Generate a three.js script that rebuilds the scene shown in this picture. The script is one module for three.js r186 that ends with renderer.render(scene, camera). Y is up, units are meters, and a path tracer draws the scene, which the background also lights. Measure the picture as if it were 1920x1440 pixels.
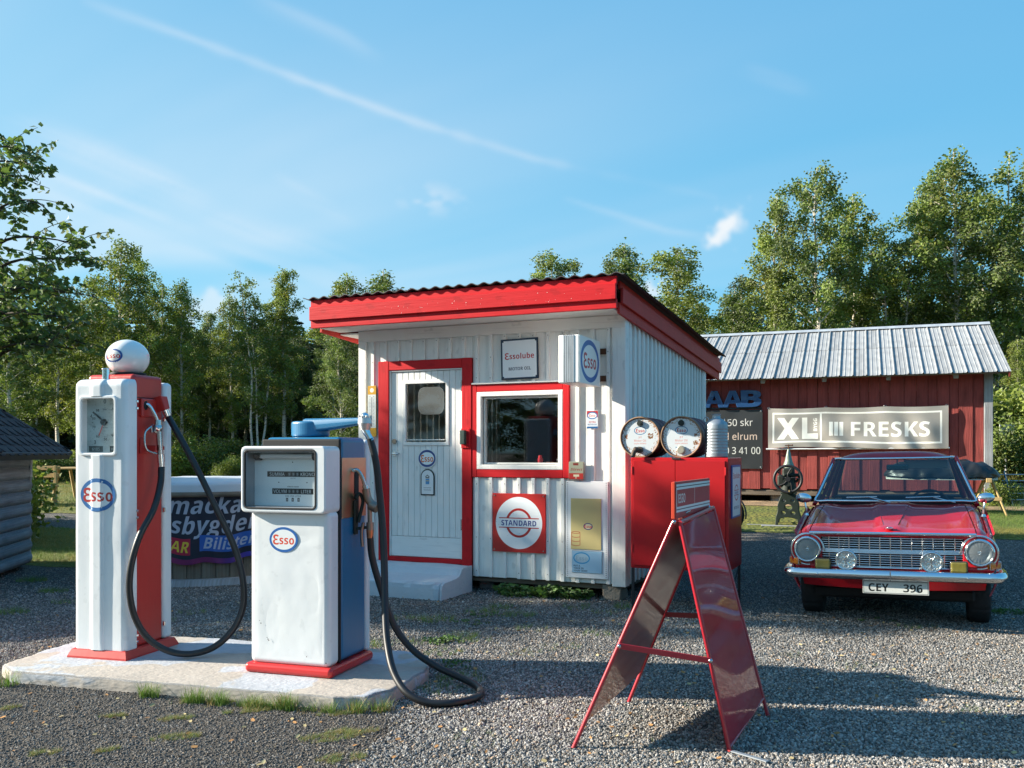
import * as THREE from 'three';
import { mergeGeometries } from 'three/addons/utils/BufferGeometryUtils.js';
import { RoundedBoxGeometry } from 'three/addons/geometries/RoundedBoxGeometry.js';
import { ParametricGeometry } from 'three/addons/geometries/ParametricGeometry.js';
import { TextGeometry } from 'three/addons/geometries/TextGeometry.js';
import { FontLoader } from 'three/addons/loaders/FontLoader.js';

// ------------------------------------------------------------------ camera, sky, sun, exposure
const scene = new THREE.Scene();
const camera = new THREE.PerspectiveCamera(THREE.MathUtils.radToDeg(2 * Math.atan(720 / 1700)), 4 / 3, 0.1, 900);
camera.position.set(0, 1.42, 0);
camera.setViewOffset(1920, 1440, 0, -128, 1920, 1440);        // upright lens, shifted up
camera.updateProjectionMatrix();
const renderer = new THREE.WebGLRenderer({ antialias: true });
renderer.toneMapping = THREE.LinearToneMapping;
renderer.toneMappingExposure = 2.5;
renderer.shadowMap.enabled = true;
const SUN_AZ = 5 * Math.PI / 180, SUN_EL = 23 * Math.PI / 180;
const toSun = new THREE.Vector3(-Math.cos(SUN_AZ) * Math.cos(SUN_EL), Math.sin(SUN_EL), -Math.sin(SUN_AZ) * Math.cos(SUN_EL));
const sun = new THREE.DirectionalLight(new THREE.Color().setRGB(1, 0.92, 0.78), 5);
sun.name = 'sun';
sun.position.copy(toSun).multiplyScalar(60);
sun.castShadow = true;
sun.shadow.radius = 1;
sun.shadow.mapSize.set(4096, 4096);
Object.assign(sun.shadow.camera, { left: -45, right: 45, top: 45, bottom: -45, near: 1, far: 160 });
scene.add(sun, sun.target);

// ------------------------------------------------------------------ numbers and noise
function rng(seed) { let a = seed >>> 0; return () => { a = (a + 0x6d2b79f5) | 0; let t = Math.imul(a ^ (a >>> 15), 1 | a); t = (t + Math.imul(t ^ (t >>> 7), 61 | t)) ^ t; return ((t ^ (t >>> 14)) >>> 0) / 4294967296; }; }
const { clamp, lerp, smoothstep } = THREE.MathUtils;
const hash = (x, y, s) => { let h = (Math.imul(x, 374761393) + Math.imul(y, 668265263) + Math.imul(s, 1274126177)) | 0; h = Math.imul(h ^ (h >>> 13), 1274126177); return ((h ^ (h >>> 16)) >>> 0) / 4294967296; };
function vnoise(x, y, s = 1, px = 1e6, py = 1e6) {              // value noise, repeats after px, py cells
  const ix = Math.floor(x), iy = Math.floor(y), fx = x - ix, fy = y - iy, u = fx * fx * (3 - 2 * fx), v = fy * fy * (3 - 2 * fy);
  const m = (a, p) => ((a % p) + p) % p, x0 = m(ix, px), x1 = m(ix + 1, px), y0 = m(iy, py), y1 = m(iy + 1, py);
  return lerp(lerp(hash(x0, y0, s), hash(x1, y0, s), u), lerp(hash(x0, y1, s), hash(x1, y1, s), u), v);
}
function fbm(x, y, s = 1, o = 4, px = 1e6, py = 1e6) { let a = 0.5, r = 0, n = 0; for (let i = 0; i < o; i++) { r += a * vnoise(x, y, s + i, px, py); n += a; a *= 0.5; x *= 2; y *= 2; px *= 2; py *= 2; } return r / n; }
const V3 = (x, y, z) => new THREE.Vector3(x, y, z);

// ------------------------------------------------------------------ the sky: clear evening air, brighter towards the sun, thin cirrus and one contrail
{
  const W = 2048, H = 1024, data = new Float32Array(W * H * 4);
  const d = V3(), aim = (u, v) => V3((u - 960) / 1700, (848 - v) / 1700, -1).normalize();
  const trail = [[150, 0], [360, 72], [560, 148], [760, 222], [1000, 297], [1350, 372]].map((p) => aim(...p));
  const streaks = [[[[40, 225], [140, 262], [230, 300], [330, 345], [400, 385]], 0.013, 0.50], [[[-60, 300], [90, 340], [220, 372], [330, 400]], 0.020, 0.38], [[[380, 398], [480, 425], [590, 462], [700, 505]], 0.013, 0.34], [[[470, -10], [560, 28], [640, 62], [700, 100]], 0.007, 0.22], [[[1400, 128], [1470, 150], [1520, 168]], 0.007, 0.20], [[[1060, 372], [1160, 402], [1250, 432], [1320, 440]], 0.0035, 0.30], [[[520, 330], [600, 380], [660, 415]], 0.008, 0.25], [[[300, 470], [420, 478], [560, 500], [690, 525]], 0.016, 0.25]].map(([p, w, k]) => [p.map((q) => aim(...q)), w, k]);
  const puff = aim(1366, 421), puff2 = aim(1215, 552), puff3 = aim(385, 575), wisp = aim(800, 372);
  for (let j = 0; j < H; j++) {
    const el = ((j + 0.5) / H - 0.5) * Math.PI, ce = Math.cos(el), y = Math.sin(el);
    for (let i = 0; i < W; i++) {
      const az = ((i + 0.5) / W - 0.5) * 2 * Math.PI;
      d.set(Math.cos(az) * ce, y, Math.sin(az) * ce);
      const up = Math.max(0, y), t = Math.pow(up, 0.55), cs = d.dot(toSun), ang = Math.acos(clamp(cs, -1, 1));
      let r = lerp(0.30, 0.002, t), g = lerp(0.78, 0.235, t), b = lerp(1.02, 0.62, t);
      const glow = 1.25 * Math.exp(-ang / 0.50) * (1 - 0.25 * up) + 0.07 * Math.exp(-up / 0.10);
      r += glow * 0.86; g += glow * 0.80; b += glow * 0.48;
      if (y > 0) {
        const px = d.x / (y + 0.08), pz = d.z / (y + 0.08);
        // cirrus: streaks that run along one direction of the wind
        const a = 0.42, q = px * Math.cos(a) + pz * Math.sin(a), w = -px * Math.sin(a) + pz * Math.cos(a);
        const warp = fbm(q * 0.35, w * 0.35, 5, 3) * 2.2;
        let c = fbm(q * 0.30 + warp, w * 1.15 + warp * 0.8, 11, 5);
        c = smoothstep(c, 0.40, 0.78) * smoothstep(fbm(q * 0.16 + 7, w * 0.16, 21, 3), 0.28, 0.58) * 0.50 * (1 - smoothstep(ang, 0.9, 2.1)) * smoothstep(y, 0.01, 0.08) * (1 - 0.7 * smoothstep(y, 0.25, 0.5));
        // contrail
        let ct = 0;
        if (Math.abs(d.z + 0.9) < 0.4 && y < 0.6) for (let k = 0; k + 1 < trail.length; k++) {
          const A = trail[k], B = trail[k + 1], abx = B.x - A.x, aby = B.y - A.y, abz = B.z - A.z, l2 = abx * abx + aby * aby + abz * abz;
          const s = clamp(((d.x - A.x) * abx + (d.y - A.y) * aby + (d.z - A.z) * abz) / l2, 0, 1);
          const e = Math.hypot(d.x - A.x - abx * s, d.y - A.y - aby * s, d.z - A.z - abz * s), f = (k + s) / (trail.length - 1);
          const wd = 0.0026 + 0.0022 * vnoise(d.x * 60, d.y * 60, 3);
          ct = Math.max(ct, Math.exp(-((e / wd) ** 2)) * Math.sin(Math.PI * clamp(f, 0, 1)) ** 0.5 * (0.45 + 0.45 * vnoise(d.x * 25, d.y * 25, 8)));
        }
        let st = 0;
        if (d.z < -0.4 && y < 0.6) for (const [p, w, kk] of streaks) for (let k = 0; k + 1 < p.length; k++) {
          const A = p[k], B = p[k + 1], ax = B.x - A.x, ay = B.y - A.y, az2 = B.z - A.z, s = clamp(((d.x - A.x) * ax + (d.y - A.y) * ay + (d.z - A.z) * az2) / (ax * ax + ay * ay + az2 * az2), 0, 1);
          const ex = d.x - A.x - ax * s, ey = d.y - A.y - ay * s, ez = d.z - A.z - az2 * s, e = Math.hypot(ex, ey, ez) / w; if (e > 2.5) continue;
          const f = (k + s) / (p.length - 1), side = (ey > 0 ? 1.5 : 0.75);
          st = Math.max(st, 0.75 * kk * Math.exp(-((e * side) ** 2)) * Math.sin(Math.PI * clamp(f * 0.94 + 0.03, 0, 1)) ** 0.6 * smoothstep(fbm(d.x * 14 + d.y * 30, d.y * 70 + d.x * 24, 61, 4), 0.22, 0.68));
        }
        c = clamp(c + st, 0, 1);
        let cl = 0;
        for (const [p, s, k] of [[puff, 0.018, 1], [puff2, 0.022, 0.7], [puff3, 0.02, 0.5]]) {
          const e = Math.hypot((d.x - p.x) / 1.3, d.y - p.y - (d.x - p.x) * 0.35, d.z - p.z) / s;
          if (e < 2) cl = Math.max(cl, k * smoothstep(1.1 - e + (fbm(d.x * 90, d.y * 90, 31, 4) - 0.5) * 1.7, 0.1, 0.75));
        }
        const ew = Math.hypot((d.x - wisp.x) / 2.2, d.y - wisp.y, d.z - wisp.z) / 0.03;
        if (ew < 2) c = Math.max(c, 0.55 * Math.max(0, 1 - ew) * smoothstep(fbm(d.x * 50, d.y * 130, 41, 4), 0.35, 0.7));
        const k = clamp(c + ct * 0.42, 0, 1), lum = 0.80 + 0.30 * Math.exp(-ang / 0.9);
        r = lerp(r, Math.max(r, lum * 0.98), k); g = lerp(g, Math.max(g, lum * 1.02), k); b = lerp(b, Math.max(b, lum * 1.08), k);
        r = lerp(r, 0.86, cl); g = lerp(g, 0.90, cl); b = lerp(b, 0.94, cl);
      } else { r = 0.20; g = 0.22; b = 0.20; }
      const o = (j * W + i) * 4;
      data[o] = Math.min(r, 3) * 0.405; data[o + 1] = Math.min(g, 3) * 0.415; data[o + 2] = Math.min(b, 3) * 0.418; data[o + 3] = 1;
    }
  }
  const sky = new THREE.DataTexture(data, W, H, THREE.RGBAFormat, THREE.FloatType);
  sky.mapping = THREE.EquirectangularReflectionMapping;
  sky.magFilter = THREE.LinearFilter; sky.needsUpdate = true;
  scene.background = sky; scene.environment = sky;
}
// ------------------------------------------------------------------ naming and placing
const taken = new Map();
function numbered(n) { const k = taken.get(n) ?? 0; taken.set(n, k + 1); return k ? n + '_' + String(k).padStart(3, '0') : n; }
function tag(o, label, category, group, kind) { if (label) o.userData.label = label; if (category) o.userData.category = category; if (group) o.userData.group = group; if (kind) o.userData.kind = kind; return o; }
function shade(o) { o.castShadow = true; o.receiveShadow = true; return o; }
function thing(name, label, category, pos = [0, 0, 0], deg = 0, group) {
  const o = new THREE.Group(); o.name = numbered(name); o.position.set(...pos); o.rotation.y = THREE.MathUtils.degToRad(-deg); scene.add(o);
  return tag(o, label, category, group);
}
function part(name, geo, mat, parent, pos, rot) {
  const m = shade(new THREE.Mesh(Array.isArray(geo) ? merge(geo) : geo, mat)); m.name = name;
  if (pos) m.position.set(...pos); if (rot) m.rotation.set(...rot);
  parent.add(m); return m;
}
function structure(name, geo, mat, pos) { const m = part(numbered(name), geo, mat, scene, pos); m.userData.kind = 'structure'; return m; }
function merge(list) {
  const flat = list.map((g) => { const q = g.index ? g.toNonIndexed() : g.clone(); for (const k of Object.keys(q.attributes)) if (!['position', 'normal', 'uv'].includes(k)) q.deleteAttribute(k); if (!q.attributes.uv) boxUV(q); return q; });
  return mergeGeometries(flat);
}
// ------------------------------------------------------------------ shapes
let uvSeed = 1;
function boxUV(g, along = 'y', off = true) {                    // uv in metres; v runs along the grain
  const p = g.attributes.position, n = g.attributes.normal, uv = new Float32Array(p.count * 2);
  const ox = off ? hash(uvSeed, 3, 7) * 7 : 0, oy = off ? hash(uvSeed++, 5, 9) * 7 : 0;
  for (let i = 0; i < p.count; i++) {
    const ax = Math.abs(n.getX(i)), ay = Math.abs(n.getY(i)), az = Math.abs(n.getZ(i)), x = p.getX(i), y = p.getY(i), z = p.getZ(i);
    let u, v; if (ax >= ay && ax >= az) { u = z; v = y; } else if (ay >= az) { u = x; v = z; } else { u = x; v = y; }
    if (along === 'x') { if (ax >= ay && ax >= az) { u = y; v = z; } else if (ay >= az) { u = z; v = x; } else { u = y; v = x; } }
    uv[i * 2] = u + ox; uv[i * 2 + 1] = v + oy;
  }
  g.setAttribute('uv', new THREE.BufferAttribute(uv, 2)); return g;
}
function cbox(w, h, d, c = 0.003, along = 'y') {                // box with chamfered edges, 44 triangles
  c = Math.min(c, w * 0.45, h * 0.45, d * 0.45);
  const s = [w / 2, h / 2, d / 2], pos = [], A = new THREE.Vector3(), B = new THREE.Vector3(), N = new THREE.Vector3();
  const pt = (ax, k) => k.map((q, i) => q * (i === ax ? s[i] : s[i] - c));
  const tri = (a, b, e) => { A.set(b[0] - a[0], b[1] - a[1], b[2] - a[2]); B.set(e[0] - a[0], e[1] - a[1], e[2] - a[2]); N.crossVectors(A, B); if (N.x * a[0] + N.y * a[1] + N.z * a[2] < 0) [b, e] = [e, b]; pos.push(...a, ...b, ...e); };
  const quad = (a, b, e, f) => { tri(a, b, e); tri(a, e, f); };
  for (let ax = 0; ax < 3; ax++) for (const q of [-1, 1]) { const i = (ax + 1) % 3, j = (ax + 2) % 3, k = (u, v) => { const r = [0, 0, 0]; r[ax] = q; r[i] = u; r[j] = v; return pt(ax, r); }; quad(k(-1, -1), k(1, -1), k(1, 1), k(-1, 1)); }
  for (let ax = 0; ax < 3; ax++) { const i = (ax + 1) % 3, j = (ax + 2) % 3; for (const u of [-1, 1]) for (const v of [-1, 1]) { const k = (face, t) => { const r = [0, 0, 0]; r[ax] = t; r[i] = u; r[j] = v; return pt(face, r); }; quad(k(i, -1), k(i, 1), k(j, 1), k(j, -1)); } }
  for (const x of [-1, 1]) for (const y of [-1, 1]) for (const z of [-1, 1]) tri(pt(0, [x, y, z]), pt(1, [x, y, z]), pt(2, [x, y, z]));
  const g = new THREE.BufferGeometry(); g.setAttribute('position', new THREE.Float32BufferAttribute(pos, 3)); g.computeVertexNormals(); return boxUV(g, along);
}
function slab(x0, x1, y0, y1, z0, z1, c = 0.003, along = 'y') { return cbox(x1 - x0, y1 - y0, z1 - z0, c, along).translate((x0 + x1) / 2, (y0 + y1) / 2, (z0 + z1) / 2); }
function rbox(w, h, d, r = 0.02, seg = 3) { return new RoundedBoxGeometry(w, h, d, seg, r); }
function cyl(r0, r1, h, n = 24, open = false) { return new THREE.CylinderGeometry(r0, r1, h, n, 1, open); }
function tube(pts, r, seg = 40, n = 8, closed = false, tension = 0.5) { return new THREE.TubeGeometry(new THREE.CatmullRomCurve3(pts.map((p) => (p.isVector3 ? p : V3(...p))), closed, 'centripetal', tension), seg, r, n, closed); }
function rod(a, b, r, n = 8, r2 = r) {
  const A = a.isVector3 ? a : V3(...a), B = b.isVector3 ? b : V3(...b), dir = B.clone().sub(A), g = cyl(r2, r, dir.length(), n);
  g.applyQuaternion(new THREE.Quaternion().setFromUnitVectors(V3(0, 1, 0), dir.clone().normalize())); return g.translate((A.x + B.x) / 2, (A.y + B.y) / 2, (A.z + B.z) / 2);
}
function bar(a, b, w, t, up = V3(0, 0, 1)) {                    // flat bar from a to b, width w along up x dir
  const A = V3(...a), B = V3(...b), y = B.clone().sub(A), L = y.length(); y.normalize(); const x = new THREE.Vector3().crossVectors(y, up).normalize(), z = new THREE.Vector3().crossVectors(x, y);
  const g = cbox(w, L, t, Math.min(0.003, t * 0.3)); g.applyMatrix4(new THREE.Matrix4().makeBasis(x, y, z)); return g.translate((A.x + B.x) / 2, (A.y + B.y) / 2, (A.z + B.z) / 2);
}
function grid(nu, nv, fn, opt = {}) {                           // fn(u, v) -> [x, y, z] or [x, y, z, U, V]
  const pos = [], uv = [], idx = [];
  for (let j = 0; j <= nv; j++) for (let i = 0; i <= nu; i++) { const q = fn(i / nu, j / nv, i, j); pos.push(q[0], q[1], q[2]); uv.push(q[3] ?? i / nu, q[4] ?? j / nv); }
  for (let j = 0; j < nv; j++) for (let i = 0; i < nu; i++) { const a = j * (nu + 1) + i, b = a + 1, c = a + nu + 1, e = c + 1; if (opt.keep && !opt.keep(i, j)) continue; if (opt.flip) idx.push(a, c, b, b, c, e); else idx.push(a, b, c, b, e, c); }
  const g = new THREE.BufferGeometry(); g.setAttribute('position', new THREE.Float32BufferAttribute(pos, 3)); g.setAttribute('uv', new THREE.Float32BufferAttribute(uv, 2)); g.setIndex(idx); g.computeVertexNormals(); return g;
}
function rrect(w, h, r, cx = 0, cy = 0) { const s = new THREE.Shape(), x = cx - w / 2, y = cy - h / 2; s.moveTo(x + r, y); s.lineTo(x + w - r, y); s.quadraticCurveTo(x + w, y, x + w, y + r); s.lineTo(x + w, y + h - r); s.quadraticCurveTo(x + w, y + h, x + w - r, y + h); s.lineTo(x + r, y + h); s.quadraticCurveTo(x, y + h, x, y + h - r); s.lineTo(x, y + r); s.quadraticCurveTo(x, y, x + r, y); return s; }
function extrude(shape, depth, bevel = 0.003, seg = 1, curve = 10) { const g = new THREE.ExtrudeGeometry(shape, { depth: Math.max(depth - 2 * bevel, 1e-4), bevelEnabled: bevel > 0, bevelThickness: bevel, bevelSize: bevel, bevelOffset: -bevel, bevelSegments: seg, curveSegments: curve }); return g.translate(0, 0, bevel); }
function poly(pts) { const s = new THREE.Shape(); pts.forEach(([x, y], i) => (i ? s.lineTo(x, y) : s.moveTo(x, y))); s.closePath(); return s; }
function frame(w, h, t, d, r = 0, bevel = 0.003) { const s = r ? rrect(w, h, r) : poly([[-w / 2, -h / 2], [w / 2, -h / 2], [w / 2, h / 2], [-w / 2, h / 2]]); const ri = Math.max(0.001, r - t * 0.6); s.holes.push(rrect(w - 2 * t, h - 2 * t, r ? ri : 0.001)); return extrude(s, d, bevel); }
function disc(w, h, n = 48) { const g = new THREE.CircleGeometry(0.5, n); g.scale(w, h, 1); return g; }
function plane(w, h) { return new THREE.PlaneGeometry(w, h); }

// ------------------------------------------------------------------ textures and materials
function canvas(w, h, draw) { const c = document.createElement('canvas'); c.width = w; c.height = h; const x = c.getContext('2d'); draw(x, w, h); return c; }
function canvasTex(w, h, draw, srgb = true) { const t = new THREE.CanvasTexture(canvas(w, h, draw)); if (srgb) t.colorSpace = THREE.SRGBColorSpace; t.wrapS = t.wrapT = THREE.RepeatWrapping; return t; }
function dataTex(n, fn, srgb = false, rx = 1, ry = 1) {         // fn(x, y) in 0..1 -> value or [r, g, b]
  const d = new Uint8Array(n * n * 4);
  for (let j = 0; j < n; j++) for (let i = 0; i < n; i++) { const q = fn(i / n, j / n), o = (j * n + i) * 4, s = Array.isArray(q) ? q : [q, q, q]; for (let k = 0; k < 3; k++) d[o + k] = clamp(s[k], 0, 1) * 255; d[o + 3] = 255; }
  const t = new THREE.DataTexture(d, n, n); t.magFilter = THREE.LinearFilter; t.wrapS = t.wrapT = THREE.RepeatWrapping; t.repeat.set(rx, ry); if (srgb) t.colorSpace = THREE.SRGBColorSpace; t.needsUpdate = true; return t;
}
function mat(r, g, b, o = {}) { const { phys, ...q } = o; const m = new (phys ? THREE.MeshPhysicalMaterial : THREE.MeshStandardMaterial)({ roughness: 0.6, ...q }); m.color.setRGB(r, g, b); return m; }
const P4 = 4;                                                    // noise periods
// fine vertical wood grain, 1 m a side
const grainBump = dataTex(512, (x, y) => 0.25 + 0.35 * fbm(x * 48, y * 3, 3, 4, 48, 3) + 0.4 * fbm(x * 160, y * 6, 9, 3, 160, 6));
const paintWear = dataTex(512, (x, y) => { const a = fbm(x * 5, y * 3, 2, 5, 5, 3), s = fbm(x * 90, y * 4, 7, 3, 90, 4), k = 0.86 + 0.16 * a - 0.07 * smoothstep(s, 0.60, 0.8) - 0.15 * smoothstep(fbm(x * 14, y * 7, 19, 4, 14, 7), 0.68, 0.80); return [k, k * (0.985 + 0.015 * a), k * (0.965 + 0.03 * a)]; });
const metalWear = dataTex(512, (x, y) => { const a = fbm(x * 4, y * 4, 42, 5, 4, 4), s = smoothstep(fbm(x * 22, y * 22, 51, 4, 22, 22), 0.70, 0.80), k = 0.93 + 0.09 * a - 0.07 * s; return [k, k, k * (0.99 + 0.01 * a)]; });
const roughWear = dataTex(256, (x, y) => 0.45 + 0.5 * fbm(x * 6, y * 6, 63, 5, 6, 6));
const dentBump = dataTex(256, (x, y) => fbm(x * 5, y * 5, 71, 4, 5, 5));
const barnMap = dataTex(512, (x, y) => { const s = fbm(x * 70, y * 3, 5, 4, 70, 3), a = fbm(x * 7, y * 4, 15, 4, 7, 4), k = 0.55 + 0.5 * a + 0.35 * (s - 0.5); return [k, k * (0.92 + 0.16 * s), k * (0.9 + 0.2 * s)]; });
const concreteMap = dataTex(512, (x, y) => { const a = fbm(x * 6, y * 6, 81, 5, 6, 6), f = fbm(x * 60, y * 60, 83, 3, 60, 60), w = smoothstep(fbm(x * 4, y * 4, 86, 5, 4, 4), 0.53, 0.58); const k = 0.72 + 0.22 * a + 0.16 * (f - 0.5); return [lerp(k * 0.93, k * 0.92, w), lerp(k * 0.95, k * 0.80, w), lerp(k, k * 0.68, w)]; });
const concreteBump = dataTex(512, (x, y) => 0.5 * fbm(x * 14, y * 14, 91, 4, 14, 14) + 0.5 * fbm(x * 70, y * 70, 93, 3, 70, 70));
const galvMap = dataTex(256, (x, y) => { const k = 0.62 + 0.5 * fbm(x * 9, y * 5, 97, 5, 9, 5); return [k * 0.98, k, k * 1.03]; });
const tile = (t, x, y = x) => { const c = t.clone(); c.repeat.set(x, y); c.needsUpdate = true; return c; };

const M = {
  white: mat(0.86, 0.85, 0.815, { roughness: 0.55, map: paintWear, bumpMap: grainBump, bumpScale: 0.0022 }),
  red: mat(0.60, 0.012, 0.018, { phys: true, specularIntensity: 0.45, roughness: 0.5, map: paintWear, bumpMap: grainBump, bumpScale: 0.0028 }),
  redRough: mat(0.54, 0.045, 0.038, { phys: true, specularIntensity: 0.5, roughness: 0.6, map: paintWear, bumpMap: grainBump, bumpScale: 0.003 }),
  door: mat(0.85, 0.85, 0.83, { roughness: 0.42, map: paintWear, bumpMap: grainBump, bumpScale: 0.0006 }),
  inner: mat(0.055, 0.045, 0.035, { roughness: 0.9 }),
  dark: mat(0.012, 0.012, 0.013, { roughness: 0.75 }),
  black: mat(0.018, 0.018, 0.02, { roughness: 0.5 }),
  rubber: mat(0.014, 0.014, 0.015, { roughness: 0.42, bumpMap: dentBump, bumpScale: 0.0006 }),
  chrome: mat(0.78, 0.79, 0.80, { metalness: 1, roughness: 0.10 }),
  steel: mat(0.52, 0.52, 0.53, { metalness: 1, roughness: 0.32, roughnessMap: roughWear }),
  brass: mat(0.34, 0.27, 0.22, { metalness: 1, roughness: 0.45 }),
  galv: mat(0.42, 0.45, 0.47, { metalness: 0.65, roughness: 0.5, map: galvMap }),
  glass: mat(1, 1, 1, { phys: true, transmission: 1, thickness: 0, roughness: 0.0, ior: 1.5 }),
  glassGreen: mat(0.58, 0.67, 0.67, { phys: true, transmission: 1, thickness: 0, roughness: 0.0, ior: 1.5 }),
  pumpWhite: mat(0.76, 0.78, 0.79, { phys: true, roughness: 0.36, map: metalWear, bumpMap: dentBump, bumpScale: 0.003, clearcoat: 0.35, clearcoatRoughness: 0.25 }),
  pumpRed: mat(0.52, 0.026, 0.020, { phys: true, roughness: 0.45, map: metalWear, bumpMap: dentBump, bumpScale: 0.002, clearcoat: 0.2, clearcoatRoughness: 0.3 }),
  pumpBlue: mat(0.010, 0.150, 0.31, { phys: true, roughness: 0.4, map: metalWear, bumpMap: dentBump, bumpScale: 0.001, clearcoat: 0.3, clearcoatRoughness: 0.25 }),
  copper: mat(0.62, 0.50, 0.33, { metalness: 1, roughness: 0.30, bumpMap: dentBump, bumpScale: 0.004 }),
  cabRed: mat(0.46, 0.007, 0.011, { phys: true, specularIntensity: 0.4, roughness: 0.5, map: metalWear, clearcoat: 0.5, clearcoatRoughness: 0.12, bumpMap: dentBump, bumpScale: 0.0015 }),
  carRed: mat(0.42, 0.005, 0.014, { phys: true, roughness: 0.5, specularIntensity: 0.4, clearcoat: 0.8, clearcoatRoughness: 0.05 }),
  concrete: mat(0.54, 0.55, 0.56, { roughness: 0.85, map: concreteMap, bumpMap: concreteBump, bumpScale: 0.006 }),
  stepConcrete: mat(0.52, 0.56, 0.60, { roughness: 0.8, bumpMap: concreteBump, bumpScale: 0.008 }),
  block: mat(0.30, 0.30, 0.29, { roughness: 0.95, map: concreteMap, bumpMap: concreteBump, bumpScale: 0.012 }),
  barn: mat(0.36, 0.066, 0.056, { roughness: 0.9, map: barnMap, bumpMap: grainBump, bumpScale: 0.006 }),
  greyWood: mat(0.34, 0.35, 0.36, { roughness: 0.9, map: barnMap, bumpMap: grainBump, bumpScale: 0.005 }),
  oldWood: mat(0.20, 0.16, 0.12, { roughness: 0.95, map: barnMap, bumpMap: grainBump, bumpScale: 0.006 }),
  logGrey: mat(0.29, 0.325, 0.365, { roughness: 0.85, map: barnMap, bumpMap: grainBump, bumpScale: 0.009 }),
  lightWood: mat(0.55, 0.38, 0.16, { roughness: 0.8, map: barnMap, bumpMap: grainBump, bumpScale: 0.003 }),
  roofDark: mat(0.045, 0.05, 0.055, { roughness: 0.7, map: galvMap }),
  roofMetal: mat(0.56, 0.58, 0.60, { metalness: 0.25, roughness: 0.55, map: galvMap }),
  shingle: mat(0.035, 0.040, 0.047, { roughness: 0.95, map: galvMap, bumpMap: concreteBump, bumpScale: 0.004 }),
  iron: mat(0.028, 0.036, 0.03, { metalness: 0.4, roughness: 0.6 }),
  ironGreen: mat(0.022, 0.034, 0.025, { metalness: 0.3, roughness: 0.6, map: metalWear }),
  rust: mat(0.14, 0.055, 0.025, { roughness: 0.9, map: galvMap }),
  tarp: mat(0.016, 0.018, 0.02, { phys: true, roughness: 0.35, bumpMap: dentBump, bumpScale: 0.03 }),
};
// sign faces
const SANS = 'sans-serif';
function essoText(x, cx, cy, s, color, sx = 1) {                 // the rounded E and three small letters, cap height about s
  x.save(); x.translate(cx, cy); x.scale(sx, 1); x.fillStyle = color; x.textBaseline = 'alphabetic'; x.textAlign = 'left';
  x.font = `bold ${s * 1.18}px ${SANS}`; const w = x.measureText('sso').width;
  x.font = `bold ${s * 1.42}px ${SANS}`; const e = x.measureText('3').width, x0 = -(w + e) / 2;
  x.save(); x.translate(x0 + e * 1.0, s * 0.52); x.scale(-1, 1); x.fillText('3', 0, 0); x.restore();
  x.font = `bold ${s * 1.18}px ${SANS}`; x.fillText('sso', x0 + e * 0.98, s * 0.46); x.restore();
}
function essoOval(x, cx, cy, w, h, ring, o = {}) {
  x.fillStyle = o.fill ?? '#eef1f1'; x.beginPath(); x.ellipse(cx, cy, w / 2, h / 2, 0, 0, 7); x.fill();
  x.lineWidth = ring; x.strokeStyle = o.blue ?? '#1d5fa8'; x.beginPath(); x.ellipse(cx, cy, w / 2 - ring / 2, h / 2 - ring / 2, 0, 0, 7); x.stroke();
  essoText(x, cx, cy, h * (o.size ?? 0.42), o.red ?? '#c8281f', o.sx ?? 1.0);
}
function speck(x, w, h, n, seed, color = 'rgba(60,45,30,0.25)', rmax = 3) { const r = rng(seed); x.fillStyle = color; for (let i = 0; i < n; i++) { x.beginPath(); x.ellipse(r() * w, r() * h, 0.5 + r() * rmax, 0.5 + r() * rmax, r() * 3, 0, 7); x.fill(); } }
function faceMat(w, h, draw, o = {}) { const t = canvasTex(w, h, draw); t.wrapS = t.wrapT = THREE.ClampToEdgeWrapping; return new THREE.MeshPhysicalMaterial({ map: t, roughness: 0.38, clearcoat: 0.3, clearcoatRoughness: 0.2, ...o }); }
function text(x, s, px, cx, cy, color, o = {}) { x.save(); x.translate(cx, cy); if (o.rot) x.rotate(o.rot); x.scale(o.sx ?? 1, 1); x.font = `${o.style ?? ''} ${o.weight ?? 'bold'} ${px}px ${o.font ?? SANS}`; x.textAlign = o.align ?? 'center'; x.textBaseline = 'middle'; x.fillStyle = color; x.fillText(s, 0, 0); x.restore(); }
// a flat sign: plate with its printed face a hair in front; faces local +z
function sign(name, label, category, w, h, face, parent3, plateMat = M.white, t = 0.012) {
  const o = thing(name, label, category); part('plate', cbox(w, h, t, 0.002), plateMat, o, [0, 0, t / 2]); part('printed_face', plane(w - 0.004, h - 0.004), face, o, [0, 0, t + 0.0012]); return o;
}
// ------------------------------------------------------------------ the ground
const A22 = 22 * Math.PI / 180, nx22 = -Math.sin(A22), nz22 = Math.cos(A22);
const back = (x, z) => -(x * nx22 + z * nz22);                  // metres behind the camera's place, square to the buildings
function terrain(x, z) { const d = back(x, z); return 0.45 * smoothstep(d, 9.5, 18) + 0.65 * smoothstep(d, 18, 34) + 0.4 * smoothstep(d, 34, 70); }
function along(t, d) { return [t * Math.cos(A22) + d * -nx22, t * Math.sin(A22) - d * nz22]; }   // (along the buildings, back) -> x, z

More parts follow.
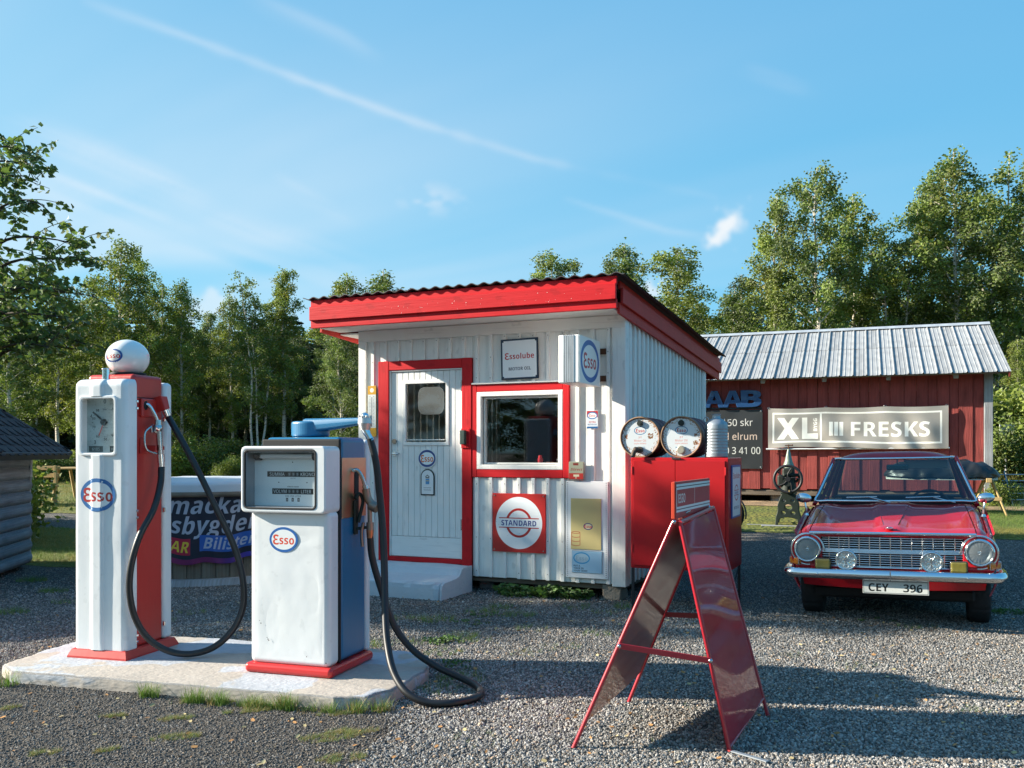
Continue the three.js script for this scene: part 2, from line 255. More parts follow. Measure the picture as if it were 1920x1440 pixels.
function pebbleTextures(n, count, seed, palette, base, rmin, rmax) {
  const r = rng(seed), col = document.createElement('canvas'), bmp = document.createElement('canvas'); col.width = col.height = bmp.width = bmp.height = n;
  const a = col.getContext('2d'), b = bmp.getContext('2d'); a.fillStyle = base; a.fillRect(0, 0, n, n); b.fillStyle = '#000'; b.fillRect(0, 0, n, n);
  for (let i = 0; i < count; i++) {
    const x = r() * n, y = r() * n, s = (rmin + (rmax - rmin) * r() ** 2), e = s * (0.6 + 0.4 * r()), ang = r() * 3.14, p = palette[Math.floor(r() * palette.length)], k = 0.7 + 0.6 * r(), h = 110 + 120 * r();
    const c = `rgb(${p.map((q) => Math.min(255, q * k) | 0).join()})`;
    for (const dx of [0, -n, n]) for (const dy of [0, -n, n]) {
      const X = x + dx, Y = y + dy; if (X < -s || Y < -s || X > n + s || Y > n + s) continue;
      a.fillStyle = c; a.beginPath(); a.ellipse(X, Y, s, e, ang, 0, 7); a.fill();
      for (const [q, v] of [[1, 0.45], [0.8, 0.75], [0.55, 1]]) { const g = (h * v) | 0; b.fillStyle = `rgb(${g},${g},${g})`; b.beginPath(); b.ellipse(X, Y, s * q, e * q, ang, 0, 7); b.fill(); }
    }
  }
  const T = (c, s) => { const t = new THREE.CanvasTexture(c); t.wrapS = t.wrapT = THREE.RepeatWrapping; if (s) t.colorSpace = THREE.SRGBColorSpace; return t; };
  return [T(col, true), T(bmp, false)];
}
const gravelPal = [[138, 138, 138], [118, 122, 128], [150, 146, 138], [100, 104, 110], [160, 150, 136], [128, 124, 118], [172, 170, 166], [88, 90, 94], [140, 122, 106]];
const [gravelCol, gravelBmp] = pebbleTextures(1024, 15000, 5, gravelPal, '#4a4a4a', 2.5, 8);
const [asphaltCol, asphaltBmp] = pebbleTextures(1024, 16000, 9, [[82, 80, 78], [70, 68, 66], [96, 92, 88], [60, 58, 56], [120, 114, 106], [76, 72, 66]], '#3a3836', 2, 6);
M.gravel = mat(0.68, 0.65, 0.61, { roughness: 0.95, map: gravelCol, bumpMap: gravelBmp, bumpScale: 0.012 });
M.asphalt = mat(1.0, 0.92, 0.82, { roughness: 0.9, map: asphaltCol, bumpMap: asphaltBmp, bumpScale: 0.007 });
const lawnMap = dataTex(512, (x, y) => { const a = fbm(x * 6, y * 6, 101, 5, 6, 6), f = fbm(x * 90, y * 90, 103, 2, 90, 90), k = 0.55 + 0.5 * f; return [k * lerp(0.42, 0.66, a), k * lerp(0.50, 0.60, a), k * lerp(0.16, 0.22, a)]; }, true);
M.lawn = mat(0.75, 0.75, 0.75, { roughness: 1, map: lawnMap, bumpMap: dataTex(256, (x, y) => fbm(x * 60, y * 60, 107, 2, 60, 60)), bumpScale: 0.03 });
const dirtMap = dataTex(256, (x, y) => { const a = fbm(x * 8, y * 8, 111, 5, 8, 8), k = 0.5 + 0.5 * a; return [k, k * 0.84, k * 0.64]; }, true);
M.dirt = mat(0.62, 0.62, 0.62, { roughness: 1, map: dirtMap, bumpMap: gravelBmp, bumpScale: 0.012 });
M.forestFloor = mat(0.35, 0.42, 0.20, { roughness: 1, map: lawnMap });

// one sheet to the horizon, finer towards the camera
{
  const sp = (t) => Math.sinh(t * 4.6) / Math.sinh(4.6) * 420;
  const g = grid(180, 180, (u, v) => { const [x, z] = along(sp(u * 2 - 1) + 1, sp(v * 2 - 1) + 9); return [x, terrain(x, z), z, x / 1.6, z / 1.6]; });
  structure('ground', g, M.gravel);
}
// sheets of other cover laid a little above: (along, back) limits with uneven edges
function sheet(name, material, t0, t1, d0, d1, lift, scale, seed, nu = 60, nv = 24, wob = 0.35) {
  const g = grid(nu, nv, (u, v) => {
    const e = wob * (fbm(u * (t1 - t0) * 0.8, v < 0.5 ? 1.3 : 7.7, seed, 4) - 0.5) * 2, f = wob * (fbm(v * (d1 - d0) * 0.8, u < 0.5 ? 3.3 : 9.7, seed + 5, 4) - 0.5) * 2;
    const [x, z] = along(lerp(t0, t1, u) + f, lerp(d0, d1, v) + e); return [x, terrain(x, z) + lift, z, x / scale, z / scale];
  });
  return structure(name, g, material);
}
sheet('lawn', M.lawn, -3.0, 34, 13.9, 17.2, 0.006, 2.5, 3, 160, 20, 0.22);
sheet('dirt', M.dirt, -3.0, 34, 17.1, 22.5, 0.014, 1.4, 13, 90, 20, 0.3);
sheet('lawn', M.lawn, -46, -7.6, 8.3, 11.9, 0.006, 2.5, 23, 90, 16, 0.5);
sheet('lawn', M.lawn, -46, -9.6, 13.4, 25.0, 0.010, 2.5, 33, 90, 30, 0.4);
sheet('meadow', M.lawn, -120, 120, 24.5, 46, 0.03, 3.1, 43, 120, 30, 0.8);
sheet('forest_floor', M.forestFloor, -300, 300, 45, 330, 0.05, 3.7, 53, 80, 40, 1.0);
// old asphalt in front of the pump island, uneven edge
{
  const edge = [[-6.5, -7.0], [-4.2, -6.35], [-3.2, -6.05], [-2.3, -5.7], [-1.4, -5.45], [-0.72, -5.0], [-0.60, -4.72], [-0.66, -4.35], [-0.74, -4.0], [-0.95, -3.5], [-1.3, -2.6], [-1.6, -1.2], [-8, -1.2]];
  const pts = []; const r = rng(77);
  for (let i = 0; i < edge.length; i++) { const a = edge[i], b = edge[(i + 1) % edge.length], n = i < 11 ? 10 : 2; for (let k = 0; k < n; k++) { const t = k / n, w = i > 4 && i < 11 ? 0.10 : 0.03; pts.push([lerp(a[0], b[0], t) + (r() - 0.5) * w, -(lerp(a[1], b[1], t) + (r() - 0.5) * w)]); } }
  const g = new THREE.ShapeGeometry(poly(pts)); g.rotateX(-Math.PI / 2); g.computeVertexNormals();
  const p = g.attributes.position, uv = g.attributes.uv; for (let i = 0; i < p.count; i++) uv.setXY(i, p.getX(i) / 1.3, p.getZ(i) / 1.3);
  structure('asphalt', g, M.asphalt, [0, 0.004, 0]);
}
// loose stones of the gravel yard near the camera, too many to count
function inPoly(x, z, P) { let c = false; for (let i = 0, j = P.length - 1; i < P.length; j = i++) if ((P[i][1] > z) !== (P[j][1] > z) && x < ((P[j][0] - P[i][0]) * (z - P[i][1])) / (P[j][1] - P[i][1]) + P[i][0]) c = !c; return c; }
const islandOutline = [[-3.23, -5.74], [-3.08, -5.575], [-0.99, -4.985], [-0.80, -4.985], [-0.66, -5.16], [-0.52, -5.66], [-0.55, -6.0], [-0.72, -6.13], [-2.45, -6.62], [-2.92, -6.62], [-3.14, -6.35]];
const asphaltArea = [[-6.5, -7.0], [-2.3, -5.72], [-0.72, -5.0], [-0.62, -4.72], [-0.68, -4.35], [-0.76, -4.0], [-0.97, -3.5], [-1.6, -1.2], [-8, -1.2]];
function instanced(name, geo, material, list, parent = scene) {
  const m = new THREE.InstancedMesh(geo, material, list.length), o = new THREE.Object3D(), c = new THREE.Color(); m.name = parent === scene ? numbered(name) : name;
  list.forEach((q, i) => { o.position.set(q.p[0], q.p[1], q.p[2]); o.rotation.set(...(q.r ?? [0, 0, 0])); if (Array.isArray(q.s)) o.scale.set(...q.s); else o.scale.setScalar(q.s ?? 1); o.updateMatrix(); m.setMatrixAt(i, o.matrix); if (q.c) m.setColorAt(i, c.setRGB(...q.c)); });
  shade(m); parent.add(m); m.userData.kind = 'stuff'; return m;
}
{
  const stone = new THREE.IcosahedronGeometry(1, 1); { const p = stone.attributes.position; for (let i = 0; i < p.count; i++) { const k = 0.72 + 0.5 * vnoise(p.getX(i) * 1.7 + 5, p.getY(i) * 1.7 + p.getZ(i) * 2.3, 3); p.setXYZ(i, p.getX(i) * k, p.getY(i) * k * 0.75, p.getZ(i) * k); } stone.computeVertexNormals(); }
  const r = rng(11), list = [];
  for (let i = 0; i < 430000; i++) {
    const D = 3.0 + 8.2 * r() ** 1.15, u = (r() * 2 - 1) * 0.60, x = u * D * 1.05 + 0.05, z = -D;
    const onA = inPoly(x, z, asphaltArea); if (onA && r() > 0.62) continue;
    if (inPoly(x, z, islandOutline)) continue;
    if (D > 7.2 && r() > (11.2 - D) / 4) continue;
    const s = (onA && r() > 0.03) ? 0.003 + 0.0045 * r() : 0.0032 + 0.0056 * r() ** 1.7 + (r() < 0.003 ? 0.007 : 0), t = r(), k = onA ? (0.065 + 0.15 * r() ** 2.2) : (0.085 + 0.28 * r() ** 1.3) * (0.70 + 0.60 * fbm(x * 1.1, z * 1.1, 44, 4));
    list.push({ p: [x, terrain(x, z) + (onA ? 0.004 : 0.35 * s), z], r: [r() * 6, r() * 6, r() * 6], s, c: t < 0.08 ? [k * 1.35, k * 1.0, k * 0.72] : t < 0.16 ? [k * 1.5, k * 1.45, k * 1.35] : onA ? [k * 1.06, k * 0.95, k * 0.84] : [k * 1.04, k * 0.985, k * 0.92] });
  }
  tag(instanced('gravel', stone, mat(1, 1, 1, { roughness: 0.9 }), list), 'loose grey gravel stones covering the yard in front of the kiosk', 'gravel');
}
{ // dry leaves blown over the yard
  const r = rng(19), list = [], g = grid(2, 2, (u, v) => [(u - 0.5) * (1 - 0.7 * Math.abs(v - 0.5)), 0.25 * (u - 0.5) ** 2 + 0.1 * v, (v - 0.5) * 1.5]);
  for (let i = 0; i < 900; i++) { const D = 3.2 + 6 * r(), x = (r() * 2 - 1) * 0.58 * D, k = 0.6 + 0.8 * r(); if (inPoly(x, -D, islandOutline)) continue; list.push({ p: [x, terrain(x, -D) + 0.010, -D], r: [(r() - 0.5) * 0.9, r() * 6, (r() - 0.5) * 0.9], s: 0.008 + 0.012 * r(), c: r() < 0.6 ? [0.40 * k, 0.20 * k, 0.07 * k] : [0.45 * k, 0.36 * k, 0.18 * k] }); }
  tag(instanced('dry_leaves', g, mat(1, 1, 1, { roughness: 0.9, side: THREE.DoubleSide }), list), 'small dry brown leaves scattered over the gravel and asphalt', 'leaves');
}
// ------------------------------------------------------------------ the kiosk
const KIOSK = [1.065, 0, -8.62], KDEG = 24;
const kiosk = thing('kiosk', 'small white board-and-batten fuel station kiosk with red trim and sloping corrugated roof', 'kiosk', KIOSK, KDEG);
const KW = 2.95, KL = 3.57;
{
  const sub = (name, parent, pos) => { const g = new THREE.Group(); g.name = name; if (pos) g.position.set(...pos); parent.add(g); return g; };
  const cut = (x, y0, y1, w, holes) => {                        // vertical strip minus holes [x0,x1,y0,y1]
    let seg = [[y0, y1]];
    for (const [a, b, c, d] of holes) if (x + w / 2 > a + 0.004 && x - w / 2 < b - 0.004) seg = seg.flatMap(([p, q]) => (c >= q || d <= p ? [[p, q]] : [[p, Math.max(p, c)], [Math.min(q, d), q]].filter(([e, f]) => f - e > 0.02)));
    return seg;
  };
  const r = rng(4);
  // front wall
  const front = sub('front_wall', kiosk);
  const holes = [[-2.72, -1.606, 0, 2.387], [-1.606, -0.545, 1.165, 2.107]];
  const pitch = 0.1555;
  const lines = Array.from({ length: 19 }, (_, k) => -KW + k * pitch).concat([0, -2.722, -1.604, -0.547]).sort((a, b) => a - b);
  for (let k = 0; k + 1 < lines.length; k++) { // board edges, with a cut at each side of the openings
    const x0 = lines[k], x1 = lines[k + 1], xm = (x0 + x1) / 2; if (x1 - x0 < 0.006) continue;
    for (const [a, b] of cut(xm, 0.152 + 0.008 * r(), 2.62, 0.001, holes)) part('board', slab(x0 + 0.001, x1 - 0.001, a, b, -0.022 - 0.002 * r(), -0.002 * r()), M.white, front);
  }
  for (let k = 1; k < 19; k++) {
    const x0 = -KW + k * pitch;
    for (const [a, b] of cut(x0, 0.150 + 0.006 * r(), 2.62, 0.03, holes)) part('batten', slab(x0 - 0.019, x0 + 0.019, a, b, 0, 0.021 + 0.002 * r(), 0.004), M.white, front);
  }
  const nails = []; for (let k = 1; k < 19; k++) for (const y of [0.22, 0.55, 1.10, 2.18, 2.38, 2.58]) { const x = -KW + k * pitch; if (holes.some(([a, b, c, d]) => x > a - 0.02 && x < b + 0.02 && y > c && y < d) || r() < 0.25) continue; nails.push(new THREE.CircleGeometry(0.0045, 7).translate(x + 0.006 * (r() - 0.5), y + 0.02 * (r() - 0.5), 0.0242)); }
  part('nail_heads', nails, M.rust, front).userData.kind = 'stuff';
  part('corner_board', slab(-0.11, 0.024, 0.14, 2.62, 0.001, 0.027, 0.004), M.white, front);
  part('corner_board', slab(-KW - 0.022, -KW + 0.075, 0.17, 2.62, 0.001, 0.027, 0.004), M.white, front);
  part('frieze_board', slab(-KW - 0.022, 0.024, 2.605, 2.725, 0.004, 0.030, 0.004, 'x'), M.white, front);
  // inner lining with the same openings
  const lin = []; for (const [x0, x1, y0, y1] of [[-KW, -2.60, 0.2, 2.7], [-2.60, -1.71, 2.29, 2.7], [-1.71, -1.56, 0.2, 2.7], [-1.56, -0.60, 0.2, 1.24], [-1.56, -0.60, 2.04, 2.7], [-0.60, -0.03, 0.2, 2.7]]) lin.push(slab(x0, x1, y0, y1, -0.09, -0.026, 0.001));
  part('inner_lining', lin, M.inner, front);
  // right wall: runs back from the corner
  const rightW = sub('right_wall', kiosk), topAt = (s) => 2.70 - 0.062 * s;
  for (let k = 0; k < 23; k++) {
    const s0 = k * pitch, s1 = Math.min(s0 + pitch, KL), sm = (s0 + s1) / 2; if (s0 > KL) break;
    part('board', slab(-0.022, -0.002 * r(), 0.15 + 0.008 * r(), topAt(sm), -s1 + 0.001, -s0 - 0.001), M.white, rightW);
    if (k > 0) part('batten', slab(0, 0.022, 0.148, topAt(s0), -s0 - 0.019, -s0 + 0.019, 0.004), M.white, rightW);
  }
  part('corner_board', slab(0.001, 0.025, 0.14, 2.68, -0.10, 0.0005, 0.004), M.white, rightW);
  part('corner_board', slab(0.001, 0.025, 0.14, topAt(KL), -KL, -KL + 0.10, 0.004), M.white, rightW);
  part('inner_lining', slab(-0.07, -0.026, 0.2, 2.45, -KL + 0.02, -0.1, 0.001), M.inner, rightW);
  // left and rear walls
  const leftW = sub('left_wall', kiosk);
  for (let k = 0; k < 23; k++) { const s0 = k * pitch, s1 = Math.min(s0 + pitch, KL); part('board', slab(-KW - 0.001, -KW + 0.02, 0.16, topAt((s0 + s1) / 2), -s1 + 0.001, -s0 - 0.024), M.white, leftW); if (k) part('batten', slab(-KW - 0.022, -KW - 0.001, 0.16, topAt(s0), -s0 - 0.019, -s0 + 0.019), M.white, leftW); }
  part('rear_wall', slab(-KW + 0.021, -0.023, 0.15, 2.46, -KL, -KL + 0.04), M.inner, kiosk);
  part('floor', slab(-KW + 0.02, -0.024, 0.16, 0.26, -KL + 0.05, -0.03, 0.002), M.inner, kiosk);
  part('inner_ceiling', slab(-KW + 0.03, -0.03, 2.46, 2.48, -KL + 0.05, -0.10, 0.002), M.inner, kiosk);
  // soffit and fascia
  const XL = -3.245, XR = 0.030, ZF = 0.50, ZB = -4.15, slope = 0.060;
  part('soffit', slab(XL + 0.02, XR - 0.02, 2.728, 2.745, 0.0, ZF - 0.03, 0.002, 'x'), M.white, kiosk);
  part('soffit', slab(XL + 0.02, -KW - 0.024, 2.70, 2.715, -KL, -0.001, 0.002).translate(0, 0, 0), M.white, kiosk, [0, 0, 0]);
  const fa = sub('front_fascia', kiosk);
  part('fascia_board', slab(XL, XR + 0.055, 2.925, 3.005, ZF - 0.022, ZF + 0.006, 0.004, 'x'), M.red, fa);
  part('fascia_board', slab(XL, XR + 0.056, 2.790, 2.935, ZF + 0.0065, ZF + 0.034, 0.005, 'x'), M.red, fa);
  part('fascia_board', slab(XL, XR + 0.054, 2.712, 2.800, ZF - 0.024, ZF + 0.006, 0.004, 'x').translate(0, 0, -0.0005), M.red, fa);
  const fl = []; for (let k = 0; k < 34; k++) fl.push(new THREE.CircleGeometry(0.0015 + 0.003 * r() * r(), 6).translate(lerp(XL + 0.1, XR, 0.25 + 0.75 * r()), 2.80 + 0.10 * r(), ZF + 0.0352)); part('paint_flecks', fl, M.white, fa).userData.kind = 'stuff';
  const L = ZF - ZB, ang = Math.atan(slope);
  for (const [nm, x, s, m] of [['right_fascia', XR, 1, M.redRough], ['left_fascia', XL, -1, M.redRough]]) {
    const f = sub(nm, kiosk, [x, 0, ZF]); f.rotation.x = -ang;
    for (const [y0, y1, o, t] of [[2.930, 3.005, 0, 0.026], [2.795, 2.938, 0.0265, 0.028], [2.700, 2.803, -0.002, 0.026]]) part('fascia_board', slab(s > 0 ? o : -o - t, s > 0 ? o + t : -o, y0, y1, -L, -0.0255, 0.004), m, f);
  }
  part('rear_fascia', slab(XL + 0.03, XR - 0.001, 2.42, 2.72, ZB - 0.02, ZB, 0.004, 'x'), M.redRough, kiosk);
  part('roof_deck', slab(XL + 0.03, XR - 0.004, 0, 0.03, -L + 0.03, -0.03).translate(0, 0, 0), M.oldWood, kiosk, [0, 2.93, ZF], [-ang, 0, 0]);
  // corrugated roof sheet
  const w = XR - XL + 0.21, wave = (x) => 0.0105 * Math.cos((x / 0.131) * 2 * Math.PI), NX = 26 * 12;
  const top = grid(NX, 6, (u, v) => { const x = u * w; return [XL - 0.07 + x, wave(x) + 0.006 + 0.006 * Math.sin(v * 9 + x), lerp(0.045, -L - 0.05, v), x, v * L]; });
  const bot = grid(NX, 6, (u, v) => { const x = u * w; return [XL - 0.07 + x, wave(x) - 0.002 + 0.006 * Math.sin(v * 9 + x), lerp(0.045, -L - 0.05, v), x, v * L]; }, { flip: true });
  const edge = grid(NX, 1, (u, v) => { const x = u * w; return [XL - 0.07 + x, wave(x) - 0.002 + 0.008 * v + 0.006 * Math.sin(x), 0.045, x, v * 0.01]; });
  part('corrugated_roof', [top, bot, edge], M.roofDark, kiosk, [0, 3.015, ZF], [-ang, 0, 0]);

  // ---- door
  const trim = sub('door_trim', kiosk);
  part('trim_board', slab(-2.719, -2.588, 0.262, 2.387, 0.001, 0.032, 0.005), M.red, trim);
  part('trim_board', slab(-1.716, -1.606, 0.235, 2.387, 0.001, 0.032, 0.005), M.red, trim);
  part('trim_board', slab(-2.5875, -1.7165, 2.288, 2.385, 0.001, 0.031, 0.005, 'x'), M.red, trim);
  part('threshold', slab(-2.5875, -1.7165, 0.268, 0.318, -0.02, 0.030, 0.005, 'x'), M.red, trim);
  const door = sub('door', kiosk);
  part('door_frame', [slab(-2.587, -2.572, 0.32, 2.287, -0.05, 0.020), slab(-1.732, -1.717, 0.32, 2.287, -0.05, 0.020), slab(-2.5715, -1.7325, 2.272, 2.287, -0.05, 0.019)], M.white, door);
  const X0 = -2.569, X1 = -1.735, gl = [-2.415, -1.885, 1.50, 2.165]; const n = 12, pw = (X1 - X0) / n;
  for (let k = 0; k < n; k++) for (const [a, b] of cut(X0 + (k + 0.5) * pw, 0.535, 2.268, pw, [gl])) part('plank', slab(X0 + k * pw + 0.0012, X0 + (k + 1) * pw - 0.0012, a, b, -0.03, 0.004, 0.005), M.door, door);
  part('door_core', [slab(X0, gl[0] + 0.01, 0.325, 2.268, -0.045, -0.031), slab(gl[1] - 0.01, X1, 0.325, 2.268, -0.045, -0.031), slab(gl[0] + 0.011, gl[1] - 0.011, 0.325, gl[2] + 0.01, -0.045, -0.031), slab(gl[0] + 0.011, gl[1] - 0.011, gl[3] - 0.01, 2.268, -0.045, -0.031)], M.inner, door);
  part('kick_board', slab(X0, X1, 0.322, 0.532, -0.03, 0.012, 0.004, 'x'), M.door, door);
  part('window_frame', frame(gl[1] - gl[0] + 0.02, gl[3] - gl[2] + 0.02, 0.036, 0.034, 0, 0.004), M.door, door, [(gl[0] + gl[1]) / 2, (gl[2] + gl[3]) / 2, -0.018]);
  const dg = part('glass', plane(gl[1] - gl[0] - 0.05, gl[3] - gl[2] - 0.05), M.glass, door, [(gl[0] + gl[1]) / 2, (gl[2] + gl[3]) / 2, -0.008]);
  part('sill_strip', slab(-2.38, -1.93, 1.545, 1.556, -0.003, 0.004, 0.002, 'x'), M.white, door);
  part('window_sticker', extrude(rrect(0.31, 0.29, 0.09), 0.002, 0), mat(0.10, 0.105, 0.10, { roughness: 0.8 }), door, [-2.10, 1.96, -0.016]);
  part('door_lock', cyl(0.026, 0.026, 0.016, 20).rotateX(Math.PI / 2), M.brass, door, [-2.53, 1.535, 0.012]);
  const hd = part('door_handle', [cyl(0.024, 0.024, 0.012, 20).rotateX(Math.PI / 2).translate(0, 0, 0.006), rod([0, 0, 0.01], [0, 0, 0.05], 0.008), tube([[0, 0, 0.05], [0.04, 0, 0.055], [0.085, 0.002, 0.05]], 0.009, 10)], M.chrome, door, [-2.53, 1.405, 0.004]);
  for (const y of [0.62, 2.05]) part('hinge', rod([-1.727, y, 0.014], [-1.727, y + 0.11, 0.014], 0.010), M.steel, door);
  // ---- window
  const win = sub('window', kiosk);
  part('trim_board', slab(-1.6055, -1.548, 1.166, 2.105, 0.001, 0.026, 0.005), M.red, win);
  part('trim_board', slab(-0.611, -0.545, 1.166, 2.105, 0.001, 0.029, 0.005), M.red, win);
  part('trim_board', slab(-1.5475, -0.6115, 2.032, 2.104, 0.001, 0.027, 0.005, 'x'), M.red, win);
  part('trim_board', slab(-1.5475, -0.6115, 1.167, 1.246, 0.001, 0.027, 0.005, 'x'), M.red, win);
  part('drip_board', slab(-1.60, -0.53, 2.1075, 2.126, 0.001, 0.045, 0.004, 'x'), M.white, win);
  part('window_frame', frame(0.934, 0.784, 0.048, 0.05, 0, 0.005), M.white, win, [-1.0795, 1.639, -0.02]);
  part('inner_frame', frame(0.835, 0.686, 0.020, 0.05, 0, 0.004), M.white, win, [-1.0795, 1.639, -0.075]);
  part('pane', plane(0.835, 0.685), M.glass, win, [-1.0795, 1.639, -0.012]);
  part('pane', plane(0.80, 0.65), M.glass, win, [-1.0795, 1.639, -0.055]);
  part('inner_sill', slab(-1.56, -0.60, 1.20, 1.238, -0.26, -0.092, 0.003, 'x'), M.oldWood, win);
  // ---- supports under the kiosk
  const rr = rng(31);
  for (const [x, z, w2, d2, h2] of [[-0.13, -0.14, 0.20, 0.24, 0.16], [-0.88, -0.26, 0.24, 0.2, 0.155], [-1.55, -0.3, 0.16, 0.2, 0.155], [-2.8, -0.2, 0.2, 0.24, 0.17], [-0.14, -1.3, 0.22, 0.3, 0.155], [-0.14, -2.4, 0.22, 0.3, 0.155], [-0.14, -3.4, 0.22, 0.3, 0.155], [-2.8, -3.4, 0.2, 0.24, 0.16]]) {
    const g = rbox(w2, h2, d2, 0.025, 4), p = g.attributes.position; for (let i = 0; i < p.count; i++) { const k = (fbm(p.getX(i) * 18 + x * 7, p.getY(i) * 18 + p.getZ(i) * 15, 61, 3) - 0.5) * 0.03; p.setXYZ(i, p.getX(i) + k, p.getY(i), p.getZ(i) - k); } g.computeVertexNormals(); boxUV(g);
    part('foundation_block', g, M.block, kiosk, [x, h2 / 2 - 0.006, z]);
  }
  part('floor_beam', [slab(-KW + 0.02, -0.03, 0.10, 0.158, -0.12, -0.05, 0.004, 'x'), slab(-0.10, -0.03, 0.10, 0.157, -KL + 0.1, -0.121, 0.004)], M.oldWood, kiosk);
}
// concrete step in front of the kiosk's door
const kioskPoint = (x, y, z) => { const a = KDEG * Math.PI / 180, c = Math.cos(a), s = Math.sin(a); return [KIOSK[0] + x * c - z * s, y, KIOSK[2] + x * s + z * c]; };
{
  const st = thing('doorstep', 'rough grey concrete step with two levels below the kiosk door', 'step', kioskPoint(-2.2, 0, 0.02), KDEG);
  const prof = [[0, 0.268], [0.10, 0.272], [0.20, 0.268], [0.235, 0.255], [0.25, 0.225], [0.28, 0.195], [0.35, 0.180], [0.50, 0.172], [0.60, 0.165], [0.64, 0.145], [0.655, 0.11], [0.66, 0.05], [0.662, -0.02]];
  const g = grid(28, prof.length - 1, (u, v, i, j) => { const x = lerp(-0.62, 0.60, u), e = Math.min(u, 1 - u), round = e < 0.07 ? (1 - e / 0.07) ** 2 : 0, [z, y] = prof[j]; const k = (fbm(x * 6, z * 6 + y * 4, 15, 4) - 0.5); return [x, y + 0.018 * k - 0.02 * round * (y > 0.1 ? 1 : 0), z * (1 - 0.09 * round) + 0.02 * k, x, z + y]; }, { flip: true });
  const side = (s) => extrude(poly([[0, -0.02], ...prof.map(([z, y]) => [z, y - 0.004])]), 0.02, 0.004).rotateY(-Math.PI / 2).translate(s > 0 ? 0.60 : -0.60, 0, 0);
  part('tread', [g, side(1), side(-1)].map((q) => boxUV(q.index ? q.toNonIndexed() : q)).map((q) => { q.computeVertexNormals(); return q; }), M.stepConcrete, st);
}
// things fixed to the kiosk, each a thing of its own
function onKiosk(o, x, y, z = 0.024, tilt = 0) { o.position.set(...kioskPoint(x, y, z)); o.rotation.set(0, -KDEG * Math.PI / 180, 0); if (tilt) o.rotateZ(tilt); return o; }
const RED = '#c41f1c', BLUE = '#1d4f96', NAVY = '#16233f';
{
  const f = faceMat(400, 400, (x, w, h) => { x.fillStyle = '#13233f'; x.fillRect(0, 0, w, h); x.fillStyle = '#e6e9ea'; x.fillRect(16, 16, w - 32, h - 32); x.fillStyle = '#13233f'; for (const [a, b] of [[16, 16], [384, 16], [16, 384], [384, 384]]) { x.fillRect(a - 14, b - 14, 28, 28); }
    x.save(); x.translate(200, 168); x.fillStyle = '#b41c22'; x.textBaseline = 'alphabetic'; x.font = `bold 74px ${SANS}`; const ws = x.measureText('ssolube').width; x.font = `bold 92px ${SANS}`; const we = x.measureText('3').width; const x0 = -(ws + we) / 2; x.save(); x.translate(x0 + we, 34); x.scale(-1, 1); x.fillText('3', 0, 0); x.restore(); x.font = `bold 74px ${SANS}`; x.fillText('ssolube', x0 + we, 30); x.restore();
    text(x, 'MOTOR OIL', 44, 200, 296, '#13233f'); speck(x, w, h, 60, 3, 'rgba(90,80,70,0.25)', 2); });
  onKiosk(sign('enamel_sign', 'square white motor oil sign with dark blue border above the kiosk window', 'sign', 0.405, 0.405, f, null, M.black), -1.068, 2.350, 0.026, 0.02);
}
{
  const f = faceMat(512, 560, (x, w, h) => { x.fillStyle = '#b8201b'; x.fillRect(0, 0, w, h); x.fillStyle = '#e4e8ea'; x.beginPath(); x.ellipse(w / 2, h / 2, 226, 250, 0, 0, 7); x.fill(); x.strokeStyle = '#b8201b'; x.lineWidth = 22; x.beginPath(); x.ellipse(w / 2, h / 2, 116, 130, 0, 0, 7); x.stroke(); x.fillStyle = '#e4e8ea'; x.fillRect(60, h / 2 - 44, w - 120, 88); x.fillStyle = '#b8201b'; x.fillRect(62, h / 2 - 50, w - 124, 9); x.fillRect(62, h / 2 + 41, w - 124, 9); text(x, 'STANDARD', 72, w / 2, h / 2 + 2, '#1a2f7e', { sx: 0.93 }); speck(x, w, h, 30, 8, 'rgba(60,30,20,0.5)', 3); });
  const s = onKiosk(sign('enamel_sign', 'square red sign with white disc and ring under the kiosk window', 'sign', 0.575, 0.585, f, null, M.red), -1.076, 0.716, 0.024);
  for (const [a, b] of [[-0.265, 0.27], [0.265, 0.27], [-0.265, -0.27], [0.265, -0.27]]) part('screw', cyl(0.007, 0.007, 0.006, 10).rotateX(Math.PI / 2), M.steel, s, [a, b, 0.015]);
}
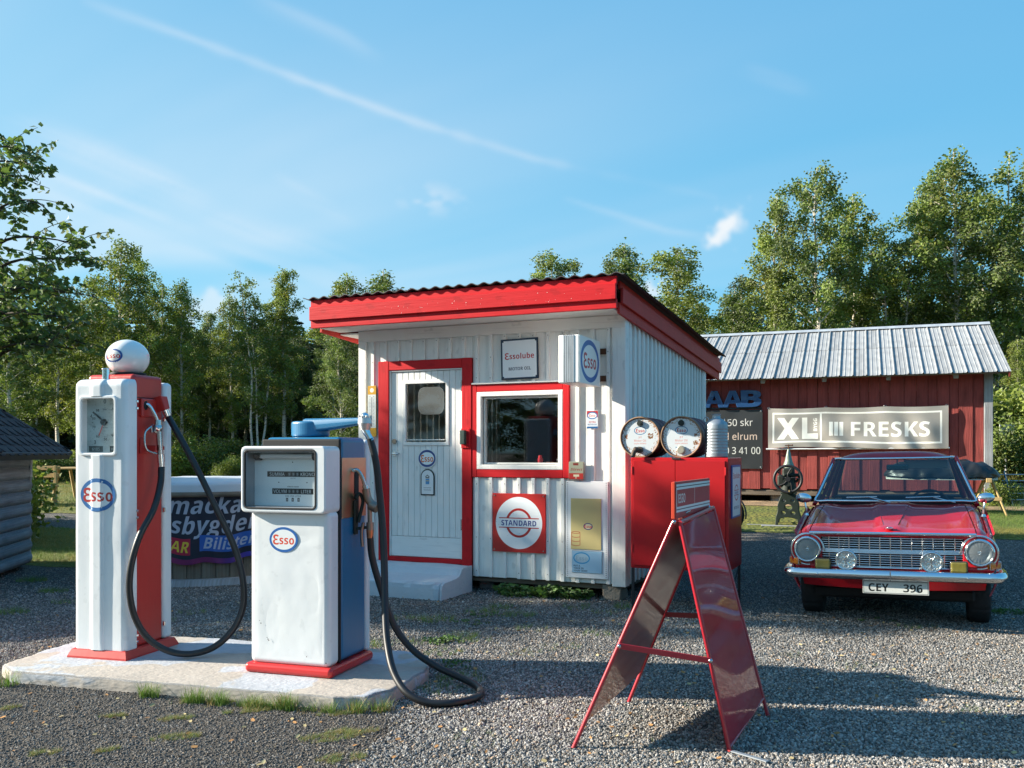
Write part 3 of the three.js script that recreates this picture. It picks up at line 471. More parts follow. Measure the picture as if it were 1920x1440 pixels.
{ // perforated panel with a cream poster; its drawing is left out
  const o = onKiosk(thing('perforated_panel', 'tall white perforated metal panel at the right end of the kiosk front', 'panel'), -0.361, 0.674, 0.024);
  part('sheet', cbox(0.425, 0.935, 0.014, 0.002), mat(0.80, 0.81, 0.82, { phys: true, roughness: 0.3, clearcoat: 0.4, clearcoatRoughness: 0.2 }), o, [0, 0, 0.007]);
  const holes = []; for (let i = 0; i < 46; i++) for (const s of [-1, 1]) holes.push(new THREE.CircleGeometry(0.0042, 8).translate(s * 0.196, -0.45 + i * 0.02, 0.0152));
  part('punched_holes', holes, M.dark, o).userData.kind = 'stuff';
  const f = faceMat(300, 490, (x, w, h) => { x.fillStyle = '#c9b87e'; x.fillRect(0, 0, w, h); essoOval(x, 172, 268, 92, 66, 8, { fill: '#d8cfae', blue: '#27306f', size: 0.46 }); x.strokeStyle = '#a8402c'; x.lineWidth = 5; x.beginPath(); x.ellipse(50, 330, 42, 9, 0, 0, 7); x.stroke(); x.beginPath(); x.moveTo(8, 330); x.lineTo(8, 450); x.quadraticCurveTo(50, 466, 92, 450); x.lineTo(92, 330); x.moveTo(8, 370); x.quadraticCurveTo(50, 386, 92, 370); x.moveTo(8, 410); x.quadraticCurveTo(50, 426, 92, 410); x.stroke(); });
  const p = onKiosk(sign('poster', 'cream poster with a red barrel drawing on the white perforated panel', 'poster', 0.31, 0.492, f, null, mat(0.55, 0.47, 0.25), 0.004), -0.368, 0.729, 0.0395);
  const g = faceMat(320, 230, (x, w, h) => { x.fillStyle = '#9cc3dc'; x.fillRect(0, 0, w, h); essoOval(x, 104, 76, 180, 124, 13, { fill: '#a9c6d6', blue: '#2f93c8', red: '#8fb0c2', size: 0.42 }); text(x, 'PUT A', 26, 16, 160, '#16233f', { align: 'left' }); text(x, 'TIGER IN', 26, 16, 186, '#16233f', { align: 'left' }); text(x, 'YOUR TANK!', 26, 16, 212, '#16233f', { align: 'left' }); });
  onKiosk(sign('tin_sign', 'small pale blue tin sign below the cream poster on the perforated panel', 'sign', 0.306, 0.213, g, null, M.black, 0.005), -0.358, 0.364, 0.0395);
}
{
  const f = faceMat(220, 330, (x, w, h) => { x.fillStyle = '#d6dde2'; x.fillRect(0, 0, w, h); x.fillStyle = '#b6222a'; x.fillRect(0, 0, w, 120); essoOval(x, 110, 88, 204, 138, 18, { size: 0.36, blue: '#2468a6' }); text(x, 'EXTRA', 46, 110, 212, '#b6222a'); text(x, 'MOTOR OIL', 38, 110, 258, '#1c3c74', { sx: 0.9 }); x.fillStyle = '#1f5f9a'; x.fillRect(0, 296, w, 34); });
  onKiosk(sign('enamel_sign', 'tiny motor oil plate with red top on the wall right of the kiosk window', 'sign', 0.115, 0.172, f, null, M.white, 0.008), -0.307, 1.734, 0.022);
}
{
  const f = faceMat(240, 300, (x, w, h) => { x.fillStyle = '#8f927e'; x.fillRect(0, 0, w, h); x.fillStyle = '#742820'; x.fillRect(70, 18, 90, 40); x.fillStyle = '#a8261f'; x.fillRect(0, 196, w, 104); text(x, 'Direct', 64, 122, 130, '#7c1f1c', { style: 'italic', font: 'serif' }); x.fillStyle = '#c8c4a6'; x.fillRect(76, 218, 96, 38); x.fillRect(112, 250, 14, 40); });
  const o = onKiosk(thing('mail_box', 'small grey and red letter plate below the right corner of the kiosk window', 'letter box'), -0.462, 1.243, 0.024);
  part('body', cbox(0.152, 0.172, 0.035, 0.004), mat(0.30, 0.31, 0.25), o, [0, 0, 0.018]); part('printed_face', plane(0.146, 0.166), f, o, [0, 0, 0.037]);
}
{ // box sign on brackets
  const o = thing('box_sign', 'white projecting box sign with blue oval right of the kiosk window', 'sign'); onKiosk(o, -0.30, 2.255, 0.41);
  part('box', rbox(0.20, 0.43, 0.58, 0.012, 2), mat(0.86, 0.86, 0.82, { roughness: 0.4 }), o);
  const ribs = []; for (let i = 0; i < 6; i++) ribs.push(slab(-0.052 + i * 0.018, -0.038 + i * 0.018, -0.213, 0.213, 0.289, 0.296, 0.002)); part('front_trim', ribs, M.galv, o);
  const f = faceMat(580, 430, (x, w, h) => { x.fillStyle = '#efeee6'; x.fillRect(0, 0, w, h); essoOval(x, w / 2, h / 2, 520, 392, 46, { fill: '#f1f0e9', size: 0.36, red: '#bf2020', blue: '#1a5ba4' }); });
  part('printed_face', plane(0.575, 0.425), f, o, [0.1012, 0, 0], [0, Math.PI / 2, 0]); part('printed_face', plane(0.575, 0.425), f, o, [-0.1012, 0, 0], [0, -Math.PI / 2, 0]);
  for (const y of [-0.13, 0.13]) part('bracket', [slab(0.02, 0.045, y - 0.02, y + 0.02, -0.39, -0.29, 0.002), slab(0.046, 0.13, y - 0.028, y + 0.028, -0.388, -0.380, 0.002)], M.rust, o);
}
{ // thermometer
  const f = faceMat(100, 540, (x, w, h) => { x.fillStyle = '#d9dcd8'; x.fillRect(0, 0, w, h); x.fillStyle = '#d19a22'; x.fillRect(0, 0, w, 92); x.fillRect(0, h - 92, w, 92); x.fillStyle = '#e8e6da'; x.beginPath(); x.arc(50, 46, 24, 0, 7); x.fill(); x.fillStyle = '#3f4450'; x.fillRect(46, 120, 8, 320); for (let i = 0; i < 22; i++) { x.fillRect(20, 112 + i * 15, 14, 4); x.fillRect(66, 112 + i * 15, 14, 4); } });
  onKiosk(sign('wall_thermometer', 'tall narrow yellow and white wall thermometer left of the kiosk door', 'thermometer', 0.105, 0.545, f, null, mat(0.5, 0.36, 0.06), 0.012), -2.793, 1.86, 0.026);
}
{
  const f = faceMat(256, 180, (x, w, h) => { x.fillStyle = '#e8e9ea'; x.fillRect(0, 0, w, h); essoOval(x, w / 2, h / 2, 240, 168, 22, { red: '#d4622e', blue: '#203e80', size: 0.42 }); });
  const o = onKiosk(thing('oval_sign', 'small oval blue-ringed sign hanging on the middle of the kiosk door', 'sign'), -2.131, 1.355, 0.008);
  const s = new THREE.Shape(); s.absellipse(0, 0, 0.112, 0.10, 0, Math.PI * 2); part('plate', extrude(s, 0.006, 0.001, 1, 32), M.white, o);
  const g = disc(0.216, 0.192); part('printed_face', g, f, o, [0, 0, 0.0075]);
}
{
  const f = faceMat(180, 300, (x, w, h) => { x.fillStyle = '#e2e5e6'; x.fillRect(0, 0, w, h); x.fillStyle = '#4f8fc0'; x.fillRect(62, 108, 56, 68); x.fillStyle = '#d6c06a'; x.fillRect(70, 128, 40, 10); x.fillStyle = '#4a4436'; for (let i = 0; i < 5; i++) { x.beginPath(); x.arc(66 + i * 12, 80 - 8 * (2 - Math.abs(i - 2)), 7, 0, 7); x.fill(); } x.fillRect(62, 88, 56, 14); text(x, 'Länsstyrelsen', 20, 90, 218, '#3a4048', { weight: 'normal' }); text(x, 'Västerbotten', 20, 90, 246, '#3a4048', { weight: 'normal' }); });
  const o = onKiosk(thing('crest_plate', 'small arched plate with a blue shield and crown below the oval sign on the door', 'plate'), -2.125, 1.108, 0.008);
  const arch = (w, h, r) => { const s = new THREE.Shape(); s.moveTo(-w / 2, -h / 2); s.lineTo(w / 2, -h / 2); s.lineTo(w / 2, h / 2 - r); s.absarc(0, h / 2 - w / 2, w / 2, 0, Math.PI, false); s.lineTo(-w / 2, -h / 2); return s; };
  part('backing', extrude(arch(0.165, 0.275, 0.0825), 0.008, 0.002, 1, 16), M.iron, o);
  const g = new THREE.ShapeGeometry(arch(0.14, 0.25, 0.07), 16), uv = g.attributes.uv, p = g.attributes.position; for (let i = 0; i < p.count; i++) uv.setXY(i, p.getX(i) / 0.14 + 0.5, p.getY(i) / 0.25 + 0.5); part('printed_face', g, f, o, [0, 0, 0.0095]);
}
{ // key holder on the red trim
  const o = onKiosk(thing('key_box', 'small dark green box on a red plate between the kiosk door and window', 'box'), -1.668, 1.562, 0.033);
  part('plate', cbox(0.10, 0.20, 0.012, 0.003), M.red, o, [0, 0, 0.006]); part('box', cbox(0.055, 0.145, 0.05, 0.006), mat(0.02, 0.05, 0.04), o, [-0.012, 0.01, 0.038]); part('hook', tube([[0.02, -0.05, 0.01], [0.025, -0.09, 0.035], [0.03, -0.075, 0.05]], 0.006, 12), M.red, o);
}
{ // on the window's inner sill
  const o = onKiosk(thing('spray_can', 'small red and dark blue can on the sill inside the kiosk window', 'can'), -0.93, 1.2385, -0.17);
  part('can', cyl(0.026, 0.026, 0.12, 18).translate(0, 0.06, 0), mat(0.45, 0.02, 0.03, { roughness: 0.3 }), o); part('band', cyl(0.0265, 0.0265, 0.05, 18).translate(0, 0.05, 0), mat(0.02, 0.05, 0.18), o); part('cap', cyl(0.016, 0.02, 0.03, 16).translate(0, 0.135, 0), M.red, o);
  const j = onKiosk(thing('glass_jar', 'clear glass jar with a steel lid at the right end of the window sill', 'jar'), -0.72, 1.2385, -0.16);
  part('jar', new THREE.LatheGeometry([[0, 0], [0.034, 0], [0.036, 0.01], [0.036, 0.085], [0.028, 0.10]].map(([a, b]) => new THREE.Vector2(a, b)), 20), M.glass, j); part('lid', cyl(0.03, 0.03, 0.016, 20).translate(0, 0.108, 0), M.steel, j);
  const c = onKiosk(thing('brown_mug', 'reddish brown mug between the spray can and the jar on the sill', 'mug'), -0.82, 1.2385, -0.16);
  part('cup', cyl(0.036, 0.033, 0.085, 20).translate(0, 0.0425, 0), mat(0.24, 0.09, 0.07), c); part('handle', new THREE.TorusGeometry(0.022, 0.006, 8, 16).translate(0.045, 0.045, 0), mat(0.24, 0.09, 0.07), c);
}
// ------------------------------------------------------------------ the pump island
{
  const o = thing('pump_island', 'low chamfered concrete island that carries the two fuel pumps', 'concrete island');
  const P = islandOutline, n = P.length, top = 0.08, cx = -1.8, cz = -5.8, rings = [[1.0, -0.03], [1.0, 0.045], [0.997, 0.068], [0.990, 0.079], [0.975, 0.0815], [0.6, 0.0815], [0.25, 0.0815], [0.0, 0.0815]];
  const seg = 26, ring = []; for (let i = 0; i < n; i++) for (let k = 0; k < seg; k++) { const a = P[i], b = P[(i + 1) % n], t = k / seg; ring.push([lerp(a[0], b[0], t), lerp(a[1], b[1], t)]); }
  const g = grid(ring.length, rings.length - 1, (u, v, i, j) => { const [x, z] = ring[i % ring.length], [s, y] = rings[j]; let X = cx + (x - cx) * s, Z = cz + (z - cz) * s; const k = fbm(X * 9, Z * 9, 5, 4) - 0.5, e = j >= 1 && j <= 4 ? 1 : 0; X += e * 0.03 * k; Z += e * 0.035 * k; return [X, y + e * 0.012 * (fbm(X * 14, Z * 14, 15, 3) - 0.6) + (j > 4 ? 0.004 * k : 0), Z, j < 3 ? (i / ring.length) * 9 : X / 1.4, j < 3 ? y : Z / 1.4]; });
  part('slab', g, M.concrete, o);
}
const hoseMat = M.rubber;
// ------------------------------------------------------------------ the tall pump with a globe
{
  const P = thing('fuel_pump', 'tall old red and white fuel pump with dial window and round white globe', 'fuel pump', [-2.875, 0.081, -5.945], 15.5);
  const W = 0.398, H0 = 0.055, H = 1.818, c = W / 2;
  part('base_skirt', (() => { const s = grid(4, 3, (u, v, i, j) => { const q = [[-0.028, 0], [-0.026, 0.012], [-0.008, 0.052], [0.012, 0.060]][j], k = [[-q[0] * -1, 0]][0]; const e = q[0]; const pts = [[e, -e], [W - e, -e], [W - e, -0.49 + e], [e, -0.49 + e], [e, -e]]; return [pts[i][0], q[1], pts[i][1]]; }, { flip: false }); const q = s.toNonIndexed(); q.computeVertexNormals(); return boxUV(q); })(), M.pumpRed, P);
  // front shell: pressed steel, raised middle band, dial opening
  const wx0 = 0.055, wx1 = 0.331, wy0 = 1.322, wy1 = 1.700;
  const prof = (x) => { let z = 0; const e = Math.min(x, W - x); if (e < 0.035) z -= 0.035 - Math.sqrt(Math.max(0, 0.035 ** 2 - (0.035 - e) ** 2)); z += 0.014 * (smoothstep(x, 0.142, 0.148) - smoothstep(x, 0.230, 0.240)); return z; };
  const front = (x, y) => { let z = prof(x); const t = H - y; if (t < 0.05) z -= 0.05 - Math.sqrt(Math.max(0, 0.05 ** 2 - (0.05 - t) ** 2)); z += (fbm(x * 9, y * 5, 33, 3) - 0.5) * 0.0035; return z; };
  const xs = [0, 0.002, 0.006, 0.012, 0.02, 0.028, 0.035, wx0 - 0.004, wx0, wx0 + 0.001, 0.09, 0.12, 0.142, 0.145, 0.148, 0.17, 0.19, 0.21, 0.230, 0.236, 0.242, 0.27, 0.30, wx1 - 0.001, wx1, wx1 + 0.004, W - 0.035, W - 0.028, W - 0.02, W - 0.012, W - 0.006, W - 0.002, W];
  const ys = [H0]; for (let k = 1; k < 26; k++) ys.push(H0 + (wy0 - 0.004 - H0) * (k / 26)); ys.push(wy0 - 0.004, wy0, wy0 + 0.001); for (let k = 1; k < 8; k++) ys.push(lerp(wy0, wy1, k / 8)); ys.push(wy1 - 0.001, wy1, wy1 + 0.004); for (let k = 1; k <= 12; k++) ys.push(lerp(wy1 + 0.004, H, Math.sin((k / 12) * Math.PI / 2)));
  const inW = (x, y) => x > wx0 && x < wx1 && y > wy0 && y < wy1;
  const corner = (x, y) => { const t = H - y; if (t > 0.05) return x; const k = 0.05 - Math.sqrt(Math.max(0, 0.05 ** 2 - (0.05 - t) ** 2)); return c + (x - c) * (1 - (0.45 * k) / c); };
  const shell = grid(xs.length - 1, ys.length - 1, (u, v, i, j) => { const x = xs[i], y = ys[j]; const z = inW(x, y) ? -0.060 : front(x, y); return [corner(x, y), y, z, x, y]; });
  const sideG = (s) => grid(4, ys.length - 1, (u, v, i, j) => { const x = s > 0 ? W : 0, y = ys[j]; return [corner(x, y), y, lerp(front(x, y), -0.113, u), u * 0.1, y]; }, { flip: s < 0 });
  const topG = grid(xs.length - 1, 2, (u, v, i) => { const x = xs[i]; return [corner(x, H), H, lerp(front(x, H), -0.113, v), x, v * 0.1]; });
  part('front_shell', [shell, sideG(1), sideG(-1), topG], M.pumpWhite, P);
  part('window_bezel', frame(wx1 - wx0 + 0.014, wy1 - wy0 + 0.014, 0.020, 0.024, 0.035, 0.005), M.pumpWhite, P, [(wx0 + wx1) / 2, (wy0 + wy1) / 2, -0.012]);
  const dial = faceMat(420, 600, (x, w, h) => {
    x.fillStyle = '#a9b3b1'; x.fillRect(0, 0, w, h); speck(x, w, h, 260, 4, 'rgba(60,64,60,0.16)', 9); const cx2 = 214, cy2 = 262;
    for (let k = 0; k < 60; k++) { const a = (k / 60) * 2 * Math.PI, R = k % 5 ? 146 : 150; x.fillStyle = '#2c3234'; x.beginPath(); x.arc(cx2 + Math.sin(a) * R, cy2 - Math.cos(a) * R, k % 5 ? 2 : 5, 0, 7); x.fill(); }
    for (const [s, a, R] of [['0', 0, 218], ['10', 36, 172], ['40', 144, 168], ['50', 178, 176], ['60', 210, 168], ['70', 250, 140], ['80', 288, 138], ['90', 325, 152]]) text(x, s, s === '0' ? 62 : 38, cx2 + Math.sin(a * Math.PI / 180) * R, cy2 - Math.cos(a * Math.PI / 180) * R, '#2c3234');
    text(x, '4', 50, 52, 196, '#2c3234'); text(x, '3', 54, 96, 468, '#2c3234'); text(x, 'liter', 24, cx2, 128, '#3a4144'); text(x, 'kronor', 18, cx2 + 6, 316, '#3a4144');
    x.fillStyle = '#2a2f31'; x.fillRect(24, 508, 168, 62); x.fillRect(272, 508, 76, 62); text(x, '6185', 44, 108, 540, '#8b9492'); text(x, '88', 40, 310, 540, '#8b9492');
  }, { roughness: 0.6 });
  part('dial_face', plane(wx1 - wx0, wy1 - wy0), dial, P, [(wx0 + wx1) / 2, (wy0 + wy1) / 2, -0.0580]);
  part('dial_hand', bar([0.196, 1.538, -0.050], [0.108, 1.604, -0.050], 0.012, 0.003), M.black, P);
  part('dial_hand', bar([0.196, 1.536, -0.047], [0.158, 1.448, -0.047], 0.008, 0.003), M.pumpRed, P);
  part('dial_hub', cyl(0.022, 0.022, 0.012, 20).rotateX(Math.PI / 2).translate(0.196, 1.536, -0.046), M.black, P);
  part('window_glass', plane(wx1 - wx0, wy1 - wy0), M.glass, P, [(wx0 + wx1) / 2, (wy0 + wy1) / 2, -0.016]);
  const ex = 0.191, ey = 1.062, em = faceMat(512, 412, (x, w, h) => { essoOval(x, w / 2, h / 2, w, h, 48, { red: '#b3302b', blue: '#2a6aa6', size: 0.42, fill: '#dfe4e6' }); speck(x, w, h, 50, 6, 'rgba(80,80,80,0.2)', 2); });
  part('oval_emblem', grid(60, 10, (u, v) => { const a = u * 2 * Math.PI, q = v, x = ex + 0.134 * q * Math.cos(a), y = ey + 0.108 * q * Math.sin(a); return [x, y, front(x, y) + 0.0018, 0.5 + 0.5 * q * Math.cos(a), 0.5 + 0.5 * q * Math.sin(a)]; }), em, P);
  // red column, rear shell
  part('column', rbox(W - 0.03, 1.855 - 0.05, 0.30, 0.03, 4), M.pumpRed, P, [c, 0.05 + (1.855 - 0.05) / 2, -0.255]);
  part('top_cover', slab(W - 0.022, W - 0.012, 1.70, 1.704, -0.39, -0.12, 0.001), M.dark, P);
  part('rear_shell', rbox(W, H - H0, 0.089, 0.03, 4), M.pumpWhite, P, [c, (H + H0) / 2, -0.4465]);
  for (const y of [0.09, 0.13, 0.90, 0.945, 1.62, 1.665]) { part('hinge', slab(W - 0.010, W + 0.005, y, y + 0.016, -0.126, -0.104, 0.002), M.chrome, P); }
  for (const y of [0.15, 0.93, 1.55]) part('hinge', slab(W - 0.012, W + 0.004, y, y + 0.03, -0.405, -0.393, 0.002), M.chrome, P);
  // globe and its fittings
  part('globe_seat', tube([[0.12, 0, 0], [0, 0, 0.12], [-0.12, 0, 0], [0, 0, -0.12]], 0.012, 40, 8, true), M.dark, P, [0.215, 1.862, -0.255], [0, 0, 0]);
  const globeMat = mat(0.84, 0.83, 0.80, { phys: true, roughness: 0.18, clearcoat: 0.6, clearcoatRoughness: 0.06 });
  const gl = part('globe', new THREE.SphereGeometry(1, 48, 32, 0, Math.PI * 2, 0, 2.5).scale(0.140, 0.125, 0.140), globeMat, P, [0.215, 1.975, -0.255]);
  const ge = faceMat(300, 240, (x, w, h) => essoOval(x, w / 2, h / 2, w, h, 30, { red: '#c0302c', blue: '#1d4c90', size: 0.40, fill: '#e6e4de' }));
  part('oval_emblem', grid(40, 8, (u, v) => { const a = u * 2 * Math.PI, X = 0.068 * v * Math.cos(a), Y = 0.046 * v * Math.sin(a); return [X, Y, 0.1406 * Math.sqrt(Math.max(0, 1 - (X / 0.140) ** 2 - (Y / 0.125) ** 2)), 0.5 + 0.5 * v * Math.cos(a), 0.5 + 0.5 * v * Math.sin(a)]; }), ge, gl, [0, 0.005, 0.0012], [0, -0.05, 0]);
  part('top_cup', [cyl(0.024, 0.024, 0.075, 20).translate(0, 0.037, 0), new THREE.TorusGeometry(0.025, 0.004, 8, 20).rotateX(Math.PI / 2).translate(0, 0.075, 0)], M.chrome, P, [0.215, 1.808, -0.045]);
  // hose outlet, nozzle and its holder on the red side
  const S = W - 0.015;
  const boot = part('nozzle_boot', rbox(0.03, 0.125, 0.16, 0.012, 3), M.pumpRed, P, [S + 0.010, 1.635, -0.235]);
  part('boot_hole', cyl(0.027, 0.027, 0.004, 20).rotateZ(Math.PI / 2).scale(1, 1.15, 0.8), M.dark, boot, [0.0145, 0.015, 0.045]);
  part('hose_hood', extrude(poly([[-0.035, 0.05], [0.035, 0.05], [0.035, -0.035], [-0.02, -0.05]]), 0.07, 0.008, 2).rotateY(Math.PI / 2), M.pumpRed, P, [S + 0.012, 1.655, -0.325], [0, 0, 0.25]);
  const noz = part('nozzle', [tube([[S, 1.655, -0.195], [S + 0.035, 1.655, -0.20], [S + 0.062, 1.60, -0.225], [S + 0.072, 1.55, -0.245]], 0.012, 24, 12), ...Array.from({ length: 9 }, (_, k) => new THREE.TorusGeometry(0.0125, 0.002, 6, 14).rotateX(Math.PI / 2 - 0.5).translate(S + 0.045 + k * 0.0028, 1.635 - k * 0.0095, -0.21 - k * 0.004))], M.chrome, P);
  part('valve_body', [cyl(0.022, 0.026, 0.06, 18).translate(S + 0.074, 1.525, -0.25), rod([S + 0.076, 1.51, -0.252], [S + 0.080, 1.32, -0.268], 0.020, 16), new THREE.SphereGeometry(0.030, 16, 12).translate(S + 0.076, 1.50, -0.25)], M.steel, noz);
  part('valve_cap', cyl(0.026, 0.026, 0.03, 20).rotateX(Math.PI / 2 - 0.25), M.chrome, noz, [S + 0.070, 1.492, -0.215]);
  part('trigger_guard', tube([[S + 0.06, 1.52, -0.22], [S + 0.045, 1.47, -0.16], [S + 0.050, 1.36, -0.165], [S + 0.07, 1.33, -0.24]], 0.007, 20, 6), M.steel, noz);
  part('hose_coupling', [rod([S + 0.080, 1.325, -0.268], [S + 0.082, 1.27, -0.272], 0.024, 6), rod([S + 0.082, 1.272, -0.272], [S + 0.083, 1.225, -0.274], 0.021, 16)], M.chrome, noz);
  part('nozzle_hook', [slab(S + 0.001, S + 0.010, 1.33, 1.43, -0.27, -0.155, 0.002), slab(S + 0.010, S + 0.085, 1.345, 1.385, -0.225, -0.213, 0.003), slab(S + 0.02, S + 0.09, 1.355, 1.38, -0.30, -0.288, 0.003)], M.pumpRed, P);
  part('hose_ferrule', rod([S + 0.045, 1.655, -0.345], [S + 0.055, 1.575, -0.385], 0.023, 14), M.chrome, P);
  // hose: hangs from the nozzle, loops over the island and returns to the outlet
  const inv = new THREE.Matrix4(); P.updateMatrixWorld(true); inv.copy(P.matrixWorld).invert();
  const W3 = (q) => V3(...q).applyMatrix4(inv);
  const pts = [[-2.345, 1.217, -6.050], [-2.352, 1.045, -5.950], [-2.398, 0.881, -5.840], [-2.436, 0.697, -5.800], [-2.446, 0.526, -5.800], [-2.417, 0.352, -5.820], [-2.336, 0.214, -5.840], [-2.206, 0.131, -5.860], [-2.072, 0.115, -5.870], [-1.944, 0.150, -5.900], [-1.838, 0.247, -5.950], [-1.782, 0.389, -6.000], [-1.785, 0.563, -6.020], [-1.847, 0.772, -6.050], [-1.989, 1.055, -6.080], [-2.139, 1.341, -6.110], [-2.268, 1.557, -6.140]].map(W3);
  pts.unshift(V3(S + 0.083, 1.24, -0.274)); pts.push(V3(S + 0.053, 1.585, -0.382));
  part('hose', tube(pts, 0.0215, 160, 12), hoseMat, P);
}
// ------------------------------------------------------------------ the low blue and white pump
{
  const P = thing('fuel_pump', 'low blue and white fuel pump with wide counter window and blue swivel arm on top', 'fuel pump', [-1.603, 0.081, -5.535], 18);
  const W = 0.548;
  part('base_skirt', [rbox(W + 0.05, 0.06, 0.56, 0.026, 4).translate(0, 0.03, 0)], mat(0.58, 0.018, 0.018, { phys: true, roughness: 0.35, map: metalWear, clearcoat: 0.4 }), P, [W / 2, 0, -0.258]);
  const lower = rbox(W, 0.935, 0.134, 0.038, 5); { const p = lower.attributes.position; for (let i = 0; i < p.count; i++) if (p.getZ(i) > 0.05) p.setZ(i, p.getZ(i) + 0.006 * (fbm(p.getX(i) * 5 + 3, p.getY(i) * 4, 12, 3) - 0.5)); }
  // a finer front so that the pressed steel can be dented a little
  const dent = grid(40, 60, (u, v) => { const x = lerp(0.036, W - 0.036, u), y = lerp(0.09, 0.965, v); const d = -0.003 * Math.exp(-(((x - 0.44) / 0.05) ** 2 + ((y - 0.50) / 0.11) ** 2)) - 0.003 * Math.exp(-(((x - 0.35) / 0.08) ** 2 + ((y - 0.82) / 0.03) ** 2)) - 0.002 * Math.exp(-(((x - 0.16) / 0.05) ** 2 + ((y - 0.3) / 0.12) ** 2)), e = Math.min(u, 1 - u, v, 1 - v); return [x, y, (d + (fbm(x * 6, y * 5, 14, 3) - 0.5) * 0.0035) * smoothstep(e, 0, 0.12) + 0.0012 * smoothstep(e, 0, 0.06), x, y]; });
  part('front_shell', [boxUV(lower.translate(W / 2, 0.5225, -0.067)), dent], M.pumpWhite, P);
  // hood with the counter window
  const hs = rrect(0.580, 0.400, 0.035, 0.259, 1.176); hs.holes.push(rrect(0.492, 0.352, 0.030, 0.238, 1.1765));
  part('counter_hood', boxUV(extrude(hs, 0.178, 0.010, 3, 8)), M.pumpWhite, P, [0, 0, -0.132]);
  part('window_gasket', frame(0.500, 0.360, 0.012, 0.012, 0.034, 0.003), M.black, P, [0.238, 1.1765, 0.037]);
  part('window_lining', [slab(-0.006, 0.0035, 1.0, 1.352, -0.10, 0.034, 0.001), slab(0.4725, 0.482, 1.0, 1.352, -0.10, 0.034, 0.001), slab(0.004, 0.472, 1.338, 1.3515, -0.10, 0.034, 0.001), slab(0.004, 0.472, 1.001, 1.010, -0.10, 0.034, 0.001)], M.galv, P);
  const f = faceMat(1005, 698, (x, w, h) => {
    const k = 1.5; x.scale(k, k); x.fillStyle = '#d3dcde'; x.fillRect(0, 0, 670, 465); const blk = '#15191c', lt = '#c9d2d4';
    x.fillStyle = blk; x.fillRect(130, 123, 513, 54); x.fillRect(180, 292, 410, 56);
    text(x, 'SUMMA', 46, 228, 151, lt, { weight: 'normal', sx: 0.92 }); text(x, 'KRONOR', 46, 544, 151, lt, { weight: 'normal', sx: 0.92 }); text(x, 'VOLYM', 46, 260, 321, lt, { weight: 'normal', sx: 0.92 }); text(x, 'LITER', 46, 516, 321, lt, { weight: 'normal', sx: 0.92 });
    for (const [x0, y0] of [[336, 128], [376, 128], [416, 128], [336, 298], [376, 298], [416, 298]]) { x.fillStyle = '#3c4245'; x.fillRect(x0, y0, 32, 44); text(x, '9', 34, x0 + 16, y0 + 23, '#8c9698'); }
    text(x, 'ALLTid', 15, 388, 190, '#4a5254', { style: 'italic', weight: 'normal', font: 'serif' }); text(x, 'FÖRSTA VISAR', 17, 388, 274, '#3a4244'); text(x, 'ÖRE PER LITER', 24, 388, 368, '#3a4244', { weight: 'normal' });
    for (const x0 of [318, 374, 432]) { x.fillStyle = '#2a2f31'; x.fillRect(x0, 384, 22, 36); text(x, '8', 26, x0 + 11, 403, '#aab3b5'); }
    x.fillStyle = '#22282a'; for (const [a, b] of [[384, 32], [246, 232], [526, 232]]) { x.beginPath(); x.arc(a, b, 6, 0, 7); x.fill(); } speck(x, 670, 465, 60, 5, 'rgba(70,70,60,0.14)', 4);
  }, { roughness: 0.45 });
  part('counter_plate', slab(0.004, 0.472, 1.011, 1.300, -0.060, -0.048, 0.001), M.galv, P); part('printed_face', plane(0.466, 0.286), f, P, [0.238, 1.1555, -0.0465]);
  part('lamp_tube', cyl(0.0165, 0.0165, 0.37, 18).rotateZ(Math.PI / 2), mat(0.60, 0.63, 0.65, { roughness: 0.2 }), P, [0.245, 1.316, -0.030]);
  part('lamp_socket', [cyl(0.027, 0.027, 0.035, 18).rotateZ(Math.PI / 2).translate(-0.20, 0, 0), cyl(0.027, 0.027, 0.035, 18).rotateZ(Math.PI / 2).translate(0.20, 0, 0)], M.black, P, [0.245, 1.316, -0.030]);
  part('hood_lining', slab(0.004, 0.472, 1.301, 1.338, -0.10, -0.085, 0.001), M.dark, P);
  part('window_glass', plane(0.478, 0.338), M.glass, P, [0.238, 1.1765, 0.026]);
  const em = faceMat(440, 336, (x, w, h) => essoOval(x, w / 2, h / 2, w, h, 34, { red: '#d2452a', blue: '#1f5fa6', size: 0.39, fill: '#e3e7e8' }));
  part('oval_emblem', disc(0.196, 0.152), em, P, [0.241, 0.813, 0.0035]);
  const chips = []; const r = rng(8); for (const [x, y] of [[0.075, 0.318], [0.085, 0.302], [0.128, 0.218], [0.135, 0.208], [0.14, 0.20], [0.40, 0.12], [0.53, 0.09]]) chips.push(new THREE.CircleGeometry(0.002 + 0.003 * r(), 6).translate(x, y, 0.0065));
  part('paint_chip', chips, M.dark, P).userData.kind = 'stuff';
  // blue middle with copper panel
  part('seam_strip', rbox(W - 0.004, 1.36, 0.022, 0.01, 2), M.dark, P, [W / 2, 0.06 + 0.68, -0.143]);
  part('cabinet', rbox(W - 0.012, 1.372, 0.335, 0.035, 4), M.pumpBlue, P, [W / 2, 0.06 + 0.686, -0.318]);
  const pan = part('side_panel', slab(W - 0.006, W - 0.002, 0.935, 1.305, -0.475, -0.160, 0.001), M.copper, P);
  part('nozzle_slot', (() => { const s = rrect(0.055, 0.30, 0.027); return extrude(s, 0.004, 0.001).rotateY(Math.PI / 2); })(), M.dark, P, [W - 0.003, 1.07, -0.345]);
  part('rear_shell', rbox(W, 1.36, 0.055, 0.025, 4), M.pumpWhite, P, [W / 2, 0.06 + 0.68, -0.514]);
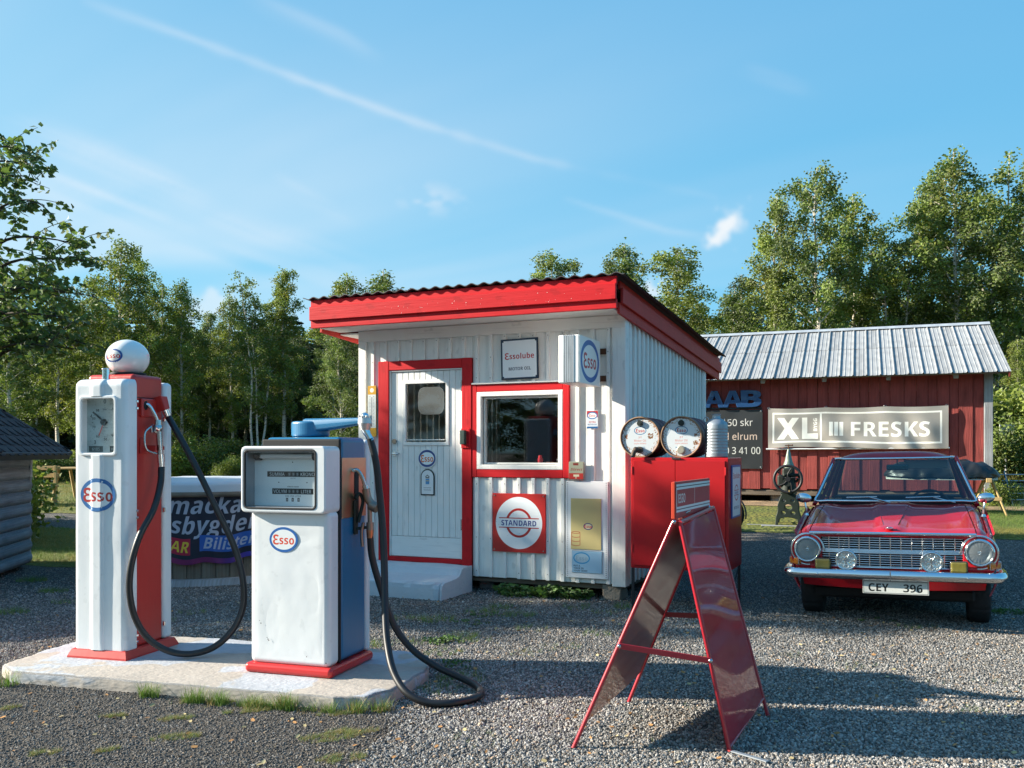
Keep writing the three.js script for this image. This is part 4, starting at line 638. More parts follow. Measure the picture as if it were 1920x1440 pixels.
  // nozzle hanging in its hook
  const nz = part('nozzle', [tube([[W - 0.005, 1.225, -0.30], [W + 0.02, 1.228, -0.31], [W + 0.045, 1.19, -0.325], [W + 0.062, 1.125, -0.34]], 0.012, 20, 10), rod([W + 0.060, 1.135, -0.338], [W + 0.067, 1.10, -0.343], 0.018, 12)], M.steel, P);
  part('valve_body', [tube([[W + 0.066, 1.11, -0.342], [W + 0.075, 1.05, -0.35], [W + 0.10, 1.01, -0.36]], 0.025, 16, 12), cyl(0.034, 0.034, 0.05, 16).rotateZ(1.2).translate(W + 0.112, 1.0, -0.362), rod([W + 0.085, 1.01, -0.355], [W + 0.088, 0.86, -0.355], 0.015, 12), cyl(0.024, 0.024, 0.05, 14).translate(W + 0.088, 0.875, -0.355)], M.brass, nz);
  part('hose_coupling', cyl(0.026, 0.022, 0.05, 8), mat(0.5, 0.24, 0.14, { metalness: 1, roughness: 0.35 }), nz, [W + 0.088, 0.828, -0.355]);
  part('trigger', tube([[W + 0.055, 0.90, -0.33], [W + 0.045, 0.84, -0.325], [W + 0.050, 0.75, -0.325]], 0.010, 14, 6), M.brass, nz);
  part('nozzle_hook', [tube([[W + 0.01, 1.05, -0.315], [W + 0.025, 1.08, -0.335], [W + 0.035, 1.04, -0.36], [W + 0.03, 0.97, -0.345], [W + 0.02, 0.90, -0.33]], 0.011, 24, 8), slab(W - 0.001, W + 0.012, 0.825, 1.04, -0.345, -0.300, 0.004), rod([W + 0.01, 0.86, -0.325], [W + 0.085, 0.872, -0.352], 0.010, 8)], M.iron, P);
  // swivel arm on top
  const base = new THREE.Shape(); base.absellipse(0, 0, 0.125, 0.10, 0, Math.PI * 2);
  part('swivel_base', boxUV(extrude(base, 0.098, 0.014, 3, 24).rotateX(-Math.PI / 2)), M.pumpBlue, P, [0.24, 1.436, -0.31]);
  part('swivel_arm', (() => { const A = [0.24, 1.495, -0.31], B = [0.655, 1.520, -0.215]; return boxUV(grid(16, 12, (u, v) => { const a = u * 2 * Math.PI, x = lerp(A[0], B[0], v), z = lerp(A[2], B[2], v), hh = lerp(0.048, 0.020, v), ww = lerp(0.075, 0.030, v), yc = lerp(A[1], B[1], v) + 0.010; const ca = Math.cos(a), sa = Math.sin(a), q = (t) => Math.sign(t) * Math.abs(t) ** 0.5; return [x - 0.22 * ww * q(ca), yc + hh * q(sa), z + 0.97 * ww * q(ca), v, u]; }).toNonIndexed()); })(), M.pumpBlue, P);
  part('swivel_head', [cyl(0.040, 0.044, 0.035, 20).translate(0, 0.012, 0), cyl(0.044, 0.030, 0.04, 20).translate(0, -0.026, 0), ...Array.from({ length: 8 }, (_, k) => cyl(0.007, 0.007, 0.014, 8).translate(0.037 * Math.cos(k * 0.785), 0.036, 0.037 * Math.sin(k * 0.785)))], mat(0.62, 0.60, 0.58, { metalness: 0.7, roughness: 0.4 }), P, [0.675, 1.520, -0.210]);
  part('swivel_cap', new THREE.SphereGeometry(0.025, 20, 14).translate(0, 0.022, 0), M.chrome, P, [0.675, 1.535, -0.210]);
  P.updateMatrixWorld(true); const inv = P.matrixWorld.clone().invert(), W3 = (q) => V3(...q).applyMatrix4(inv);
  const h0 = W3([-0.905, 1.575, -5.52]), h1 = W3([-0.856, 1.49, -5.52]);
  part('hose_coupling', [rod(h0, h0.clone().lerp(h1, 0.5), 0.024, 6), rod(h0.clone().lerp(h1, 0.45), h1, 0.020, 14)], M.chrome, P);
  const pts = [[-0.831, 1.375, -5.520], [-0.805, 1.154, -5.520], [-0.783, 0.928, -5.500], [-0.768, 0.707, -5.460], [-0.753, 0.496, -5.380], [-0.727, 0.311, -5.280], [-0.671, 0.163, -5.160], [-0.580, 0.072, -5.060], [-0.465, 0.030, -5.030], [-0.326, 0.027, -5.040], [-0.223, 0.027, -5.120], [-0.179, 0.028, -5.240], [-0.212, 0.034, -5.380], [-0.325, 0.053, -5.520], [-0.463, 0.090, -5.620], [-0.606, 0.175, -5.660], [-0.728, 0.317, -5.680], [-0.825, 0.578, -5.680], [-0.879, 0.778, -5.680]].map(W3);
  pts.unshift(h1.clone().lerp(h0, 0.15)); pts.push(V3(W + 0.088, 0.825, -0.355));
  part('hose', tube(pts, 0.0215, 180, 12), hoseMat, P);
}
// ------------------------------------------------------------------ the folding sign on the gravel
{
  const ox = 0.84, oz = -4.66, q = (a) => V3(a[0] - ox, a[1], a[2] - oz);
  const o = thing('folding_sign', 'dark red lacquered folding board sign standing open on the gravel', 'folding sign', [ox, 0, oz]);
  const wood = mat(0.42, 0.016, 0.03, { phys: true, roughness: 0.4, clearcoat: 0.5, clearcoatRoughness: 0.15 });
  const FL = q([0.294, 0, -4.35]), FR = q([1.031, 0, -4.295]), BL = q([0.659, 0, -5.136]), BR = q([1.377, 0, -4.877]), AF = q([0.772, 1.088, -4.335]), AR = q([0.800, 1.085, -4.315]), TB = q([1.083, 1.118, -5.005]), TR = q([1.106, 1.115, -4.985]);
  const gloss = dataTex(256, (x, y) => 0.5 * fbm(x * 2, y * 5, 3, 3, 2, 5) + 0.5 * vnoise(x * 3, y * 9, 9, 3, 9));
  const pr = mat(0.42, 0.010, 0.026, { phys: true, roughness: 0.45, specularIntensity: 0.3, clearcoat: 0.75, clearcoatRoughness: 0.03, bumpMap: gloss, bumpScale: 0.05 });
  const pb = mat(0.30, 0.070, 0.050, { phys: true, roughness: 0.4, specularIntensity: 0.4, clearcoat: 0.7, clearcoatRoughness: 0.08, bumpMap: gloss, bumpScale: 0.03 });
  const panel = (a0, a1, b0, b1, ta, tb, lift, s) => { // between two legs
    const A0 = a0.clone().lerp(a1, ta), B0 = b0.clone().lerp(b1, tb), n = a1.clone().sub(a0).cross(b0.clone().sub(a0)).normalize().multiplyScalar(s);
    return grid(10, 24, (u, v) => { const p = A0.clone().lerp(a1, v * 0.985).lerp(B0.clone().lerp(b1, v * 0.985), 0.02 + 0.96 * u); const w = 0.009 * Math.sin(u * Math.PI) * Math.sin(v * 7.5 + u) * (1 - v); p.addScaledVector(n, lift + w); return [p.x, p.y, p.z, u * 0.75, v * 1.15]; });
  };
  const L1 = part('leg_panel', [panel(FL, AF, BL, TB, 0.11, 0.165, 0.002, -1), panel(FL, AF, BL, TB, 0.11, 0.165, -0.003, -1)], pb, o);
  const R1 = part('leg_panel', [panel(FR, AR, BR, TR, 0.012, 0.085, 0.002, -1), panel(FR, AR, BR, TR, 0.012, 0.085, -0.003, -1)], pr, o);
  for (const [a, b, w] of [[FL, AF, 0], [BL, TB, 0], [FR, AR, 0], [BR, TR, 0]]) part('leg', rod(a, b, 0.0105, 8), wood, o);
  part('bottom_rail', rod(FR.clone().lerp(AR, 0.014), BR.clone().lerp(TR, 0.085), 0.008, 6), wood, o);
  part('top_rail', rod(AR, TR, 0.011, 8), wood, o);
  const c1 = FL.clone().lerp(AF, 0.455), c2 = FR.clone().lerp(AR, 0.40), c3 = BL.clone().lerp(TB, 0.46), c4 = BR.clone().lerp(TR, 0.47);
  const bz = (a, b) => bar([a.x, a.y, a.z + 0.014], [b.x, b.y, b.z + 0.014], 0.028, 0.006);
  part('cross_bar', bz(c1, c2), wood, o); part('cross_bar', bz(c3, c4), wood, o);
  for (const p of [c1, c2, AF, TB]) part('bolt', new THREE.SphereGeometry(0.011, 10, 8), M.steel, o, [p.x, p.y, p.z + 0.018]);
  part('wing_nut', [rod([0, 0, 0], [0.06, 0.035, 0.0], 0.005, 6), rod([0, 0, 0], [0.055, -0.012, 0.01], 0.005, 6), new THREE.SphereGeometry(0.012, 8, 6)], M.steel, o, [-0.01, 1.095, 0.14]);
  // header board
  const h = new THREE.Group(); h.name = 'header_board'; h.position.set(AF.x, 1.10, AF.z); h.rotation.y = Math.atan2(0.67, 0.311); o.add(h);
  part('board', slab(-0.006, 0.735, 0, 0.178, -0.009, 0.009, 0.003), mat(0.50, 0.05, 0.02, { roughness: 0.4 }), h);
  const f = faceMat(900, 218, (x, w, h2) => { x.fillStyle = '#a81420'; x.fillRect(0, 0, w, h2); x.fillStyle = '#e3e6e2'; x.fillRect(22, 12, w - 22, 34); x.fillRect(22, 150, w - 22, 34); x.fillRect(22, 12, 12, 172); x.fillStyle = '#2b3a3a'; x.fillRect(22, 26, w - 22, 6); x.fillRect(22, 164, w - 22, 6); x.fillStyle = '#d7d3cc'; x.fillRect(470, 46, 8, 104); text(x, 'ESSO', 78, 150, 102, '#ddd9d2', { sx: 0.95 }); }, { roughness: 0.4, clearcoat: 0.25 });
  part('printed_face', plane(0.730, 0.172), f, h, [0.364, 0.089, 0.0102]);
}
// a pale strip of metal lying at the foot of the folding sign
{ const o = thing('metal_strip', 'pale flat metal strip lying on the gravel at the front foot of the folding sign', 'strip', [1.10, 0.012, -4.20]); part('strip', slab(-0.10, 0.10, -0.003, 0.003, -0.012, 0.012, 0.001), M.galv, o, null, [0, -0.9, 0.02]); part('tip', slab(-0.125, -0.102, -0.003, 0.004, -0.012, 0.012, 0.001), mat(0.4, 0.03, 0.03), o, null, [0, -0.9, 0.02]); }
// ------------------------------------------------------------------ the red cabinet and what stands on it
const CAB = [1.07, 0, -8.2], cabPoint = (x, y, z) => { const a = KDEG * Math.PI / 180, c = Math.cos(a), s = Math.sin(a); return [CAB[0] + x * c - z * s, y, CAB[2] + x * s + z * c]; };
{
  const o = thing('oil_cabinet', 'red two-door metal cabinet on thin black legs beside the kiosk', 'cabinet', CAB, KDEG);
  const W = 0.876, D = 0.66;
  part('body', slab(0, W, 0.375, 1.372, -D, -0.012, 0.006), M.cabRed, o);
  for (const s of [0, 1]) { const d = part('door', slab(s ? 0.415 : 0.026, s ? 0.850 : 0.412, 0.402, 1.345, -0.0115, 0.006, 0.003), M.cabRed, o); for (const y of [0.52, 1.22]) part('hinge', rod([s ? 0.856 : 0.020, y, 0.004], [s ? 0.856 : 0.020, y + 0.07, 0.004], 0.009, 8), M.cabRed, d); }
  part('top_latch', slab(0.38, 0.46, 1.355, 1.371, -0.010, 0.004, 0.002), M.dark, o);
  for (const [x, z] of [[0.02, -0.02], [W - 0.02, -0.02], [0.02, -D + 0.02], [W - 0.02, -D + 0.02]]) part('leg', slab(x - 0.012, x + 0.012, 0, 0.374, z - 0.012, z + 0.012, 0.002), M.black, o);
  part('brace', rod([W - 0.02, 0.05, -0.03], [W - 0.02, 0.36, -D + 0.03], 0.006, 6), M.black, o);
  part('rail', slab(W - 0.028, W - 0.014, 0.09, 0.115, -D + 0.034, -0.034, 0.002), M.black, o);
  const f = faceMat(300, 420, (x, w, h) => { x.fillStyle = '#27589e'; x.fillRect(0, 0, w, h); x.fillStyle = '#dfe2e4'; x.fillRect(14, 14, w - 28, h - 28); text(x, 'Essolube', 60, 150, 84, '#b4262a', { sx: 0.95 }); x.strokeStyle = '#b4262a'; x.lineWidth = 10; x.beginPath(); x.ellipse(150, 220, 66, 60, 0, 0, 7); x.stroke(); x.fillStyle = '#dfe2e4'; x.fillRect(70, 200, 160, 40); x.fillStyle = '#b4262a'; x.fillRect(70, 198, 160, 6); x.fillRect(70, 236, 160, 6); text(x, 'STANDARD', 26, 150, 221, '#27306f'); text(x, 'MOTOR OIL', 34, 150, 340, '#34466f'); });
  const s = sign('enamel_sign', 'blue-edged motor oil sign on the right side of the red cabinet', 'sign', 0.40, 0.47, f, null, mat(0.03, 0.12, 0.38), 0.010); s.position.set(...cabPoint(W + 0.001, 1.07, -0.33)); s.rotation.y = -KDEG * Math.PI / 180 + Math.PI / 2;
}
{
  const drumFace = (seed, patch) => faceMat(512, 512, (x, w, h) => {
    x.fillStyle = '#cdd2d4'; x.fillRect(0, 0, w, h); const r = rng(seed);
    essoOval(x, 256, 166, 172, 112, 10, { fill: '#d2d6d7', blue: '#2a6a94', red: '#b02a2a', size: 0.44 }); x.fillStyle = '#cdd2d4'; for (const [a, b] of [[250, 108], [250, 224]]) x.fillRect(a - 50, b - 8, 14, 16);
    text(x, '2-T', 32, 254, 258, '#c05a48'); text(x, 'Motor Oil', 40, 254, 302, '#c05a48', { weight: 'normal' }); text(x, 'OLJEKLARERAD', 26, 254, 342, '#c05a48', { weight: 'normal' }); text(x, 'MOTOR OIL', 28, 254, 396, '#3a6f96'); text(x, 'ESSOLUBE', 24, 88, 190, '#3a6f96', { rot: -1.05 });
    for (let i = 0; i < 420; i++) { const a = r() * 6.28, R = 256 * (1 - 0.20 * r() ** 2.2), s = 2 + 9 * r() * r(); x.fillStyle = `rgba(${95 + 60 * r() | 0},${55 + 30 * r() | 0},25,${0.35 + 0.5 * r()})`; x.beginPath(); x.ellipse(256 + Math.cos(a) * R, 256 + Math.sin(a) * R, s, s * (0.5 + r()), a, 0, 7); x.fill(); }
    for (const [a, b, s] of patch) for (let i = 0; i < 26; i++) { x.fillStyle = `rgba(${96 + 50 * r() | 0},${58 + 24 * r() | 0},34,0.75)`; x.beginPath(); x.ellipse(a + (r() - 0.5) * s * 2, b + (r() - 0.5) * s * 2, 3 + s * 0.35 * r(), 3 + s * 0.3 * r(), r() * 3, 0, 7); x.fill(); }
  }, { roughness: 0.45, clearcoat: 0.1 });
  const drum = (label, x, seed, patch, tap) => {
    const o = thing('oil_drum', label, 'oil drum', cabPoint(x, 1.373, -0.05), KDEG, 'oil drums lying on the red cabinet'), R = 0.183, L = 0.50;
    const pr = [[0, -L], [R - 0.014, -L], [R - 0.012, -L - 0.012], [R, -L - 0.012], [R, -L + 0.02], [R - 0.004, -L + 0.03], [R - 0.004, -0.34], [R + 0.003, -0.33], [R - 0.004, -0.32], [R - 0.004, -0.18], [R + 0.003, -0.17], [R - 0.004, -0.16], [R - 0.004, -0.03], [R, -0.02], [R, 0.012], [R - 0.011, 0.012], [R - 0.013, 0.0]].map(([a, b]) => new THREE.Vector2(a, b));
    part('shell', boxUV(new THREE.LatheGeometry(pr, 48).rotateX(Math.PI / 2)), mat(0.15, 0.022, 0.024, { roughness: 0.5, map: metalWear }), o, [0, R, 0]);
    part('rim', new THREE.TorusGeometry(R - 0.003, 0.007, 10, 56), mat(0.34, 0.20, 0.11, { roughness: 0.8, map: galvMap }), o, [0, R, 0.010]);
    part('end_face', disc((R - 0.012) * 2, (R - 0.012) * 2, 56), drumFace(seed, patch), o, [0, R, 0.0012]);
    part('bung', [cyl(0.026, 0.028, 0.02, 12).rotateX(Math.PI / 2), cyl(0.012, 0.012, 0.028, 8).rotateX(Math.PI / 2)], M.iron, o, [0.0, R + 0.125, 0.012]);
    if (tap) part('tap', [cyl(0.030, 0.030, 0.05, 12).rotateX(Math.PI / 2).translate(0, 0, 0.02), tube([[0, 0, 0.03], [-0.03, -0.012, 0.075], [-0.045, -0.06, 0.09]], 0.021, 14, 10), new THREE.SphereGeometry(0.028, 12, 10).translate(-0.022, 0.0, 0.065)], mat(0.09, 0.065, 0.05, { roughness: 0.7, metalness: 0.4 }), o, [0.0, R - 0.115, 0.004]);
    else part('filler_cap', [new THREE.TorusGeometry(0.030, 0.009, 10, 24), cyl(0.027, 0.027, 0.02, 20).rotateX(Math.PI / 2)], mat(0.42, 0.38, 0.30, { metalness: 0.6, roughness: 0.5 }), o, [0.0, R - 0.115, 0.014]);
    return o;
  };
  drum('left white-faced rusty oil drum with a brown tap, lying on the cabinet', 0.078, 21, [[398, 238, 34], [52, 250, 26]], true);
  drum('right white-faced rusty oil drum with a round cap, lying on the cabinet', 0.455, 37, [[440, 330, 26], [446, 230, 16]], false);
  const c = thing('milk_can', 'ribbed galvanised can standing at the right end of the cabinet top', 'can', cabPoint(0.748, 1.373, -0.13), KDEG);
  const pr = [[0, 0], [0.098, 0], [0.101, 0.012]]; for (let k = 0; k < 9; k++) { const y = 0.03 + k * 0.027; pr.push([0.098, y], [0.1025, y + 0.009], [0.098, y + 0.018]); } pr.push([0.1, 0.285], [0.094, 0.305], [0.062, 0.335], [0.036, 0.345], [0.034, 0.375], [0.040, 0.378], [0.040, 0.384], [0, 0.386]);
  part('body', boxUV(new THREE.LatheGeometry(pr.map(([a, b]) => new THREE.Vector2(a, b)), 40)), M.galv, c);
  part('handle', new THREE.TorusGeometry(0.022, 0.004, 8, 20, 4.5), M.galv, c, [-0.085, 0.335, 0.02]); part('handle', new THREE.TorusGeometry(0.022, 0.004, 8, 20, 4.5), M.galv, c, [0.085, 0.33, -0.02], [0, 0, 2.2]);
  const b = thing('wooden_wedge', 'pale wooden batten behind the right oil drum on the cabinet', 'batten', cabPoint(0.64, 1.373, -0.42), KDEG); part('batten', slab(-0.05, 0.05, 0, 0.19, -0.02, 0.02, 0.004), mat(0.55, 0.60, 0.66, { roughness: 0.7 }), b);
}
// ------------------------------------------------------------------ the red saloon car
{
  const car = thing('parked_car', 'red 1960s saloon car with chrome bumper and extra lamps parked beside the kiosk', 'car', [3.042, -0.012, -7.259], 24);
  const T = new THREE.Group(); T.name = 'tilt';
  const roll = 0.020; const C = car; // the yard leans a little under the car
  car.rotation.z = 0; car.rotateZ(roll);
  const LEN = 4.05, AX1 = -0.70, AX2 = -3.12;
  // half outline of the body in x at a height fraction, along z
  const halfW = (z) => { const t = -z / LEN; return 0.785 - 0.10 * Math.max(0, (0.05 - t) / 0.05) ** 2 * 0.6 - 0.10 * Math.max(0, (t - 0.85) / 0.15) ** 2; };
  const deck = (z) => { if (z > -1.28) return lerp(0.782, 0.958, smoothstep(-z, -0.25, 1.28) * 0.55 + 0.45 * clamp(-z / 1.28, 0, 1)); if (z < -3.3) return lerp(0.93, 0.80, smoothstep(-z, 3.3, LEN)); return 0.95; };
  const shoulder = (z) => deck(z) - (z > -1.28 ? 0.030 : 0.03);
  const bottom = (z) => { let y = 0.30; for (const a of [AX1, AX2]) { const d = Math.abs(z - a); if (d < 0.34) y = Math.max(y, 0.30 + Math.sqrt(0.34 ** 2 - d * d) * 0.95); } return y; };
  // sides
  const nz = 90, side = (s) => grid(12, nz, (u, v) => {
    const z = lerp(-0.055, -LEN, v), w = halfW(z), b = bottom(z), t = shoulder(z), y = lerp(b, t, u), k = (y - 0.30) / (t - 0.30);
    const x = w * (0.93 + 0.07 * Math.sin(Math.PI * clamp(k * 0.75 + 0.12, 0, 1))) - 0.045 * smoothstep(k, 0.78, 1.0) - 0.02 * (1 - smoothstep(k, 0, 0.2)); return [s * x, y, z, z, y];
  }, { flip: s < 0 });
  part('body', [side(1), side(-1)], M.carRed, C);
  // top of the wings and bonnet: one smooth surface, cut into bonnet and wings
  const hoodEdge = (z) => lerp(0.625, 0.590, clamp(-z / 1.2, 0, 1));
  const topY = (x, z) => { const w = halfW(z) - 0.045, a = Math.abs(x) / w, d = deck(z); let y = d - 0.028 * a ** 2.5 - 0.03 * smoothstep(a, 0.86, 1); y += 0.016 * (1 - smoothstep(Math.abs(x), 0.06 + 0.06 * clamp(-z / 1.2, 0, 1), 0.10 + 0.09 * clamp(-z / 1.2, 0, 1))) * smoothstep(-z, 0.02, 0.1); y += 0.018 * smoothstep(a, 0.55, 0.82) * (1 - smoothstep(a, 0.88, 1.0)); if (z > -0.20) y -= 0.05 * ((0.20 + z) / 0.20) ** 2; return y; };
  const wing = (s) => grid(8, 40, (u, v) => { const z = lerp(-0.055, -1.26, v), w = halfW(z) - 0.0275, x = lerp(hoodEdge(z) + 0.004, w, u); return [s * x, u > 0.999 ? shoulder(z) : topY(x, z), z, x, z]; }, { flip: s > 0 });
  part('wing', wing(1), M.carRed, C); part('wing', wing(-1), M.carRed, C);
  const bonnet = part('bonnet', grid(44, 44, (u, v) => { const z = lerp(-0.045, -1.14, v), e = hoodEdge(z) - 0.004, x = lerp(-e, e, u); return [x, topY(x, z) + 0.002, z, x, z]; }, { flip: true }), M.carRed, C);
  part('seam', [1, -1].map((s) => grid(2, 30, (u, v) => { const z = lerp(-0.05, -1.2, v), x = hoodEdge(z) + lerp(-0.006, 0.006, u); return [s * x, topY(x, z) - 0.009, z]; })), M.dark, C);
  part('scuttle', grid(30, 5, (u, v) => { const z = lerp(-1.145, -1.285, v), x = lerp(-0.61, 0.61, u); return [x, topY(x, z) + 0.001, z, x, z]; }, { flip: true }), M.carRed, C);
  for (const s of [-1, 1]) { const sl = []; for (let k = 0; k < 22; k++) sl.push(slab(-0.0035, 0.0035, -0.002, 0.0025, -0.016, 0.016, 0.001).translate(s * 0.27 + (k - 11) * 0.0155, topY(s * 0.27, -1.19) + 0.001, -1.19)); part('air_vent', sl, M.dark, C); }
  part('bonnet_emblem', [new THREE.SphereGeometry(0.028, 16, 10).scale(1.15, 0.4, 0.8), new THREE.TorusGeometry(0.026, 0.005, 8, 24).rotateX(1.2)], M.chrome, bonnet, [-0.005, topY(0, -0.10) + 0.012, -0.085]);
  const cr = []; for (const s of [-1, 1]) cr.push(tube(Array.from({ length: 8 }, (_, k) => { const z = -0.10 - k * 0.148, x = s * (0.045 + 0.014 * k); return [x, topY(x, z) + 0.003, z]; }), 0.0028, 24, 5)); part('bonnet_crease', cr, M.carRed, bonnet);
  // chrome lip that runs round the lamps
  const lip = []; for (let k = 0; k <= 20; k++) { const t = k / 20; lip.push(V3(lerp(-0.62, 0.62, t), 0.778 - 0.004 * Math.abs(t - 0.5), -0.040 + 0.020 * Math.sin(Math.PI * t))); }
  part('chrome_lip', tube(lip, 0.0125, 50, 8), M.chrome, C);
  // front panel with grille opening and lamp holes
  const fp = new THREE.Shape(); fp.moveTo(-0.70, 0.46); fp.lineTo(0.70, 0.46); fp.quadraticCurveTo(0.775, 0.50, 0.772, 0.63); fp.quadraticCurveTo(0.765, 0.755, 0.65, 0.778); fp.lineTo(-0.65, 0.778); fp.quadraticCurveTo(-0.765, 0.755, -0.772, 0.63); fp.quadraticCurveTo(-0.775, 0.50, -0.70, 0.46);
  const gh = new THREE.Path(); gh.moveTo(-0.520, 0.500); gh.lineTo(0.520, 0.500); gh.lineTo(0.534, 0.745); gh.lineTo(-0.534, 0.745); gh.closePath(); fp.holes.push(gh); for (const s of [-1, 1]) { const q = new THREE.Path(); q.absellipse(s * 0.640, 0.638, 0.091, 0.091, 0, Math.PI * 2); fp.holes.push(q); }
  part('front_panel', boxUV(extrude(fp, 0.06, 0.004, 1, 12)), M.carRed, C, [0, 0, -0.115]);
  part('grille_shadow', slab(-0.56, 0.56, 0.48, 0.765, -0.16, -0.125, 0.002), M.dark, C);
  const gr = new THREE.Group(); gr.name = 'grille'; C.add(gr);
  const bow = (x) => 0.035 * (1 - (x / 0.55) ** 2);
  const hbar = (y, r, rz) => tube(Array.from({ length: 11 }, (_, k) => { const x = lerp(-0.528, 0.528, k / 10); return [x, y, -0.075 + bow(x) - 0.01]; }), r, 30, 6).scale(1, 1, 1);
  for (let k = 0; k < 6; k++) part('grille_bar', hbar(0.738 - k * 0.0185, 0.0045), M.chrome, gr);
  for (let k = 0; k < 6; k++) part('grille_bar', hbar(0.598 - k * 0.0180, 0.0042), M.chrome, gr);
  part('grille_centre_bar', [0.626, 0.617, 0.635].map((y) => hbar(y, 0.0085)), M.chrome, gr);
  part('grille_base_bar', hbar(0.497, 0.0085), M.chrome, gr);
  for (let k = 0; k < 13; k++) { const x = lerp(-0.47, 0.47, k / 12); part('grille_upright', slab(x - 0.0035, x + 0.0035, 0.642, 0.745, -0.092 + bow(x), -0.076 + bow(x), 0.001), M.chrome, gr); part('grille_upright', slab(x - 0.0035, x + 0.0035, 0.503, 0.608, -0.092 + bow(x), -0.077 + bow(x), 0.001), M.chrome, gr); }
  // headlights
  for (const s of [-1, 1]) {
    const h = new THREE.Group(); h.name = 'headlight'; h.position.set(s * 0.640, 0.638, -0.062); C.add(h);
    part('trim_ring', new THREE.TorusGeometry(0.129, 0.008, 10, 56, 4.9).rotateZ(s > 0 ? -1.7 : -0.05), M.chrome, h, [0, 0, 0.004]);
    part('lamp_ring', new THREE.LatheGeometry([[0.086, 0.02], [0.091, 0.033], [0.099, 0.035], [0.107, 0.026], [0.111, 0.005], [0.110, -0.03]].map(([a, b]) => new THREE.Vector2(a, b)), 48).rotateX(Math.PI / 2), M.chrome, h, [0, 0, 0.012]);
    part('reflector', new THREE.LatheGeometry([[0.010, -0.05], [0.045, -0.038], [0.075, -0.01], [0.087, 0.02]].map(([a, b]) => new THREE.Vector2(a, b)), 40).rotateX(Math.PI / 2), mat(0.52, 0.54, 0.56, { metalness: 0.9, roughness: 0.35 }), h, [0, 0, 0.012]);
    part('bulb_cover', new THREE.SphereGeometry(0.018, 14, 10), M.chrome, h, [0, 0, 0.0]);
    const flute = dataTex(128, (x) => 0.5 + 0.5 * Math.sin(x * Math.PI * 2 * 18));
    part('lens', new THREE.SphereGeometry(0.19, 32, 12, 0, Math.PI * 2, 0, 0.475).rotateX(Math.PI / 2).translate(0, 0, -0.147), new THREE.MeshPhysicalMaterial({ color: 0xe6ecec, transmission: 0.9, thickness: 0, roughness: 0.12, bumpMap: flute, bumpScale: 0.002 }), h, [0, 0, 0.012]);
  }
  // round extra lamps and small yellow lamps on the bumper
  for (const x of [-0.332, 0.300]) {
    const h = new THREE.Group(); h.name = 'spot_lamp'; h.position.set(x, 0.562, 0.03); C.add(h);
    part('bowl', new THREE.SphereGeometry(0.080, 28, 16, 0, Math.PI * 2, 0, Math.PI / 2).rotateX(-Math.PI / 2).scale(1, 1, 0.8), M.chrome, h);
    part('rim', new THREE.TorusGeometry(0.076, 0.008, 10, 40), M.chrome, h, [0, 0, 0.002]);
    part('reflector', new THREE.CircleGeometry(0.072, 32), mat(0.66, 0.66, 0.62, { metalness: 1, roughness: 0.22, bumpMap: dentBump, bumpScale: 0.02 }), h, [0, 0, -0.006]);
    part('lens', new THREE.SphereGeometry(0.14, 28, 10, 0, Math.PI * 2, 0, 0.54).rotateX(Math.PI / 2).translate(0, 0, -0.117), M.glass, h);
    part('bar', slab(-0.004, 0.004, -0.068, 0.068, 0.002, 0.008, 0.001), M.steel, h);
    part('stalk', [rod([0, -0.075, -0.02], [0, -0.115, -0.02], 0.010, 8), cyl(0.026, 0.026, 0.01, 14).translate(0, -0.078, -0.02)], M.steel, h);
  }
  for (const x of [-0.512, 0.492]) { const h = new THREE.Group(); h.name = 'fog_lamp'; h.position.set(x, 0.527, 0.015); C.add(h); part('housing', rbox(0.128, 0.092, 0.06, 0.016, 3), M.black, h, [0, 0, -0.012]); part('lens', rbox(0.118, 0.082, 0.03, 0.014, 3), mat(0.15, 0.125, 0.014, { phys: true, roughness: 0.2, clearcoat: 1, clearcoatRoughness: 0.05, bumpMap: dataTex(64, (a, b) => 0.5 + 0.25 * Math.sin(a * 80) + 0.25 * Math.sin(b * 60)), bumpScale: 0.002 }), h, [0, 0, 0.010]); part('stalk', rod([0, -0.046, -0.01], [0, -0.075, -0.015], 0.008, 6), M.steel, h); }
  for (const s of [-1, 1]) { const h = new THREE.Group(); h.name = 'turn_signal'; h.position.set(s * 0.738, 0.537, -0.075); h.rotation.y = s * 0.75; C.add(h); part('lens', rbox(0.105, 0.058, 0.05, 0.018, 3), mat(0.60, 0.18, 0.02, { phys: true, roughness: 0.18, clearcoat: 1 }), h); part('trim', frame(0.115, 0.066, 0.006, 0.012, 0.012, 0.002), M.chrome, h, [0, 0, 0.008]); }
  // bumper: a pressed section swept round the front
  { const path = []; for (let k = 0; k <= 60; k++) { const t = lerp(-1, 1, k / 60), a = Math.abs(t); const x = Math.sign(t) * Math.min(0.80, 0.845 * a ** 0.98), e = Math.max(0, a - 0.86) / 0.14; path.push([Math.sign(t) * (a < 0.86 ? a / 0.86 * 0.755 : 0.755 + 0.045 * Math.sin(e * Math.PI / 2)), 0.055 + 0.035 * (1 - Math.min(1, a / 0.86) ** 2) - 0.30 * e * e]); }
    const sec = [[-0.02, 0.488], [0.018, 0.497], [0.032, 0.486], [0.040, 0.470], [0.046, 0.455], [0.040, 0.440], [0.026, 0.424], [0.006, 0.415], [-0.02, 0.416]];
    const g = grid(60, sec.length - 1, (u, v, i, j) => { const [x, z] = path[i], a = path[Math.max(0, i - 1)], b = path[Math.min(60, i + 1)], tx = b[0] - a[0], tz = b[1] - a[1], l = Math.hypot(tx, tz), nx = -tz / l, nz = tx / l, [o, y] = sec[j]; return [x - nx * -o * -1 * -1, y, z + nz * o]; });
    const bp = part('bumper', g, M.chrome, C);
